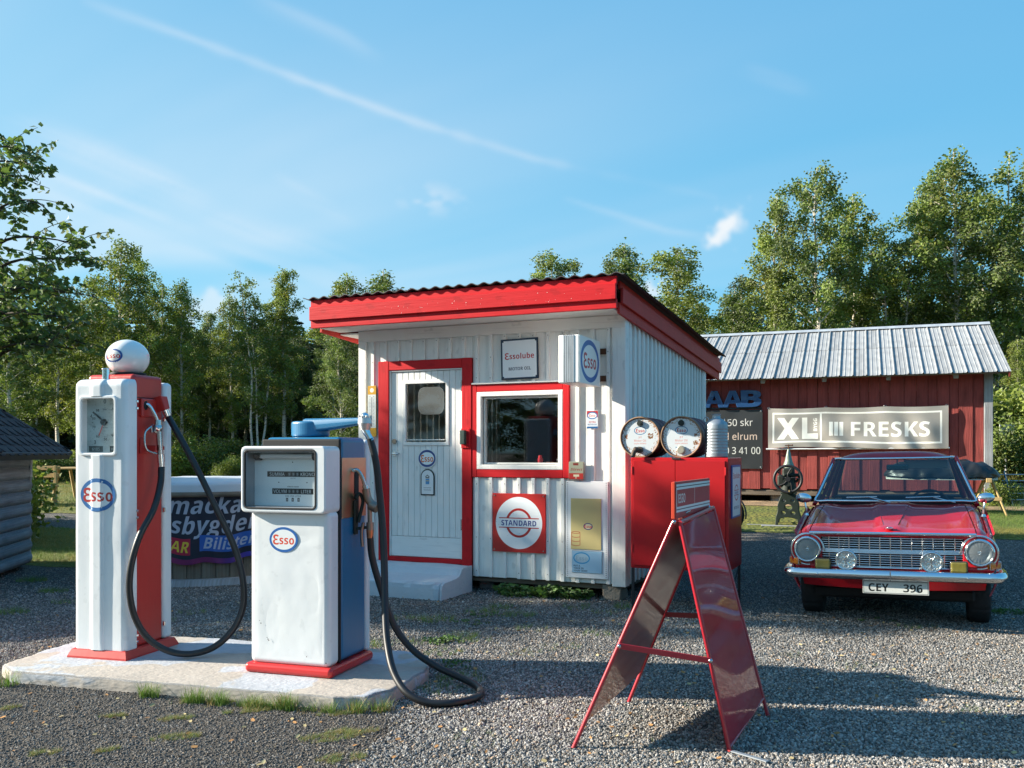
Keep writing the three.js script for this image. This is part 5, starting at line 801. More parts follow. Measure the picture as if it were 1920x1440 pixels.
    part('bumper_joint', slab(-0.004, 0.004, 0.418, 0.496, 0.128, 0.1375, 0.001), M.steel, bp);
    part('bumper_bolt', [-0.55, 0.55].map((x) => new THREE.SphereGeometry(0.010, 10, 8).translate(x, 0.455, 0.118)), M.chrome, bp); }
  // valance and plate
  part('valance', grid(30, 6, (u, v) => { const x = lerp(-0.70, 0.70, u), a = Math.abs(x) / 0.70; return [x * (1 - 0.03 * (1 - v)), lerp(0.335 - 0.012 * (1 - a * a), 0.47, v), -0.02 - 0.07 * a ** 3 - 0.05 * (1 - v), x, v]; }), M.carRed, C);
  const plate = faceMat(560, 116, (x, w, h) => { x.fillStyle = '#c9cbc6'; x.fillRect(0, 0, w, h); x.strokeStyle = '#2c3032'; x.lineWidth = 4; x.strokeRect(6, 6, w - 12, h - 12); text(x, 'CEY', 96, 132, 63, '#0c1012', { sx: 1.06 }); text(x, '396', 96, 428, 63, '#0c1012', { sx: 1.06 }); x.fillStyle = '#30363a'; for (const a of [60, 424]) { x.beginPath(); x.arc(a, 60, 5, 0, 7); x.fill(); } speck(x, w, h, 160, 5, 'rgba(90,80,60,0.22)', 3); });
  const lp = part('number_plate', cbox(0.485, 0.108, 0.010, 0.003), mat(0.55, 0.55, 0.53), C, [0.034, 0.358, 0.058], [-0.05, 0, 0]); part('printed_face', plane(0.480, 0.103), plate, lp, [0, 0, 0.0062]);
  // underside and wheels
  part('chassis', [slab(-0.62, 0.62, 0.20, 0.30, -LEN + 0.3, -0.35, 0.02), slab(-0.60, 0.60, 0.30, 0.62, -3.8, -0.40, 0.02), rod([-0.6, 0.27, AX1], [0.6, 0.27, AX1], 0.04, 10)], M.dark, C);
  const tyreMat = mat(0.022, 0.022, 0.024, { roughness: 0.85, bumpMap: dataTex(128, (x, y) => ((x * 10) % 1 < 0.16 ? 0 : 1) * (((y * 60 + Math.sin(x * 40)) % 1) < 0.2 ? 0.5 : 1)), bumpScale: 0.008 });
  const tyreGeo = new THREE.LatheGeometry([[0.18, -0.075], [0.235, -0.088], [0.275, -0.086], [0.298, -0.07], [0.303, -0.04], [0.304, 0], [0.303, 0.04], [0.298, 0.07], [0.275, 0.086], [0.235, 0.088], [0.18, 0.075]].map(([a, b]) => new THREE.Vector2(a, b)), 48).rotateZ(Math.PI / 2);
  const rim = mergeGeometries([new THREE.LatheGeometry([[0.0, 0.055], [0.09, 0.06], [0.13, 0.045], [0.165, 0.05], [0.182, 0.075]].map(([a, b]) => new THREE.Vector2(a, b)), 36).rotateZ(-Math.PI / 2)]);
  for (const z of [AX1, AX2]) for (const s of [-1, 1]) { const w = new THREE.Group(); w.name = 'wheel'; w.position.set(s * 0.655, 0.302 - roll * s * 0.655 * 0.9, z); if (s < 0) w.rotation.y = Math.PI; C.add(w); part('tyre', tyreGeo, tyreMat, w); part('rim', rim, M.steel, w); }
  // glasshouse
  const wbY = 0.975, wtY = 1.372, WB = [0.690, -1.255], WT = [0.545, -1.79], RT = [0.535, -2.95], RB = [0.665, -3.36];
  const roof = part('roof', grid(24, 28, (u, v) => { const z = lerp(-1.775, -2.98, v), e = 0.565 * (1 - 0.05 * (2 * v - 1) ** 2), x = lerp(-e, e, u), a = Math.abs(2 * u - 1), fe = Math.min(v, 1 - v) * 2; return [x, 1.368 + 0.072 * (1 - a ** 4) * Math.sin(Math.PI / 2 * Math.min(1, fe * 4.5 + 0.02)) ** 0.7 - 0.01 * a ** 8, z, x, z]; }, { flip: true }), M.carRed, C);
  part('roof_lining', grid(12, 8, (u, v) => [lerp(-0.54, 0.54, u), 1.362 + 0.03 * (1 - (2 * u - 1) ** 2), lerp(-1.80, -2.96, v)]), mat(0.25, 0.25, 0.24, { roughness: 0.9 }), C);
  const pillar = (a, b, r, r2 = r) => rod(a, b, r, 8, r2);
  for (const s of [-1, 1]) { part('front_pillar', [pillar([s * 0.697, wbY - 0.03, WB[1] - 0.01], [s * 0.553, wtY, WT[1]], 0.020), pillar([s * 0.553, wtY, WT[1]], [s * 0.545, wtY, RT[1]], 0.018)], M.carRed, C); part('middle_pillar', pillar([s * 0.735, 0.93, -2.33], [s * 0.558, wtY, -2.33], 0.024), M.carRed, C); part('rear_pillar', [pillar([s * 0.68, 0.93, RB[1]], [s * 0.545, wtY, RT[1]], 0.034), pillar([s * 0.73, 0.93, -3.05], [s * 0.548, wtY, -2.82], 0.02)], M.carRed, C); }
  part('belt', grid(2, 30, (u, v) => { const z = lerp(-1.24, -3.42, v); return [lerp(0.70, 0.745, u), 0.935 - 0.01 * u, z]; }, { flip: true }), M.carRed, C); part('belt', grid(2, 30, (u, v) => { const z = lerp(-1.24, -3.42, v); return [-lerp(0.70, 0.745, u), 0.935 - 0.01 * u, z]; }), M.carRed, C);
  const quad4 = (a, b, c, d, bulge = 0, n = 8) => grid(n, n, (u, v) => { const x = lerp(lerp(a[0], b[0], u), lerp(d[0], c[0], u), v), y = lerp(lerp(a[1], b[1], u), lerp(d[1], c[1], u), v), z = lerp(lerp(a[2], b[2], u), lerp(d[2], c[2], u), v); return [x, y, z + bulge * (1 - (2 * u - 1) ** 2), u, v]; });
  part('windscreen', quad4([-0.685, wbY + 0.008, WB[1]], [0.685, wbY + 0.008, WB[1]], [0.545, wtY, WT[1]], [-0.545, wtY, WT[1]], 0.09, 14), M.glassGreen, C);
  const wsEdge = (t) => { // around the screen
    const P = []; const pt = (u, v) => { const x = lerp(lerp(-0.685, 0.685, u), lerp(-0.545, 0.545, u), v), y = lerp(wbY + 0.008, wtY, v), z = lerp(WB[1], WT[1], v) + 0.09 * (1 - (2 * u - 1) ** 2); return V3(x, y, z + 0.006); };
    for (let k = 0; k <= 12; k++) P.push(pt(k / 12, 0)); for (let k = 1; k <= 6; k++) P.push(pt(1, k / 6)); for (let k = 1; k <= 12; k++) P.push(pt(1 - k / 12, 1)); for (let k = 1; k < 6; k++) P.push(pt(0, 1 - k / 6)); return P; };
  part('windscreen_trim', tube(wsEdge(), 0.0105, 160, 6, true), M.chrome, C);
  part('rear_window', quad4([-0.60, 0.975, RB[1] - 0.02], [0.60, 0.975, RB[1] - 0.02], [0.50, wtY - 0.01, RT[1]], [-0.50, wtY - 0.01, RT[1]], -0.05, 8), M.glassGreen, C);
  for (const s of [-1, 1]) { part('side_window', quad4([s * 0.715, 0.945, -1.33], [s * 0.722, 0.945, -2.31], [s * 0.556, wtY - 0.01, -2.31], [s * 0.553, wtY - 0.01, -1.82], 0, 2), M.glassGreen, C); part('side_window', quad4([s * 0.722, 0.945, -2.35], [s * 0.716, 0.945, -3.03], [s * 0.552, wtY - 0.01, -2.82], [s * 0.556, wtY - 0.01, -2.35], 0, 2), M.glassGreen, C); }
  part('boot_lid', grid(20, 20, (u, v) => { const z = lerp(-3.35, -LEN + 0.02, v), w = halfW(z) - 0.05, x = lerp(-w, w, u), a = Math.abs(2 * u - 1); return [x, deck(z) - 0.02 * a ** 3 - 0.02, z, x, z]; }, { flip: true }), M.carRed, C);
  part('rear_panel', grid(12, 6, (u, v) => { const w = halfW(-LEN) - 0.03; return [lerp(-w, w, u), lerp(0.32, deck(-LEN) - 0.02, v), -LEN + 0.01]; }, { flip: true }), M.carRed, C);
  part('rear_shelf', slab(-0.64, 0.64, 0.935, 0.955, -3.36, -2.92, 0.005), M.dark, C);
  // inside
  const cloth = mat(0.06, 0.035, 0.035, { roughness: 0.85 });
  part('dashboard', [boxUV(extrude(poly([[0, 0.72], [0, 0.975], [-0.06, 0.985], [-0.20, 0.955], [-0.24, 0.86], [-0.22, 0.72]]), 1.32, 0.01, 2).rotateY(-Math.PI / 2).scale(1, 1, 1)).translate(0.66, 0, 0)], M.black, C, [0, 0, -1.29]);
  part('cabin_floor', slab(-0.62, 0.62, 0.62, 0.66, -3.3, -1.3, 0.004), M.dark, C);
  for (const s of [-1, 1]) { const st = part('seat', [rbox(0.50, 0.16, 0.48, 0.05, 3).translate(0, 0.70, 0), rbox(0.50, 0.40, 0.12, 0.05, 3).rotateX(-0.22).translate(0, 0.80, -0.27)], cloth, C, [s * 0.29, -0.08, -2.12]); }
  part('rear_seat', [rbox(1.16, 0.16, 0.48, 0.05, 3).translate(0, 0.62, -2.88), rbox(1.16, 0.36, 0.12, 0.05, 3).translate(0, 0.77, -3.06)], cloth, C);
  part('steering_wheel', [new THREE.TorusGeometry(0.185, 0.011, 8, 40).rotateX(-0.5), rod([0, 0, 0], [0, -0.09, 0.20], 0.018, 8), rod([-0.18, 0, 0], [0.18, 0, 0], 0.010, 6)], M.black, C, [0.31, 0.900, -1.62]);
  part('rear_view_mirror', [rbox(0.20, 0.055, 0.022, 0.02, 3), rod([0, 0.02, 0.0], [0.0, 0.085, 0.01], 0.006, 6)], mat(0.10, 0.18, 0.20, { metalness: 0.8, roughness: 0.2 }), C, [0.035, 1.285, -1.80]);
  part('sun_visor', slab(0.10, 0.48, 1.27, 1.355, -1.86, -1.85, 0.004), mat(0.30, 0.30, 0.28, { roughness: 0.9 }), C, [0, 0, 0]);
  part('coat', grid(16, 8, (u, v) => { const x = lerp(0.0, 0.62, u); return [x, 0.90 + 0.11 * Math.sin(Math.PI * u) ** 0.8 * (1 - v * 0.7) + 0.02 * vnoise(u * 6, v * 6, 4), lerp(-1.95, -2.4, v)]; }), M.black, C);
  // wipers
  for (const [x0, x1] of [[-0.02, -0.34], [0.52, 0.17]]) { const zt = (x) => WB[1] + 0.09 * (1 - (x / 0.685) ** 2); part('wiper', [rod([x0, wbY - 0.005, zt(x0) + 0.02], [lerp(x0, x1, 0.55), wbY + 0.045, zt(x0) + 0.012], 0.0075, 6), rod([x1 - 0.06, wbY + 0.040, zt(x1) + 0.004], [lerp(x0, x1, 0.35), wbY + 0.048, zt(x0) + 0.006], 0.0075, 6)], M.steel, C); }
  // mirrors on the wings
  for (const s of [-1, 1]) { const m = new THREE.Group(); m.name = 'wing_mirror'; m.position.set(s * 0.712, 0.915, -0.72); C.add(m); part('stalk', tube([[0, -0.03, 0], [s * 0.004, 0.03, 0.012], [s * 0.012, 0.095, 0]], 0.0085, 14, 8), M.chrome, m); part('mirror_case', new THREE.SphereGeometry(1, 28, 16).scale(0.068, 0.044, 0.040), M.chrome, m, [s * 0.022, 0.118, -0.006], [0, 0, s * 0.12]); part('foot', cyl(0.014, 0.022, 0.02, 14), M.chrome, m, [0, -0.028, 0]); }
  for (const s of [-1, 1]) part('door_handle', slab(-0.006, 0.012, 0.80, 0.82, -2.30, -2.17, 0.004), M.chrome, C, [s * 0.775, 0, 0]);
}
// ------------------------------------------------------------------ the red barn
const BARN = [8.581, 0, -16.3], BDEG = 21, barnPoint = (x, y, z) => { const a = BDEG * Math.PI / 180, c = Math.cos(a), s = Math.sin(a); return [BARN[0] + x * c - z * s, y, BARN[2] + x * s + z * c]; };
{
  const o = thing('barn', 'red plank barn with a ribbed grey metal roof behind the parked car', 'barn', BARN, BDEG);
  const r = rng(12), XL = -9.4, D = 5.0, y0 = 0.70, y1 = 2.86;
  const fw = new THREE.Group(); fw.name = 'front_wall'; o.add(fw);
  for (let x = -0.09, k = 0; x > XL; k++) { const w = 0.15 + 0.09 * r(); part('plank', slab(x - w + 0.003, x, y0 + 0.03 * r() - 0.01, y1, -0.03, k % 2 ? 0.012 : -0.004 + 0.004 * r(), 0.004), M.barn, fw); x -= w; }
  part('corner_post', slab(-0.086, 0.055, 0.60, y1 - 0.01, -0.10, 0.045, 0.006), M.greyWood, fw);
  const gw = new THREE.Group(); gw.name = 'right_wall'; o.add(gw);
  for (let z = -0.102; z > -D;) { const w = 0.15 + 0.09 * r(); part('plank', slab(-0.02, 0.012, y0, 2.80 + 1.14 * (1 - Math.abs(z - w / 2 + 2.5) / 2.5), z - w + 0.003, z, 0.004), M.barn, gw); z -= w; }
  part('rear_wall', slab(XL, 0, y0, y1, -D, -D + 0.05), M.barn, o); part('left_wall', slab(XL - 0.03, XL, y0, 3.9, -D, -0.03), M.barn, o);
  part('sill_beam', slab(XL, 0.02, 0.58, y0 - 0.012, -0.16, -0.02, 0.01, 'x'), M.oldWood, o);
  for (let k = 0; k < 9; k++) { const g = rbox(0.45, 0.34, 0.4, 0.1, 4), p = g.attributes.position; for (let i = 0; i < p.count; i++) { const q = 0.8 + 0.4 * vnoise(p.getX(i) * 7 + k * 5, p.getY(i) * 7 + p.getZ(i) * 5, 4); p.setXYZ(i, p.getX(i) * q, p.getY(i) * q, p.getZ(i) * q); } g.computeVertexNormals(); const X = -0.3 - k * 1.1; const wp = barnPoint(X, 0, -0.3); part('foundation_stone', boxUV(g), M.block, o, [X, 0.44, -0.3]); }
  // roof of sheets with raised ribs
  const eave = [0.38, 2.835], ridge = [-2.5, 4.035], dz = ridge[0] - eave[0], dy = ridge[1] - eave[1], L = Math.hypot(dz, dy), ang = Math.atan2(dy, -dz), pitch = 0.237;
  const sheetGeo = (len) => { const pr = [[0, 0], [0.010, 0.024], [0.022, 0.024], [0.032, 0.0], [0.10, 0.0], [0.105, 0.006], [0.115, 0.006], [0.12, 0], [0.18, 0], [0.185, 0.005], [0.195, 0.005], [0.2, 0], [pitch, 0.0005]]; return [0, 1, 2].map((v) => { const q = grid(pr.length - 1, 6, (u, t, i) => [pr[i][0], pr[i][1] + 0.004 * vnoise(t * 4 + v * 7, i * 0.3, 5), -t * len, pr[i][0] + v * 0.5, t * len + v * 0.3]).toNonIndexed(); q.computeVertexNormals(); return q; }); };
  const lowS = sheetGeo(L * 0.56), upS = sheetGeo(L * 0.46);
  const rf = new THREE.Group(); rf.name = 'roof_front'; rf.position.set(0, eave[1], eave[0]); rf.rotation.x = ang; o.add(rf);
  const tones = [1, 0.93, 1.05].map((k) => mat(0.36 * k, 0.36 * k, 0.355 * k, { metalness: 0.0, roughness: 0.8, map: galvMap }));
  const n = Math.ceil((0.36 - XL + 0.3) / pitch);
  for (let k = 0; k < n; k++) { const x = 0.30 - (k + 1) * pitch; part('roof_sheet', lowS[k % 3], tones[(k * 7) % 3], rf, [x, 0, 0.03 * r()]); part('roof_sheet', upS[(k + 1) % 3], tones[(k * 5 + 1) % 3], rf, [x, 0.006, -L * 0.54]); }
  part('roof_boards', slab(XL - 0.25, 0.28, -0.04, -0.012, -L, -0.02, 0.004), M.oldWood, rf);
  part('roof_rear', slab(XL - 0.27, 0.30, -0.01, 0.012, 0, L, 0.003), M.roofMetal, o, [0, ridge[1] + 0.012, ridge[0] - 0.01], [0, 0, 0]).rotation.set(0, Math.PI, 0); o.children[o.children.length - 1].rotation.set(-ang, 0, 0, 'XYZ'); o.children[o.children.length - 1].position.set(0, ridge[1], ridge[0] - L * Math.cos(ang)); o.children[o.children.length - 1].position.y = ridge[1] - L * Math.sin(ang);
  part('ridge_cap', boxUV(extrude(poly([[-0.11, -0.045], [0, 0.012], [0.11, -0.045], [0.11, -0.055], [0, 0.0], [-0.11, -0.055]]), 0.36 - XL + 0.3, 0.0).rotateY(-Math.PI / 2)), M.roofMetal, o, [0.30, ridge[1] + 0.045, ridge[0]]);
  part('barge_board', slab(0.265, 0.292, -0.10, -0.002, -L, 0.0, 0.004), M.barn, rf);
  for (let k = 0; k < 8; k++) part('rafter_end', slab(-0.6 - k * 1.12, -0.52 - k * 1.12, -0.14, -0.045, -0.62, -0.10, 0.005), M.greyWood, rf);
}
function onBarn(o, x, y, z) { o.position.set(...barnPoint(x, y, z)); o.rotation.set(0, -BDEG * Math.PI / 180, 0); return o; }
const bold = await new FontLoader().loadAsync('fonts/droid/droid_sans_bold.typeface.json');
{ // big letters on the wall
  const o = onBarn(thing('letter_sign', 'row of large dark blue letters high on the left part of the barn wall', 'letter sign'), -5.42, 2.300, 0.02);
  const m = mat(0.02, 0.075, 0.20, { phys: true, roughness: 0.25, clearcoat: 0.6 });
  ['S', 'A', 'A', 'B'].forEach((ch, k) => { const g = new TextGeometry(ch, { font: bold, size: 0.33, depth: 0.06, bevelEnabled: true, bevelThickness: 0.008, bevelSize: 0.010, bevelSegments: 2, curveSegments: 8 }); g.computeBoundingBox(); const b = g.boundingBox; g.translate(-b.min.x, -b.min.y, 0); g.scale(0.40 / (b.max.x - b.min.x), 0.335 / (b.max.y - b.min.y), 1); part('letter', boxUV(g), m, o, [k * 0.355 + 0.0, 0, 0.012]); });
  part('mounting_rail', slab(0, 1.46, -0.03, 0.0, 0.0, 0.011, 0.002), M.black, o);
}
function cloth(w, h, nu, nv, fn, back = 0.004) { return [grid(nu, nv, (u, v) => { const [dx, dy, dz] = fn(u, v); return [(u - 0.5) * w + dx, (v - 0.5) * h + dy, dz]; }), grid(nu, nv, (u, v) => { const [dx, dy, dz] = fn(u, v); return [(u - 0.5) * w + dx, (v - 0.5) * h + dy, dz - back]; }, { flip: true })]; }
{
  const f = faceMat(1600, 400, (x, w, h) => {
    x.fillStyle = '#9a9690'; x.fillRect(0, 0, w, h); const wht = '#efeee6'; x.strokeStyle = wht; x.lineWidth = 17; x.strokeRect(50, 52, 1488, 292); x.fillRect(0, 0, 0, 0); x.fillStyle = wht; x.fillRect(482, 52, 17, 292);
    x.fillStyle = wht; const P = (q) => { x.beginPath(); q.forEach(([a, b], i) => (i ? x.lineTo(a, b) : x.moveTo(a, b))); x.fill(); };
    P([[86, 96], [152, 96], [290, 318], [222, 318]]); P([[226, 96], [290, 96], [150, 318], [82, 318]]); P([[318, 96], [366, 96], [366, 262], [464, 262], [464, 318], [318, 318]]);
    text(x, 'BYGG', 46, 440, 172, wht, { rot: -Math.PI / 2, sx: 1.12 }); for (const a of [566, 612, 658]) x.fillRect(a, 144, 34, 140);
    text(x, 'FRESKS', 196, 1098, 216, wht, { sx: 1.06 });
  }, { roughness: 0.8, clearcoat: 0 });
  const o = onBarn(thing('banner', 'grey cloth banner with white frame and lettering stretched along the barn wall', 'banner'), -2.253, 1.885, 0.06);
  part('cloth', cloth(3.165, 0.775, 80, 20, (u, v) => [0, 0.035 * Math.abs(Math.sin(u * Math.PI * 3)) * (v - 0.5) * -1 * (v > 0.5 ? 1 : 0.4) + 0.02 * (1 - v) * Math.sin(u * 6), 0.075 * vnoise(u * 9, v * 2.5, 3) + 0.05 * Math.sin(u * 34 + v * 5) * (1 - v) * vnoise(u * 5, 2, 8)]), f, o);
  part('bottom_pole', rod([-1.62, -0.405, 0.02], [1.60, -0.385, 0.02], 0.016, 8), mat(0.7, 0.72, 0.74), o);
  part('tie', [-1.57, -0.52, 0.52, 1.56].map((x) => new THREE.TorusGeometry(0.02, 0.004, 6, 12).translate(x, 0.39, 0.012)), M.steel, o);
}
{
  const f = faceMat(760, 760, (x, w, h) => { x.fillStyle = '#2c2f31'; x.fillRect(0, 0, w, h); text(x, '150 skr', 122, 640, 165, '#dad6cf', { weight: 'normal', align: 'right' }); text(x, 'med elrum', 122, 700, 345, '#d8bfae', { weight: 'normal', align: 'right' }); text(x, '070 3 41 00', 122, 738, 528, '#d9d8d0', { weight: 'normal', align: 'right', sx: 0.92 }); x.fillStyle = '#c8c8c4'; for (const [a, b] of [[735, 22], [735, 738], [22, 22], [22, 738]]) { x.beginPath(); x.arc(a, b, 8, 0, 7); x.fill(); } }, { roughness: 0.55, clearcoat: 0.1 });
  const o = onBarn(thing('banner', 'dark grey price banner with white writing at the left end of the barn wall', 'banner'), -4.52, 1.675, 0.035);
  part('cloth', cloth(1.15, 1.155, 30, 30, (u, v) => [0, 0, 0.012 * vnoise(u * 5, v * 4, 13)]), f, o); part('eyelet', [[-0.55, 0.55], [0.55, 0.55], [-0.55, -0.55], [0.55, -0.55]].map(([x, y]) => new THREE.TorusGeometry(0.014, 0.004, 6, 14).translate(x, y, 0.014)), M.steel, o);
}
const onGround = (x, z) => [x, terrain(x, z), z];
{ // cast-iron sewing machine on its stand
  const p = [4.30, 0, -14.1]; p[1] = terrain(p[0], p[2]);
  const o = thing('leather_stitcher', 'old black cast-iron hand-wheel machine on an ornate green stand before the barn', 'machine', p, 20);
  const hw = (y) => y < 0.10 ? 0.17 : y < 0.3 ? lerp(0.17, 0.135, (y - 0.10) / 0.2) : y < 0.46 ? lerp(0.135, 0.075, (y - 0.3) / 0.16) : 0.075;
  const s = new THREE.Shape(); s.moveTo(-0.175, 0); s.lineTo(-0.135, 0); s.lineTo(-0.12, 0.08); s.quadraticCurveTo(0, 0.13, 0.12, 0.08); s.lineTo(0.135, 0); s.lineTo(0.175, 0); s.lineTo(0.165, 0.12); s.quadraticCurveTo(0.13, 0.2, 0.145, 0.27); s.quadraticCurveTo(0.12, 0.36, 0.085, 0.44); s.lineTo(-0.085, 0.44); s.quadraticCurveTo(-0.12, 0.36, -0.145, 0.27); s.quadraticCurveTo(-0.13, 0.2, -0.165, 0.12); s.closePath();
  for (const [a, b, q] of [[0, 0.25, 0.05], [-0.065, 0.17, 0.028], [0.065, 0.17, 0.028], [-0.06, 0.34, 0.025], [0.06, 0.34, 0.025]]) { const h = new THREE.Path(); h.absellipse(a, b, q, q * 0.8, 0, Math.PI * 2); s.holes.push(h); }
  part('stand', [extrude(s, 0.03, 0.006, 1, 10).translate(0, 0, 0.08), extrude(s, 0.03, 0.006, 1, 10).translate(0, 0, -0.15), slab(-0.10, 0.10, 0.43, 0.45, -0.15, 0.11, 0.004), rod([-0.13, 0.1, -0.13], [-0.13, 0.1, 0.09], 0.012), rod([0.13, 0.1, -0.13], [0.13, 0.1, 0.09], 0.012)], M.ironGreen, o);
  part('machine_body', [cyl(0.085, 0.115, 0.34, 16).translate(0, 0.60, -0.02), cyl(0.06, 0.06, 0.16, 16).rotateX(Math.PI / 2).translate(-0.01, 0.60, 0.08), rbox(0.10, 0.16, 0.10, 0.03, 2).translate(-0.10, 0.62, 0.02), rbox(0.16, 0.12, 0.22, 0.03, 2).translate(0, 0.74, -0.02), rbox(0.22, 0.05, 0.08, 0.02, 2).translate(0.04, 0.70, 0.06), rod([-0.02, 0.45, 0.05], [0.0, 0.78, 0.07], 0.018), rod([0.10, 0.6, 0.02], [0.17, 0.69, 0.03], 0.018)], M.iron, o);
  part('hand_wheel', [new THREE.TorusGeometry(0.185, 0.020, 10, 44), ...[0, 1, 2, 3, 4].map((k) => tube([[0, 0, 0], [0.07 * Math.cos(k * 1.257 + 0.3), 0.07 * Math.sin(k * 1.257 + 0.3), 0.01], [0.168 * Math.cos(k * 1.257), 0.168 * Math.sin(k * 1.257), 0]], 0.010, 10, 6)), cyl(0.035, 0.035, 0.05, 16).rotateX(Math.PI / 2)], M.black, o, [0, 0.645, 0.15]);
  part('wheel_knob', rod([0.02, 0.48, 0.16], [0.02, 0.48, 0.22], 0.012), M.lightWood, o);
  part('cone_hood', new THREE.LatheGeometry([[0.005, 0.27], [0.016, 0.26], [0.052, 0.10], [0.082, 0.02], [0.085, 0]].map(([a, b]) => new THREE.Vector2(a, b)), 6), mat(0.22, 0.27, 0.21, { roughness: 0.5, metalness: 0.3 }), o, [0, 0.80, -0.02], [0, 0.4, 0]);
  part('top_crank', [rod([0, 1.05, -0.02], [0, 1.13, -0.02], 0.008), rod([-0.05, 1.115, -0.02], [0.05, 1.12, -0.02], 0.007), new THREE.SphereGeometry(0.012, 8, 6).translate(0.05, 1.12, -0.02)], M.rust, o);
  const q = thing('plank_base', 'weathered grey planks lying on the grass under the machine stand', 'planks', [p[0] - 0.02, p[1] - 0.03, p[2] + 0.05], 16);
  part('plank', slab(-0.62, 0.5, 0, 0.028, -0.12, 0.05, 0.004, 'x'), M.greyWood, q); part('plank', slab(-0.40, 0.62, 0, 0.026, 0.06, 0.19, 0.004, 'x'), M.greyWood, q); part('plank', slab(-0.34, 0.58, 0, 0.026, -0.29, -0.13, 0.004, 'x'), M.greyWood, q); o.scale.setScalar(1.1);
}
{ // rusty old moped with mudguards, half hidden by the cabinet
  const o = thing('old_moped', 'rusty old moped with curved mudguard standing right behind the red cabinet', 'moped', onGround(2.62, -13.6), 30);
  const wheel = (x) => { const w = new THREE.Group(); w.name = 'wheel'; w.position.set(x, 0.30, 0); o.add(w); part('tyre', new THREE.TorusGeometry(0.265, 0.028, 10, 36), M.rubber, w); part('spokes', Array.from({ length: 14 }, (_, k) => rod([0, 0, 0.01], [0.245 * Math.cos(k * 0.449), 0.245 * Math.sin(k * 0.449), 0], 0.003, 4)), M.rust, w); part('hub', cyl(0.04, 0.04, 0.08, 14).rotateX(Math.PI / 2), M.rust, w); };
  wheel(-0.58); wheel(0.58);
  part('frame', [tube([[-0.58, 0.30, 0], [-0.40, 0.70, 0], [-0.34, 0.92, 0]], 0.02, 12, 8), tube([[-0.40, 0.66, 0], [-0.1, 0.36, 0], [0.2, 0.36, 0], [0.58, 0.30, 0]], 0.022, 16, 8), tube([[0.05, 0.38, 0], [0.18, 0.62, 0], [0.42, 0.60, 0], [0.58, 0.30, 0]], 0.018, 16, 8)], M.rust, o);
  part('engine', [rbox(0.20, 0.18, 0.14, 0.04, 3), cyl(0.055, 0.05, 0.14, 14).rotateZ(0.9).translate(-0.10, 0.09, 0)], M.iron, o, [0.02, 0.33, 0]);
  for (const x of [-0.58, 0.58]) part('mudguard', grid(20, 4, (u, v) => { const a = lerp(-0.2, 2.5, u) * (x > 0 ? 1 : 1) + (x > 0 ? 0 : 0.8), rr = 0.315; return [x + rr * Math.cos(a), 0.30 + rr * Math.sin(a), lerp(-0.045, 0.045, v)]; }), M.iron, o);
  part('saddle', rbox(0.26, 0.06, 0.17, 0.028, 3), M.black, o, [0.15, 0.72, 0]); part('rack', [rod([0.28, 0.66, -0.06], [0.66, 0.66, -0.06], 0.008), rod([0.28, 0.66, 0.06], [0.66, 0.66, 0.06], 0.008), rod([0.64, 0.66, -0.06], [0.64, 0.66, 0.06], 0.008)], M.iron, o);
  part('handlebar', [tube([[-0.34, 0.92, 0], [-0.30, 0.97, 0.1], [-0.18, 0.96, 0.26]], 0.012, 12, 8), tube([[-0.34, 0.92, 0], [-0.30, 0.97, -0.1], [-0.18, 0.96, -0.26]], 0.012, 12, 8)], M.iron, o); part('lamp', new THREE.SphereGeometry(0.06, 16, 12), M.iron, o, [-0.42, 0.84, 0]);
}
{ // something long under a black tarpaulin on sawhorses, behind the car
  const h = (x, z, label) => { const o = thing('sawhorse', label, 'sawhorse', onGround(x, z), 24, undefined); for (const s of [-1, 1]) for (const t of [-1, 1]) part('leg', rod([s * 0.26, 0, t * 0.22], [s * 0.05, 0.57, t * 0.17], 0.020, 6), M.lightWood, o); part('beam', slab(-0.04, 0.04, 0.53, 0.60, -0.34, 0.34, 0.005), M.lightWood, o); for (const t of [-1, 1]) part('brace', slab(-0.19, 0.19, 0.24, 0.30, t * 0.205 - 0.012, t * 0.205 + 0.012, 0.004, 'x'), M.lightWood, o); return o; };
  h(7.66, -14.6, 'light wooden sawhorse under the right end of the black tarpaulin');
  const o = thing('covered_boat', 'long load under a wrinkled black tarpaulin lying on sawhorses behind the car', 'covered load', [7.02, terrain(7.0, -14.8) + 0.62, -14.85], 20);
  part('tarpaulin', grid(60, 24, (u, v) => { const t = u * 2 - 1, a = v * Math.PI, w = 0.36 * Math.sqrt(Math.max(0.02, 1 - Math.abs(t) ** 2.6)), hh = 0.36 * Math.sqrt(Math.max(0.03, 1 - Math.abs(t) ** 3)) * (0.85 + 0.3 * vnoise(u * 14, v * 4, 3)); return [t * 0.86, 0.8 * hh * Math.sin(a) + 0.02 * vnoise(u * 22, v * 9, 7) - 0.015, -w * Math.cos(a) + 0.05 * (vnoise(u * 17, v * 5, 9) - 0.5)]; }), M.tarp, o);
  part('hull', grid(40, 10, (u, v) => { const t = u * 2 - 1, a = v * Math.PI, w = 0.34 * Math.sqrt(Math.max(0.01, 1 - Math.abs(t) ** 2.6)); return [t * 0.83, -0.05 + 0.05 * Math.sin(a) - 0.0, -w * Math.cos(a)]; }), mat(0.55, 0.55, 0.5), o);
}
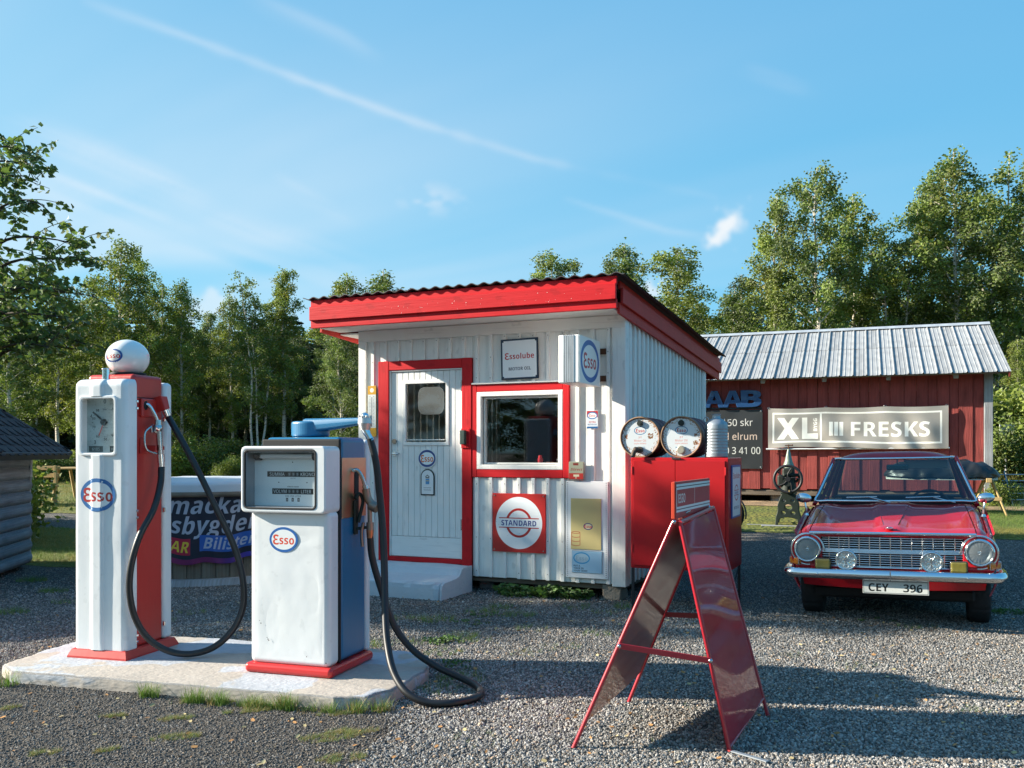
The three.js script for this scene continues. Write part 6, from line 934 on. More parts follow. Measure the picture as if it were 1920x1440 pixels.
{ // metal rack by the right edge
  const o = thing('metal_rack', 'low rusty metal rack of thin bars on the grass at the right edge', 'rack', onGround(9.35, -16.2), 10);
  for (let k = 0; k < 5; k++) part('bar', rod([-0.5, 0.12 + 0.11 * k, 0.1 - 0.09 * k], [0.9, 0.13 + 0.11 * k, 0.1 - 0.09 * k], 0.012, 6), M.galv, o); for (const x of [-0.42, 0.3, 0.85]) part('post', rod([x, 0, 0.16], [x, 0.62, -0.30], 0.014, 6), M.galv, o);
  const s = thing('small_sign', 'small white sign among the trees right of the barn', 'sign', onGround(12.1, -22.2), 0);
  part('post', rod([0, 0, 0], [0, 1.15, 0], 0.03), M.greyWood, s); part('board', cbox(0.36, 0.26, 0.02), mat(0.55, 0.56, 0.53), s, [0, 1.25, 0.03]);
  const f = faceMat(180, 130, (x, w, h) => { x.fillStyle = '#c3c5bd'; x.fillRect(0, 0, w, h); text(x, 'Privat', 44, 90, 46, '#3b4038', { weight: 'normal' }); text(x, 'väg', 36, 90, 92, '#3b4038', { weight: 'normal' }); }); part('printed_face', plane(0.35, 0.25), f, s, [0, 1.25, 0.0415]);
}
// ------------------------------------------------------------------ the grill hut of round logs at the left
{
  const R = 2.2, ap = R * Math.cos(Math.PI / 6), a0 = -12 * Math.PI / 180; // facing of the wall that looks towards the pumps
  const o = thing('log_hut', 'low hexagonal hut of round grey logs with dark shingle roof at the left edge', 'hut', [-7.635, 0, -9.73], 0);
  const N = 6, rad = (k) => a0 + k * Math.PI / 3;                // facing of wall k in the x-z plane (z towards the camera is +)
  const dirOf = (k) => [Math.cos(rad(k)), Math.sin(rad(k))];
  for (let k = 0; k < N; k++) {
    const [nx, nz] = dirOf(k), tx = -nz, tz = nx, mx = nx * ap, mz = nz * ap, h = R / 2 - 0.06, w = new THREE.Group(); w.name = 'log_wall'; o.add(w);
    for (let j = 0; j < 9; j++) { const y = 0.135 + j * 0.147; part('log', (() => { const g = rod([mx + tx * h, y, mz + tz * h], [mx - tx * h, y, mz - tz * h], 0.088, 14); return boxUV(g, 'x'); })(), M.logGrey, w); }
    
  }
  part('inner_shell', new THREE.CylinderGeometry(R - 0.12, R - 0.12, 1.35, 6, 1).rotateY(-a0 + 0).translate(0, 0.68, 0), M.inner, o);
  for (let k = 0; k < N; k++) { // corner boards with a carved bracket
    const a = rad(k) - Math.PI / 6, x = Math.cos(a) * (R - 0.03), z = Math.sin(a) * (R - 0.03);
    const c = new THREE.Group(); c.name = 'corner_board'; c.position.set(x, 0, z); c.rotation.y = -a + Math.PI / 2; o.add(c);
    const s = new THREE.Shape(); s.moveTo(-0.075, 0.08); s.lineTo(0.075, 0.08); s.lineTo(0.075, 0.98); s.quadraticCurveTo(0.085, 1.06, 0.15, 1.12); s.quadraticCurveTo(0.11, 1.22, 0.17, 1.35); s.lineTo(-0.17, 1.35); s.quadraticCurveTo(-0.11, 1.22, -0.15, 1.12); s.quadraticCurveTo(-0.085, 1.06, -0.075, 0.98); s.closePath();
    part('board', boxUV(extrude(s, 0.03, 0.005, 1, 8)), mat(0.50, 0.52, 0.56, { roughness: 0.6, map: paintWear }), c, [0, 0, 0.035]);
  }
  // roof: six facets, each covered with rows of shingle tabs
  const Re = R + 0.52, ye = 1.40, ya = 3.15, sh = new THREE.BufferGeometry();
  const tab = (() => { const s = poly([[-0.125, 0], [-0.055, -0.13], [0.055, -0.13], [0.125, 0], [0.125, 0.03], [-0.125, 0.03]]); return extrude(s, 0.009, 0.0015); })();
  boxUV(tab);
  for (let k = 0; k < N; k++) {
    const [nx, nz] = dirOf(k), tx = -nz, tz = nx, apE = Re * Math.cos(Math.PI / 6);
    const fct = new THREE.Group(); fct.name = 'roof_facet'; o.add(fct);
    const slopeL = Math.hypot(apE, ya - ye), ux = -nx * apE / slopeL, uy = (ya - ye) / slopeL, uz = -nz * apE / slopeL; // up the slope
    const m = new THREE.Matrix4().makeBasis(V3(-tx, 0, -tz), V3(ux, uy, uz), V3(-tx, 0, -tz).cross(V3(ux, uy, uz)).normalize()); m.setPosition(nx * apE, ye, nz * apE); fct.applyMatrix4(m);
    part('facet_board', extrude(poly([[-Re / 2, 0], [Re / 2, 0], [0, slopeL]]), 0.05, 0.002).translate(0, 0, -0.052), M.shingle, fct);
    part('eave_edge', slab(-Re / 2, Re / 2, -0.012, 0.012, -0.075, 0.02, 0.004, 'x'), M.roofDark, fct);
    const rows = 15; const many = [];
    for (let j = 0; j < rows; j++) { const y = 0.10 + j * (slopeL - 0.1) / rows, half = (Re / 2) * (1 - y / slopeL), n = Math.floor((2 * half) / 0.25); for (let i = 0; i < n; i++) { const x = -half + (i + 0.5 + (j % 2 ? 0.25 : -0.25)) * (2 * half / n); if (Math.abs(x) > half - 0.02) continue; if (k === 0) part('shingle', tab, M.shingle, fct, [x, y, 0.006 + 0.004 * hash(i, j, 3)], [0.045, 0, 0]); else many.push(tab.clone().rotateX(0.045).translate(x, y, 0.006 + 0.004 * hash(i, j, 3))); } }
    if (many.length) part('shingles', many, M.shingle, fct).userData.kind = 'stuff';
    part('hip_cap', slab(-0.06, 0.06, 0, Math.hypot(Re / 2, slopeL), -0.006, 0.020, 0.003), M.shingle, fct, [Re / 2, 0, 0.004], [0, 0, Math.atan2(Re / 2, slopeL)]);
  }
}
// ------------------------------------------------------------------ the wooden tub behind the pumps, with its cover and a cloth banner
{
  const c = [-3.62, 0, -10.75], R = 1.08, o = thing('wooden_tub', 'round wooden tub of upright staves with pale cover behind the two pumps', 'tub', c, 0), H = 1.04;
  const r = rng(41), n = 46; for (let k = 0; k < n; k++) { const a = (k / n) * 2 * Math.PI, w = (2 * Math.PI * R) / n - 0.005; const g = slab(-w / 2, w / 2, 0.05, H, -0.035, 0.004 * r(), 0.006); g.rotateY(Math.PI / 2 - a).translate(Math.cos(a) * R, 0, Math.sin(a) * R); part('stave', g, M.oldWood, o); }
  part('cover', (() => { const g = new THREE.LatheGeometry([[0, H + 0.075], [0.9, H + 0.075], [R + 0.07, H + 0.055], [R + 0.09, H + 0.02], [R + 0.085, H - 0.09]].map(([a, b]) => new THREE.Vector2(a, b)), 60), p = g.attributes.position; for (let i = 0; i < p.count; i++) p.setY(i, p.getY(i) + 0.03 * (fbm(p.getX(i) * 3 + 4, p.getZ(i) * 3, 6, 3) - 0.5)); g.computeVertexNormals(); return boxUV(g); })(), mat(0.52, 0.56, 0.60, { roughness: 0.6, map: metalWear }), o);
  part('cover_edge', new THREE.TorusGeometry(R + 0.085, 0.028, 8, 64).rotateX(Math.PI / 2).translate(0, H - 0.07, 0), M.oldWood, o);
  part('foot_plate', boxUV(cyl(R + 0.10, R + 0.14, 0.07, 48).translate(0, 0.03, 0)), M.greyWood, o);
  const f = faceMat(1400, 620, (x, w, h) => {
    x.fillStyle = '#1d2130'; x.fillRect(0, 0, w, h); text(x, 'mackar,', 205, 800, 120, '#a3a8b6', { style: 'italic', align: 'center', sx: 1.05 }); text(x, 'sbygden', 200, 820, 290, '#a3a8b6', { style: 'italic', sx: 1.04 });
    x.fillStyle = '#a81e3c'; x.fillRect(240, 400, 360, 140); text(x, 'KAR', 130, 455, 472, '#d8b83a', { style: 'italic' }); x.fillStyle = '#2d5aa6'; x.fillRect(680, 380, 720, 140); text(x, 'Bilisten', 136, 950, 452, '#aab0c0', { style: 'italic' });
    const g = x.createLinearGradient(0, 0, w, 0); g.addColorStop(0, '#7c1c4a'); g.addColorStop(0.55, '#6c1f54'); g.addColorStop(0.8, '#4a3a9a'); g.addColorStop(1, '#3a4aa0'); x.fillStyle = g; x.fillRect(0, 575, w, 45);
  }, { roughness: 0.75, clearcoat: 0 });
  const b = thing('banner', 'dark blue cloth banner with slanting white lettering hung round the tub', 'banner', c, 0);
  const A0 = 2.0, A1 = 0.58;
  const bg = (off, flip) => grid(90, 24, (u, v) => { const a = lerp(A0, A1, u), y = lerp(0.25 + 0.025 * Math.sin(u * 9) - 0.02 * Math.sin(u * 21), 1.0, v), rr = R + 0.035 + off + 0.03 * vnoise(u * 16, v * 2, 5) * (1.15 - v) + 0.02 * Math.sin(u * 46 + v * 3) * (1 - v) * vnoise(u * 4, 1, 2); return [Math.cos(a) * rr, y, Math.sin(a) * rr]; }, { flip });
  part('cloth', [bg(0, false), bg(-0.004, true)], f, b);
}
{ // garden furniture far at the left, in the shade
  const o = thing('garden_bench', 'yellow-brown wooden bench set in the shade beyond the log hut', 'bench', onGround(-10.6, -19.5), 10);
  part('seat', slab(-0.8, 0.8, 0.42, 0.46, -0.22, 0.22, 0.006, 'x'), M.lightWood, o); for (const y of [0.62, 0.78]) part('back_slat', slab(-0.8, 0.8, y, y + 0.09, -0.26, -0.235, 0.004, 'x'), M.lightWood, o); for (const x of [-0.72, 0.72]) for (const z of [-0.2, 0.2]) part('leg', slab(x - 0.03, x + 0.03, 0, z < 0 ? 0.88 : 0.418, z - 0.03, z + 0.03, 0.004), M.lightWood, o);
  const p = thing('picnic_table', 'yellow-brown wooden table standing beside the bench beyond the log hut', 'table', onGround(-9.6, -20.4), 14); part('table_top', slab(-0.7, 0.7, 0.70, 0.74, -0.35, 0.35, 0.006, 'x'), M.lightWood, p); for (const x of [-0.55, 0.55]) for (const z of [-0.3, 0.3]) part('leg', rod([x, 0, z * 1.2], [x, 0.70, z * 0.6], 0.035, 6), M.lightWood, p);
}
// ------------------------------------------------------------------ trees and plants
const barkMap = dataTex(256, (x, y) => { const l = smoothstep(vnoise(x * 5, y * 40, 3, 5, 40), 0.66, 0.8), a = fbm(x * 6, y * 6, 7, 4, 6, 6), k = lerp(0.80 + 0.2 * a, 0.12, l * 0.85); return [k, k * 0.95, k * 0.88]; });
M.birchBark = mat(0.60, 0.57, 0.52, { roughness: 0.85, map: barkMap });
M.darkBark = mat(0.065, 0.052, 0.040, { roughness: 0.95, map: barkMap });
const leafMat = (r, g, b, tr = 0.45) => new THREE.MeshPhysicalMaterial({ color: new THREE.Color().setRGB(r, g, b), vertexColors: true, roughness: 0.86, transmission: tr, thickness: 0, ior: 1.4, side: THREE.DoubleSide });
M.leafA = leafMat(0.205, 0.260, 0.034); M.leafB = leafMat(0.150, 0.210, 0.034); M.leafNear = leafMat(0.125, 0.195, 0.040, 0.5); M.needle = leafMat(0.030, 0.055, 0.024, 0.15); M.leafDark = leafMat(0.085, 0.125, 0.028, 0.4);
class Leaves {                                                   // gathers small leaf faces into one mesh
  constructor(seed) { this.p = []; this.c = []; this.i = []; this.n = 0; this.r = rng(seed); }
  leaf(x, y, z, s, tone, dir) {                                  // a bent diamond of four corners
    const r = this.r, a = r() * 6.283, b = Math.acos(2 * r() - 1), d = dir ?? [Math.sin(b) * Math.cos(a), Math.cos(b) * 0.8 - 0.25, Math.sin(b) * Math.sin(a)];
    let l = Math.hypot(...d) || 1; const ux = d[0] / l, uy = d[1] / l, uz = d[2] / l; const e = r() * 6.283, q = [Math.cos(e), Math.sin(e * 1.7) * 0.8, Math.sin(e)];
    let vx = uy * q[2] - uz * q[1], vy = uz * q[0] - ux * q[2], vz = ux * q[1] - uy * q[0]; l = Math.hypot(vx, vy, vz) || 1; vx /= l; vy /= l; vz /= l;
    const wx = uy * vz - uz * vy, wy = uz * vx - ux * vz, wz = ux * vy - uy * vx, w = s * 0.36, f = s * 0.12;
    this.p.push(x, y, z, x + ux * s * 0.45 + vx * w + wx * f, y + uy * s * 0.45 + vy * w + wy * f, z + uz * s * 0.45 + vz * w + wz * f, x + ux * s, y + uy * s, z + uz * s, x + ux * s * 0.45 - vx * w + wx * f, y + uy * s * 0.45 - vy * w + wy * f, z + uz * s * 0.45 - vz * w + wz * f);
    for (let k = 0; k < 4; k++) this.c.push(...tone); this.i.push(this.n, this.n + 1, this.n + 2, this.n, this.n + 2, this.n + 3); this.n += 4;
  }
  build() { const g = new THREE.BufferGeometry(); g.setAttribute('position', new THREE.Float32BufferAttribute(this.p, 3)); g.setAttribute('color', new THREE.Float32BufferAttribute(this.c, 3)); g.setIndex(this.i); g.computeVertexNormals(); return g; }
}
function limb(pts, r0, r1, n = 6) { const c = new THREE.CatmullRomCurve3(pts), seg = Math.max(4, pts.length * 3), fr = c.computeFrenetFrames(seg, false); return grid(n, seg, (u, v, i, j) => { const p = c.getPointAt(v), a = u * 2 * Math.PI, r = lerp(r0, r1, v); return [p.x + r * (Math.cos(a) * fr.normals[j].x + Math.sin(a) * fr.binormals[j].x), p.y + r * (Math.cos(a) * fr.normals[j].y + Math.sin(a) * fr.binormals[j].y), p.z + r * (Math.cos(a) * fr.normals[j].z + Math.sin(a) * fr.binormals[j].z), u, v * c.getLength() * 0.9]; }); }
// a birch of height 10: white stem or two, thin rising limbs whose ends droop, leaves in hanging sprays
function birchShapes(seed, o = {}) {
  const r = rng(seed), H = 10, wood = [], L = new Leaves(seed + 1), R = o.R ?? 1.7, stems = o.stems ?? 1, low = o.low ?? 0.16, leafS = o.leaf ?? 0.098, total = o.leaves ?? 17000;
  const ends = [];
  for (let s = 0; s < stems; s++) {
    const lean = (o.lean ?? 0.5) * (r() - 0.5) + (stems > 1 ? (s - (stems - 1) / 2) * 0.7 : 0), lz = 0.6 * (r() - 0.5), hs = H * (s ? 0.86 + 0.1 * r() : 1), pts = [];
    for (let k = 0; k <= 8; k++) { const t = k / 8; pts.push(V3(lean * t * (0.4 + t) * 0.8 + 0.14 * (fbm(t * 4, seed + s, 3) - 0.5) * (t > 0 ? 2 : 0) + (stems > 1 ? (s - (stems - 1) / 2) * 0.22 : 0), hs * t, lz * t + 0.14 * (fbm(t * 4, seed + s + 9, 5) - 0.5) * 2 * (t > 0 ? 1 : 0))); }
    wood.push(limb(pts, 0.105 / Math.sqrt(stems), 0.012, 7));
    const curve = new THREE.CatmullRomCurve3(pts), nb = Math.round((o.limbs ?? 46) / stems);
    for (let b = 0; b < nb; b++) {
      const t = low + (0.985 - low) * ((b + r()) / nb) ** 0.92, at = curve.getPoint(t), a = b * 2.39996 + r() * 0.9, k = clamp((t - low) / (1 - low), 0, 1);
      let len = R * (0.16 + 1.02 * Math.sin(Math.PI * clamp(0.22 + 0.78 * k, 0, 1)) ** 0.9) * (0.55 + 0.6 * r()) * (k > 0.9 ? 0.65 : 1); if (r() < 0.12) len *= 1.25;
      const up = 0.55 + 0.7 * k + 0.35 * r(), e = [at, V3(at.x + Math.cos(a) * len * 0.35, at.y + len * 0.35 * up, at.z + Math.sin(a) * len * 0.35), V3(at.x + Math.cos(a) * len * 0.75, at.y + len * 0.62 * up, at.z + Math.sin(a) * len * 0.75), V3(at.x + Math.cos(a) * len, at.y + len * 0.62 * up - 0.12 * len, at.z + Math.sin(a) * len)];
      wood.push(limb(e, 0.028 * (1.1 - t) + 0.008, 0.004, 4)); ends.push([new THREE.CatmullRomCurve3(e), len, k]);
    }
  }
  const sum = ends.reduce((q, [, l]) => q + l, 0);
  for (const [c, len, k] of ends) {
    const n = Math.round((total * len) / sum), tone0 = 0.72 + 0.5 * r(), sprays = Math.max(3, Math.round(len * 6));
    for (let s = 0; s < sprays; s++) {
      const p = c.getPoint(0.22 + 0.78 * ((s + r()) / sprays)), tw = 0.8 + 0.4 * r(), hang = (o.hang ?? 0.35) * (0.4 + r()), ox = (r() - 0.5) * 0.5, oz = (r() - 0.5) * 0.5, yel = r() < 0.06 ? 0.4 : 0;
      for (let m = 0; m < n / sprays; m++) { const g = () => (r() + r() + r() - 1.5) * 0.21, d = r(), t = tone0 * tw * (0.7 + 0.6 * r()); L.leaf(p.x + g() + ox * d, p.y + g() * 0.9 - d * hang + 0.1, p.z + g() + oz * d, leafS * (0.65 + 0.6 * r()), [t * (1 + yel), t * (1 + yel * 0.25), t * 0.9]); }
    }
  }
  return { wood: mergeGeometries(wood.map((g) => g.toNonIndexed())), crown: L.build() };
}
function spruceShapes(seed) {
  const r = rng(seed), H = 10, L = new Leaves(seed), wood = [limb([V3(0, 0, 0), V3(0.03, 5, 0.02), V3(0, H, 0)], 0.12, 0.01, 6)];
  for (let k = 0; k < 30; k++) { const t = 0.08 + 0.90 * (k / 30), len = 1.35 * (1 - t) ** 0.85 + 0.08, n = 7; for (let b = 0; b < n; b++) { const a = b * 0.9 + k * 1.7 + r() * 0.5, l = len * (0.75 + 0.4 * r()); for (let m = 0; m < 22 * l + 4; m++) { const q = Math.sqrt(r()), x = Math.cos(a) * l * q, z = Math.sin(a) * l * q, y = H * t - 0.25 * l * q + 0.08 * (r() - 0.5), tone = 0.6 + 0.8 * r(); L.leaf(x + (r() - 0.5) * 0.14, y, z + (r() - 0.5) * 0.14, 0.24, [tone, tone, tone], [Math.cos(a) + (r() - 0.5), -0.5 * r(), Math.sin(a) + (r() - 0.5)]); } } }
  return { wood: mergeGeometries(wood.map((g) => g.toNonIndexed())), crown: L.build() };
}
const birches = [birchShapes(101, { R: 1.2, low: 0.20 }), birchShapes(137, { R: 1.02, low: 0.26, limbs: 40, leaves: 14000 }), birchShapes(173, { R: 1.3, stems: 2, low: 0.20 }), birchShapes(211, { R: 1.15, low: 0.12, hang: 0.5 }), birchShapes(251, { R: 1.5, low: 0.08, leaves: 22000, limbs: 58 }), birchShapes(293, { R: 1.05, stems: 3, low: 0.28, lean: 0.9, leaves: 13000 })];
const spruces = [spruceShapes(401), spruceShapes(433)];
const cache = new Map();
function tree(name, shapes, leafM, barkM, x, z, h, wide, turn, label, category, group, y = terrain(x, z)) {
  const key = shapes; let o;
  if (cache.has(key + 0) && false) o = null;
  o = new THREE.Group(); o.name = numbered(name); scene.add(o); o.position.set(x, y - 0.05, z); o.rotation.y = turn; o.scale.set((h / 10) * wide, h / 10, (h / 10) * wide);
  part('trunk', shapes.wood, barkM, o); part('crown', shapes.crown, leafM, o); return tag(o, label, category, group);
}
// each tree that shows, from its top in the photo: place, height, which shape
const at = (u, D) => [((u - 960) / 1700) * D, -D];
const front = [
  // left wood, from left to right
  [20, 27, 520, 3, 1.25, 'bushy birch at the left end of the wood, behind the log hut'], [112, 29, 535, 1, 1.05, 'slim birch between the log hut and the globe of the tall pump'], [165, 31, 530, 0, 1.0, 'birch just left of the tall pump globe'], [232, 30, 455, 0, 1.05, 'tallest birch of the left wood, straight above the white globe'], [292, 32, 490, 2, 0.9, 'double-stemmed birch just right of the white globe'], [340, 31, 530, 3, 0.95, 'birch with drooping sprays above the tall pump hose'], [392, 34, 590, 1, 0.9, 'small birch left of the pair of white stems'], [436, 33, 558, 0, 0.85, 'narrow birch left of the triple white stems'], [485, 30, 525, 5, 1.05, 'birch with three white stems above the blue pump'], [535, 31, 512, 1, 0.95, 'birch with one pale stem right of the triple stems'], [640, 19.5, 618, 4, 1.0, 'dense bushy birch close to the left corner of the kiosk'],
  // beyond the kiosk roof
  [660, 38, 522, 0, 1.25, 'left of two birch tops rising over the left end of the kiosk roof'], [722, 38, 516, 3, 1.5, 'right of two birch tops rising over the left end of the kiosk roof'], [1032, 38, 480, 4, 1.15, 'round birch top over the middle of the kiosk roof'], [1166, 36, 467, 1, 1.3, 'thin ragged birch just behind the highest corner of the kiosk roof'], [1268, 31, 476, 4, 1.35, 'full birch between the kiosk roof and the barn'], [1372, 34, 548, 3, 1.3, 'low dark birch at the gap left of the tall barn birches'],
  // behind the barn
  [1448, 29, 372, 3, 1.0, 'outermost left tree of the tall birches behind the barn'], [1540, 28, 328, 4, 1.0, 'broad tall birch over the left half of the barn roof'], [1598, 30, 378, 0, 1.0, 'birch right beside the broad one over the barn roof'], [1680, 29, 380, 2, 1.0, 'shorter double birch over the middle of the barn roof'], [1742, 30, 352, 1, 1.0, 'slender birch left of the tallest birch behind the barn'], [1800, 28, 294, 0, 1.12, 'tallest birch behind the right end of the barn'], [1868, 29, 322, 5, 1.05, 'three-stemmed birch beyond the right end of the barn roof'], [1925, 27, 300, 3, 1.15, 'birch cut by the right edge of the picture'], [1905, 24, 640, 1, 0.9, 'small birch at the right edge, right of the barn post'],
];
front.forEach(([u, D, vt, v, w, label], i) => { const [x, z] = at(u, D), h = (1.42 + ((848 - vt) / 1700) * D - terrain(x, z)) / 0.97; tree('birch', birches[v], i % 2 ? M.leafA : M.leafB, M.birchBark, x, z, h, w * 1.05, i * 1.7, label, 'birch', 'birches round the yard'); });
// a second and third row, which nothing tells apart
{
  const r = rng(55), rows = [[-24, -5, 34.5, 14, 4.8], [-24, -5, 33, 15, 5.7], [-26, -4.5, 37, 14, 6.0], [-30, 2, 44, 14, 6.0], [9, 27, 33.5, 11, 7.0], [7, 32, 39, 12, 8.0], [-2, 9, 43, 6, 7.0]];
  let k = 0; for (const [x0, x1, D, n, h] of rows) for (let i = 0; i < n; i++) { const x = lerp(x0, x1, (i + 0.2 + 0.6 * r()) / n), z = -D - 3 * r(); k++; tree('birch', birches[Math.floor(r() * 6)], r() < 0.5 ? M.leafDark : M.leafB, M.birchBark, x, z, h * (0.85 + 0.25 * r()), 1.05 + 0.2 * r(), r() * 6, 'birch standing among the back rows of the wood', 'birch', 'birches in the back rows of the wood'); }
}
[[568, 46, 6.6, 'dark spruce tip between the left wood and the kiosk roof'], [600, 52, 7.6, 'dark spruce left of the kiosk roof corner'], [545, 50, 6.8, 'dark spruce half hidden by the triple white birch stems'], [630, 44, 6.2, 'dark spruce behind the bushy birch at the kiosk corner'], [578, 40, 5.6, 'dark spruce in the gap just left of the kiosk']].forEach(([u, D, h, label], i) => { const [x, z] = at(u, D); tree('spruce', spruces[i % 2], M.needle, M.darkBark, x, z, h, 1.15, i * 2.1, label, 'spruce', 'spruces left of the kiosk'); });
// the far wood behind everything reads as one mass
{
  const r = rng(66), list = []; for (let i = 0; i < 420; i++) { const D = 43 + 36 * r(), x = (r() * 2 - 1) * 0.95 * D; const h = 0.62 + 0.30 * r(); list.push({ p: [x, terrain(x, -D) - 0.3, -D], r: [0, r() * 6, 0], s: [h * 1.6, h, h * 1.6], c: [0.8 + 0.4 * r(), 0.8 + 0.4 * r(), 0.8] }); }
  tag(instanced('far_wood', spruces[1].crown, M.needle, list), 'far dark wood that closes the view behind the birches', 'wood');
}
// trees left of the picture whose shade falls on the kiosk front
[[-13.0, -9.0, 7.6, 0, 0.9], [-13.6, -10.7, 7.3, 3, 1.0], [-15.6, -9.9, 8.2, 1, 1.0], [-19.5, -11.4, 9.2, 1, 1.2]].forEach(([x, z, h, v, w], i) => tree('birch', birches[v], M.leafA, M.birchBark, x, z, h, w, i * 2.3, 'birch standing left of the log hut, its shade falling on the kiosk front', 'birch', 'birches left of the log hut'));
// the wood across the yard, behind the camera: mirrored in the kiosk windows, the car and the lacquered boards
{
  const r = rng(88); for (let i = 0; i < 22; i++) { const t = (i + 0.3 + 0.4 * r()) / 22, x = lerp(-33, 24, t), z = lerp(9, 24, clamp(t * 1.6, 0, 1)) + 5 * r(); tree('birch', birches[i % 6], M.leafB, M.birchBark, x * 1.25, z, 7.5 + 2 * r(), 1.9, r() * 6, 'birch of the wood across the yard, mirrored in the kiosk window', 'birch', 'birches across the yard', 0); }
}
// the leafy tree that reaches in from the left edge
{
  const r = rng(91), L = new Leaves(92), wood = [], pos = [-7.95, 0.12, -13.2];
  const o = thing('broadleaf_tree', 'near leafy tree with long drooping leaves reaching in from the left edge', 'tree', pos);
  wood.push(limb([V3(0, 0, 0), V3(0.1, 1.6, 0), V3(-0.1, 3.4, 0.1), V3(0.05, 5.2, 0), V3(0.1, 6.0, 0)], 0.12, 0.02, 8));
  const br = []; for (let k = 0; k < 18; k++) { const t = 0.38 + 0.6 * (k + r()) / 18, y = 6.0 * t, a = k * 2.4 + r(); br.push([a, y, (1.9 - 1.35 * Math.abs(t - 0.55)) * (0.55 + 0.5 * r())]); }
  for (const [a, y, l] of [[0.05, 3.95, 1.75], [-0.5, 3.6, 1.7], [0.35, 4.3, 1.5], [0.2, 3.35, 1.6], [0.0, 4.85, 1.05], [-0.3, 5.3, 0.8], [0.6, 3.2, 1.7], [0.15, 3.0, 1.5], [-0.2, 2.7, 1.6], [0.3, 2.5, 1.5]]) br.push([a, y, l]);
  for (const [a, y, l] of br) {
    const c = Math.cos(a), s = Math.sin(a), rise = -0.05 + 0.6 * r(), e = [V3(0, y - 0.3, 0), V3(c * l * 0.4, y + l * rise * 0.8, s * l * 0.4), V3(c * l * 0.75, y + l * rise, s * l * 0.75), V3(c * l, y + l * rise * 0.8, s * l)], cv = new THREE.CatmullRomCurve3(e); wood.push(limb(e, 0.035, 0.006, 5));
    for (let q = 0; q < l * 7; q++) { const p = cv.getPoint(0.25 + 0.75 * r()), ta = r() * 6.28, tl = 0.25 + 0.4 * r(), tip = V3(p.x + Math.cos(ta) * tl, p.y + (r() - 0.42) * 1.7 * tl, p.z + Math.sin(ta) * tl); wood.push(limb([p, p.clone().lerp(tip, 0.5).add(V3(0, 0.04, 0)), tip], 0.008, 0.003, 4)); for (let m = 0; m < 20; m++) { const d = p.clone().lerp(tip, 0.2 + 0.85 * r()), t = 0.55 + 0.8 * r(), la = r() * 6.28; L.leaf(d.x + (r() - 0.5) * 0.10, d.y + (r() - 0.5) * 0.10, d.z + (r() - 0.5) * 0.10, 0.085 + 0.04 * r(), [t * (r() < 0.05 ? 1.6 : 1), t, t * 0.9], [Math.cos(la), -0.15 - 0.5 * r(), Math.sin(la)]); } }
  }
  part('trunk', mergeGeometries(wood.map((g) => g.toNonIndexed())), M.darkBark, o); part('crown', L.build(), M.leafNear, o);
}
// low bushes along the edge of the wood
{
  const bush = (seed, n) => { const r = rng(seed), L = new Leaves(seed); const blobs = Array.from({ length: 9 }, () => [(r() - 0.5) * 1.5, 0.35 + r() * 0.75, (r() - 0.5) * 1.2, 0.3 + 0.3 * r(), 0.7 + 0.6 * r()]); for (let i = 0; i < n; i++) { const [x, y, z, q, t0] = blobs[Math.floor(r() * 9)], g = () => (r() + r() + r() - 1.5) * 0.9; const t = t0 * (0.7 + 0.6 * r()); L.leaf(x + g() * q, Math.max(0.02, y + g() * q), z + g() * q, 0.055 + 0.035 * r(), [t, t, t * 0.85]); } return L.build(); };
  const shapes = [bush(501, 9000), bush(547, 9000), bush(593, 8000)], r = rng(17);
  const add = (x, z, s, v, label, group) => { const o = new THREE.Group(); o.name = numbered('bush'); scene.add(o); o.position.set(x, terrain(x, z) - 0.08, z); o.rotation.y = r() * 6; o.scale.set(s * 1.15, s, s); part('foliage', shapes[v], r() < 0.6 ? M.leafA : M.leafB, o); part('stem', cyl(0.02, 0.03, 0.6, 6).translate(0, 0.3, 0), M.darkBark, o); tag(o, label, 'bush', group); };
  for (let i = 0; i < 20; i++) { const u = lerp(-40, 720, (i + r() * 0.7) / 20), D = 27 + 4 * r(), [x, z] = at(u, D); add(x, z, 0.5 + 0.5 * r(), i % 3, 'sunlit green bush along the edge of the left wood', 'bushes along the left wood'); }
  for (let i = 0; i < 6; i++) { const [x, z] = at(lerp(1860, 1990, (i + r() * 0.7) / 6), 21.5 + 5 * r()); add(x, z, 1.0 + 0.8 * r(), i % 3, 'green bush under the birches right of the barn', 'bushes right of the barn'); }
  for (let i = 0; i < 5; i++) { const [x, z] = at(lerp(-190, -40, (i + r() * 0.7) / 5), 14.0 + 3 * r()); add(x, z, 1.0 + 0.4 * r(), i % 3, 'bush below the near leafy tree behind the log hut', 'bushes behind the log hut'); }
  const [x, z] = at(1872, 16.4); add(x, z, 0.42, 1, 'small dark green bush right of the barn corner post');
}
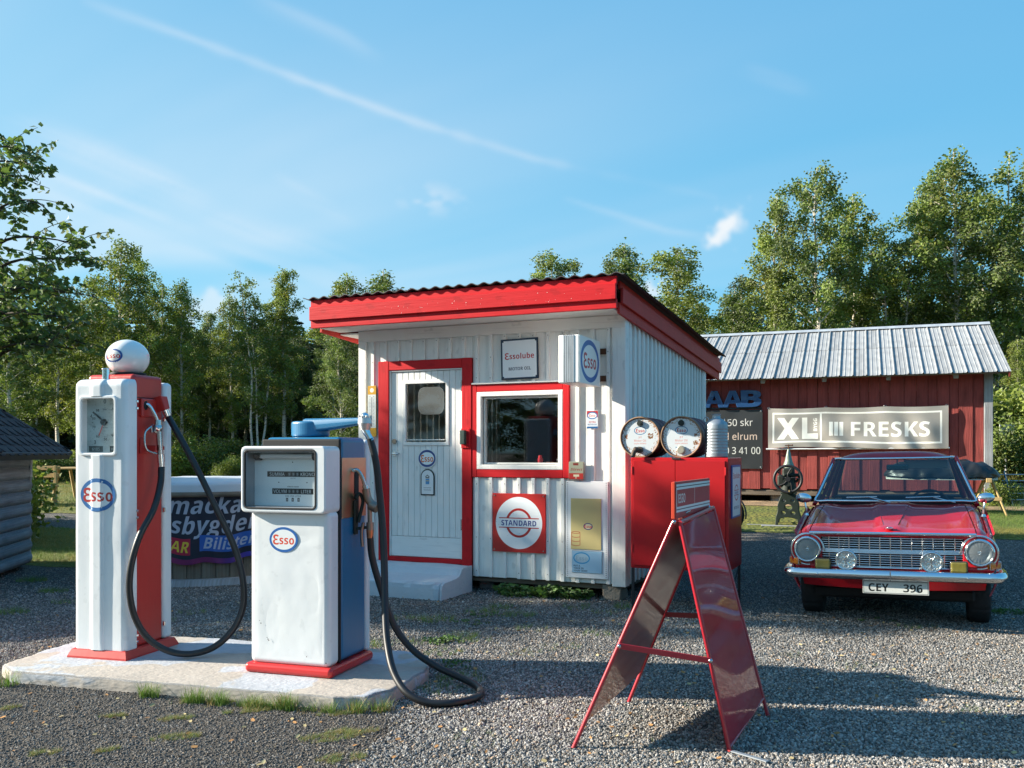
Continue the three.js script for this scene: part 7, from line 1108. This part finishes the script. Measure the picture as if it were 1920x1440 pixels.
// grass, moss and weeds: too many blades to count
const blade = (() => { const r = rng(3), g = []; for (let k = 0; k < 7; k++) { const a = r() * 6.28, l = 0.6 + 0.5 * r(), b = 0.2 + 0.5 * r(), w = 0.035; g.push(grid(1, 3, (u, v) => { const t = v, s = (u - 0.5) * w * (1 - t * 0.9), bx = b * t * t; return [0.15 * (Math.cos(a)) + Math.cos(a) * bx - Math.sin(a) * s, l * t, 0.15 * Math.sin(a) + Math.sin(a) * bx + Math.cos(a) * s]; })); } return mergeGeometries(g); })();
const leafTuft = (() => { const L = new Leaves(9), r = rng(10); for (let k = 0; k < 26; k++) { const a = r() * 6.28, q = 0.45 * Math.sqrt(r()), t = 0.7 + 0.6 * r(); L.leaf(Math.cos(a) * q, 0.1 + 0.5 * r(), Math.sin(a) * q, 0.24 + 0.2 * r(), [t, t, t], [Math.cos(a), 0.5 * r(), Math.sin(a)]); } return L.build(); })();
M.grass = new THREE.MeshPhysicalMaterial({ color: new THREE.Color().setRGB(1, 1, 1), roughness: 0.8, transmission: 0.35, thickness: 0, side: THREE.DoubleSide });
{
  const r = rng(29), list = [];
  const fill = (n, t0, t1, d0, d1, s0, s1, dry) => { for (let i = 0; i < n; i++) { const [x, z] = along(lerp(t0, t1, r()), lerp(d0, d1, r())); if (Math.abs(x / z) > 0.72) continue; const k = 0.7 + 0.6 * r(), y = fbm(x * 0.8, z * 0.8, 4, 3) > 0.52 - dry ? 1 : 0; list.push({ p: [x, terrain(x, z), z], r: [0, r() * 6, 0], s: lerp(s0, s1, r()), c: y ? [0.30 * k, 0.27 * k, 0.055 * k] : [0.15 * k, 0.23 * k, 0.030 * k] }); } };
  fill(52000, 0.5, 14, 14.0, 17.1, 0.03, 0.075, 0.05); fill(24000, -17, -7.9, 8.4, 11.8, 0.03, 0.07, 0.04); fill(22000, -26, -9.9, 13.6, 24.5, 0.05, 0.12, 0.05); fill(30000, -26, 34, 24.6, 36, 0.12, 0.30, 0.02); fill(1600, 1, 18, 17.2, 18.6, 0.04, 0.14, 0.05);
  tag(instanced('grass', blade, M.grass, list), 'short sunlit grass between the gravel and the wood', 'grass');
}
{
  const r = rng(37), list = [], weeds = [];
  const patch = (cx, cz, rx, rz, n, s0, s1, green, turn = 0) => { for (let i = 0; i < n; i++) { const a = r() * 6.28, q = Math.sqrt(r()), lx = Math.cos(a) * q * rx, lz = Math.sin(a) * q * rz, x = cx + lx * Math.cos(turn) - lz * Math.sin(turn), z = cz + lx * Math.sin(turn) + lz * Math.cos(turn), k = 0.7 + 0.6 * r(); if (inPoly(x, z, islandOutline) || fbm(x * 22, z * 22, 71, 3) < 0.44) continue; list.push({ p: [x, terrain(x, z) + 0.002, z], r: [(r() - 0.5) * 0.4, r() * 6, (r() - 0.5) * 0.4], s: lerp(s0, s1, r()), c: r() < green ? [0.15 * k, 0.26 * k, 0.03 * k] : [0.36 * k, 0.27 * k, 0.09 * k] }); } };
  // along the front of the island
  patch(-2.10, -5.24, 0.06, 0.03, 70, 0.04, 0.11, 0.9, 0.26); patch(-1.3, -5.03, 0.34, 0.05, 200, 0.03, 0.08, 0.8, 0.26); patch(-0.95, -4.98, 0.3, 0.06, 120, 0.02, 0.07, 0.6, 0.1); patch(-1.80, -5.13, 0.07, 0.03, 70, 0.04, 0.11, 0.92, 0.26); patch(-1.66, -5.09, 0.06, 0.03, 50, 0.04, 0.11, 0.92, 0.26); patch(-1.42, -5.03, 0.10, 0.035, 90, 0.03, 0.09, 0.85, 0.26); patch(-1.24, -4.99, 0.07, 0.03, 70, 0.04, 0.12, 0.85, 0.26); patch(-1.0, -4.93, 0.05, 0.03, 40, 0.03, 0.08, 0.8, 0.2); patch(-0.86, -4.93, 0.05, 0.03, 45, 0.05, 0.12, 0.8, 0.2); patch(-0.70, -4.95, 0.06, 0.04, 40, 0.04, 0.10, 0.7, 0); patch(-1.5, -5.0, 0.5, 0.05, 60, 0.02, 0.05, 0.3, 0.26); patch(-3.1, -5.55, 0.12, 0.1, 70, 0.05, 0.14, 0.8);
  // moss in the asphalt
  for (const [u, v, rx, rz, n] of [[215, 1345, 0.09, 0.02, 60], [330, 1350, 0.1, 0.03, 70], [420, 1318, 0.10, 0.025, 90], [470, 1335, 0.16, 0.03, 130], [640, 1340, 0.14, 0.03, 90], [330, 1385, 0.12, 0.04, 100], [80, 1415, 0.08, 0.03, 70], [190, 1410, 0.08, 0.03, 60], [25, 1330, 0.07, 0.03, 50], [620, 1385, 0.16, 0.06, 170], [660, 1375, 0.14, 0.05, 130], [640, 1425, 0.12, 0.05, 110]]) { const D = (1700 * 1.42) / (v - 848); patch(((u - 960) / 1700) * D, -D, rx, rz * 1.3, n * 4, 0.010, 0.030, 0.5, -0.35); }
  // on the gravel before the kiosk and beside things
  for (const [u, v, n, s] of [[905, 1150, 120, 0.05], [940, 1140, 70, 0.05], [975, 1155, 80, 0.06], [820, 1165, 70, 0.07], [860, 1195, 60, 0.05], [895, 1200, 70, 0.05], [780, 1205, 60, 0.04], [700, 1210, 60, 0.05], [1080, 1140, 50, 0.06], [1130, 1150, 40, 0.05], [1180, 1140, 70, 0.06], [990, 1225, 30, 0.03], [865, 1275, 50, 0.07], [820, 1295, 50, 0.05], [300, 1165, 70, 0.05], [100, 1110, 150, 0.05], [60, 1090, 120, 0.06], [130, 1130, 60, 0.05], [360, 1150, 60, 0.04], [1720, 1175, 40, 0.04], [1885, 1150, 60, 0.05], [1330, 1330, 14, 0.03], [1050, 1215, 50, 0.035], [830, 1225, 60, 0.04], [1120, 1190, 40, 0.04], [1000, 1180, 60, 0.045], [760, 1160, 60, 0.05], [1600, 1250, 24, 0.03], [1480, 1230, 24, 0.03], [1800, 1330, 30, 0.035], [1240, 1400, 16, 0.025], [900, 1390, 24, 0.03], [240, 1190, 60, 0.05], [20, 1150, 90, 0.06], [1860, 1285, 12, 0.03], [1735, 1287, 10, 0.03]]) { const D = (1700 * 1.42) / (v - 848); patch(((u - 960) / 1700) * D, -D, 0.16, 0.12, n, s * 0.5, s * 1.2, 0.9); }
  tag(instanced('weeds', blade, M.grass, list), 'tufts of grass and moss growing along the island and in the gravel', 'weeds');
  const leafy = (cx, cz, rx, rz, n, s0, s1) => { for (let i = 0; i < n; i++) { const a = r() * 6.28, q = Math.sqrt(r()), x = cx + Math.cos(a) * q * rx, z = cz + Math.sin(a) * q * rz, k = 0.7 + 0.6 * r(); weeds.push({ p: [x, terrain(x, z), z], r: [0, r() * 6, 0], s: lerp(s0, s1, r()), c: [0.10 * k, 0.20 * k, 0.03 * k] }); } };
  const kp = (x, z) => { const q = kioskPoint(x, 0, z); return [q[0], q[2]]; };
  for (const [x, z, rx, n, s] of [[-1.15, 0.03, 0.14, 26, 0.13], [-0.72, 0.02, 0.16, 34, 0.15], [-0.45, 0.03, 0.10, 20, 0.12], [-1.0, 0.10, 0.2, 16, 0.08]]) { const [a, b] = kp(x, z); leafy(a, b, rx, 0.08, n, s * 0.6, s * 1.2); }
  for (const [u, v, n, s] of [[832, 1205, 14, 0.10], [915, 1155, 10, 0.06], [880, 1170, 10, 0.06], [690, 1112, 14, 0.09], [1895, 1150, 16, 0.09], [1640, 1165, 6, 0.05], [865, 1250, 7, 0.09]]) { const D = (1700 * 1.42) / (v - 848); leafy(((u - 960) / 1700) * D, -D, 0.16, 0.12, n, s * 0.35, s * 0.7); }
  tag(instanced('leafy_weeds', leafTuft, new THREE.MeshPhysicalMaterial({ vertexColors: true, roughness: 0.8, transmission: 0.3, thickness: 0, side: THREE.DoubleSide }), weeds), 'broad-leaved green weeds growing under the front edge of the kiosk', 'weeds');
}
renderer.render(scene, camera);
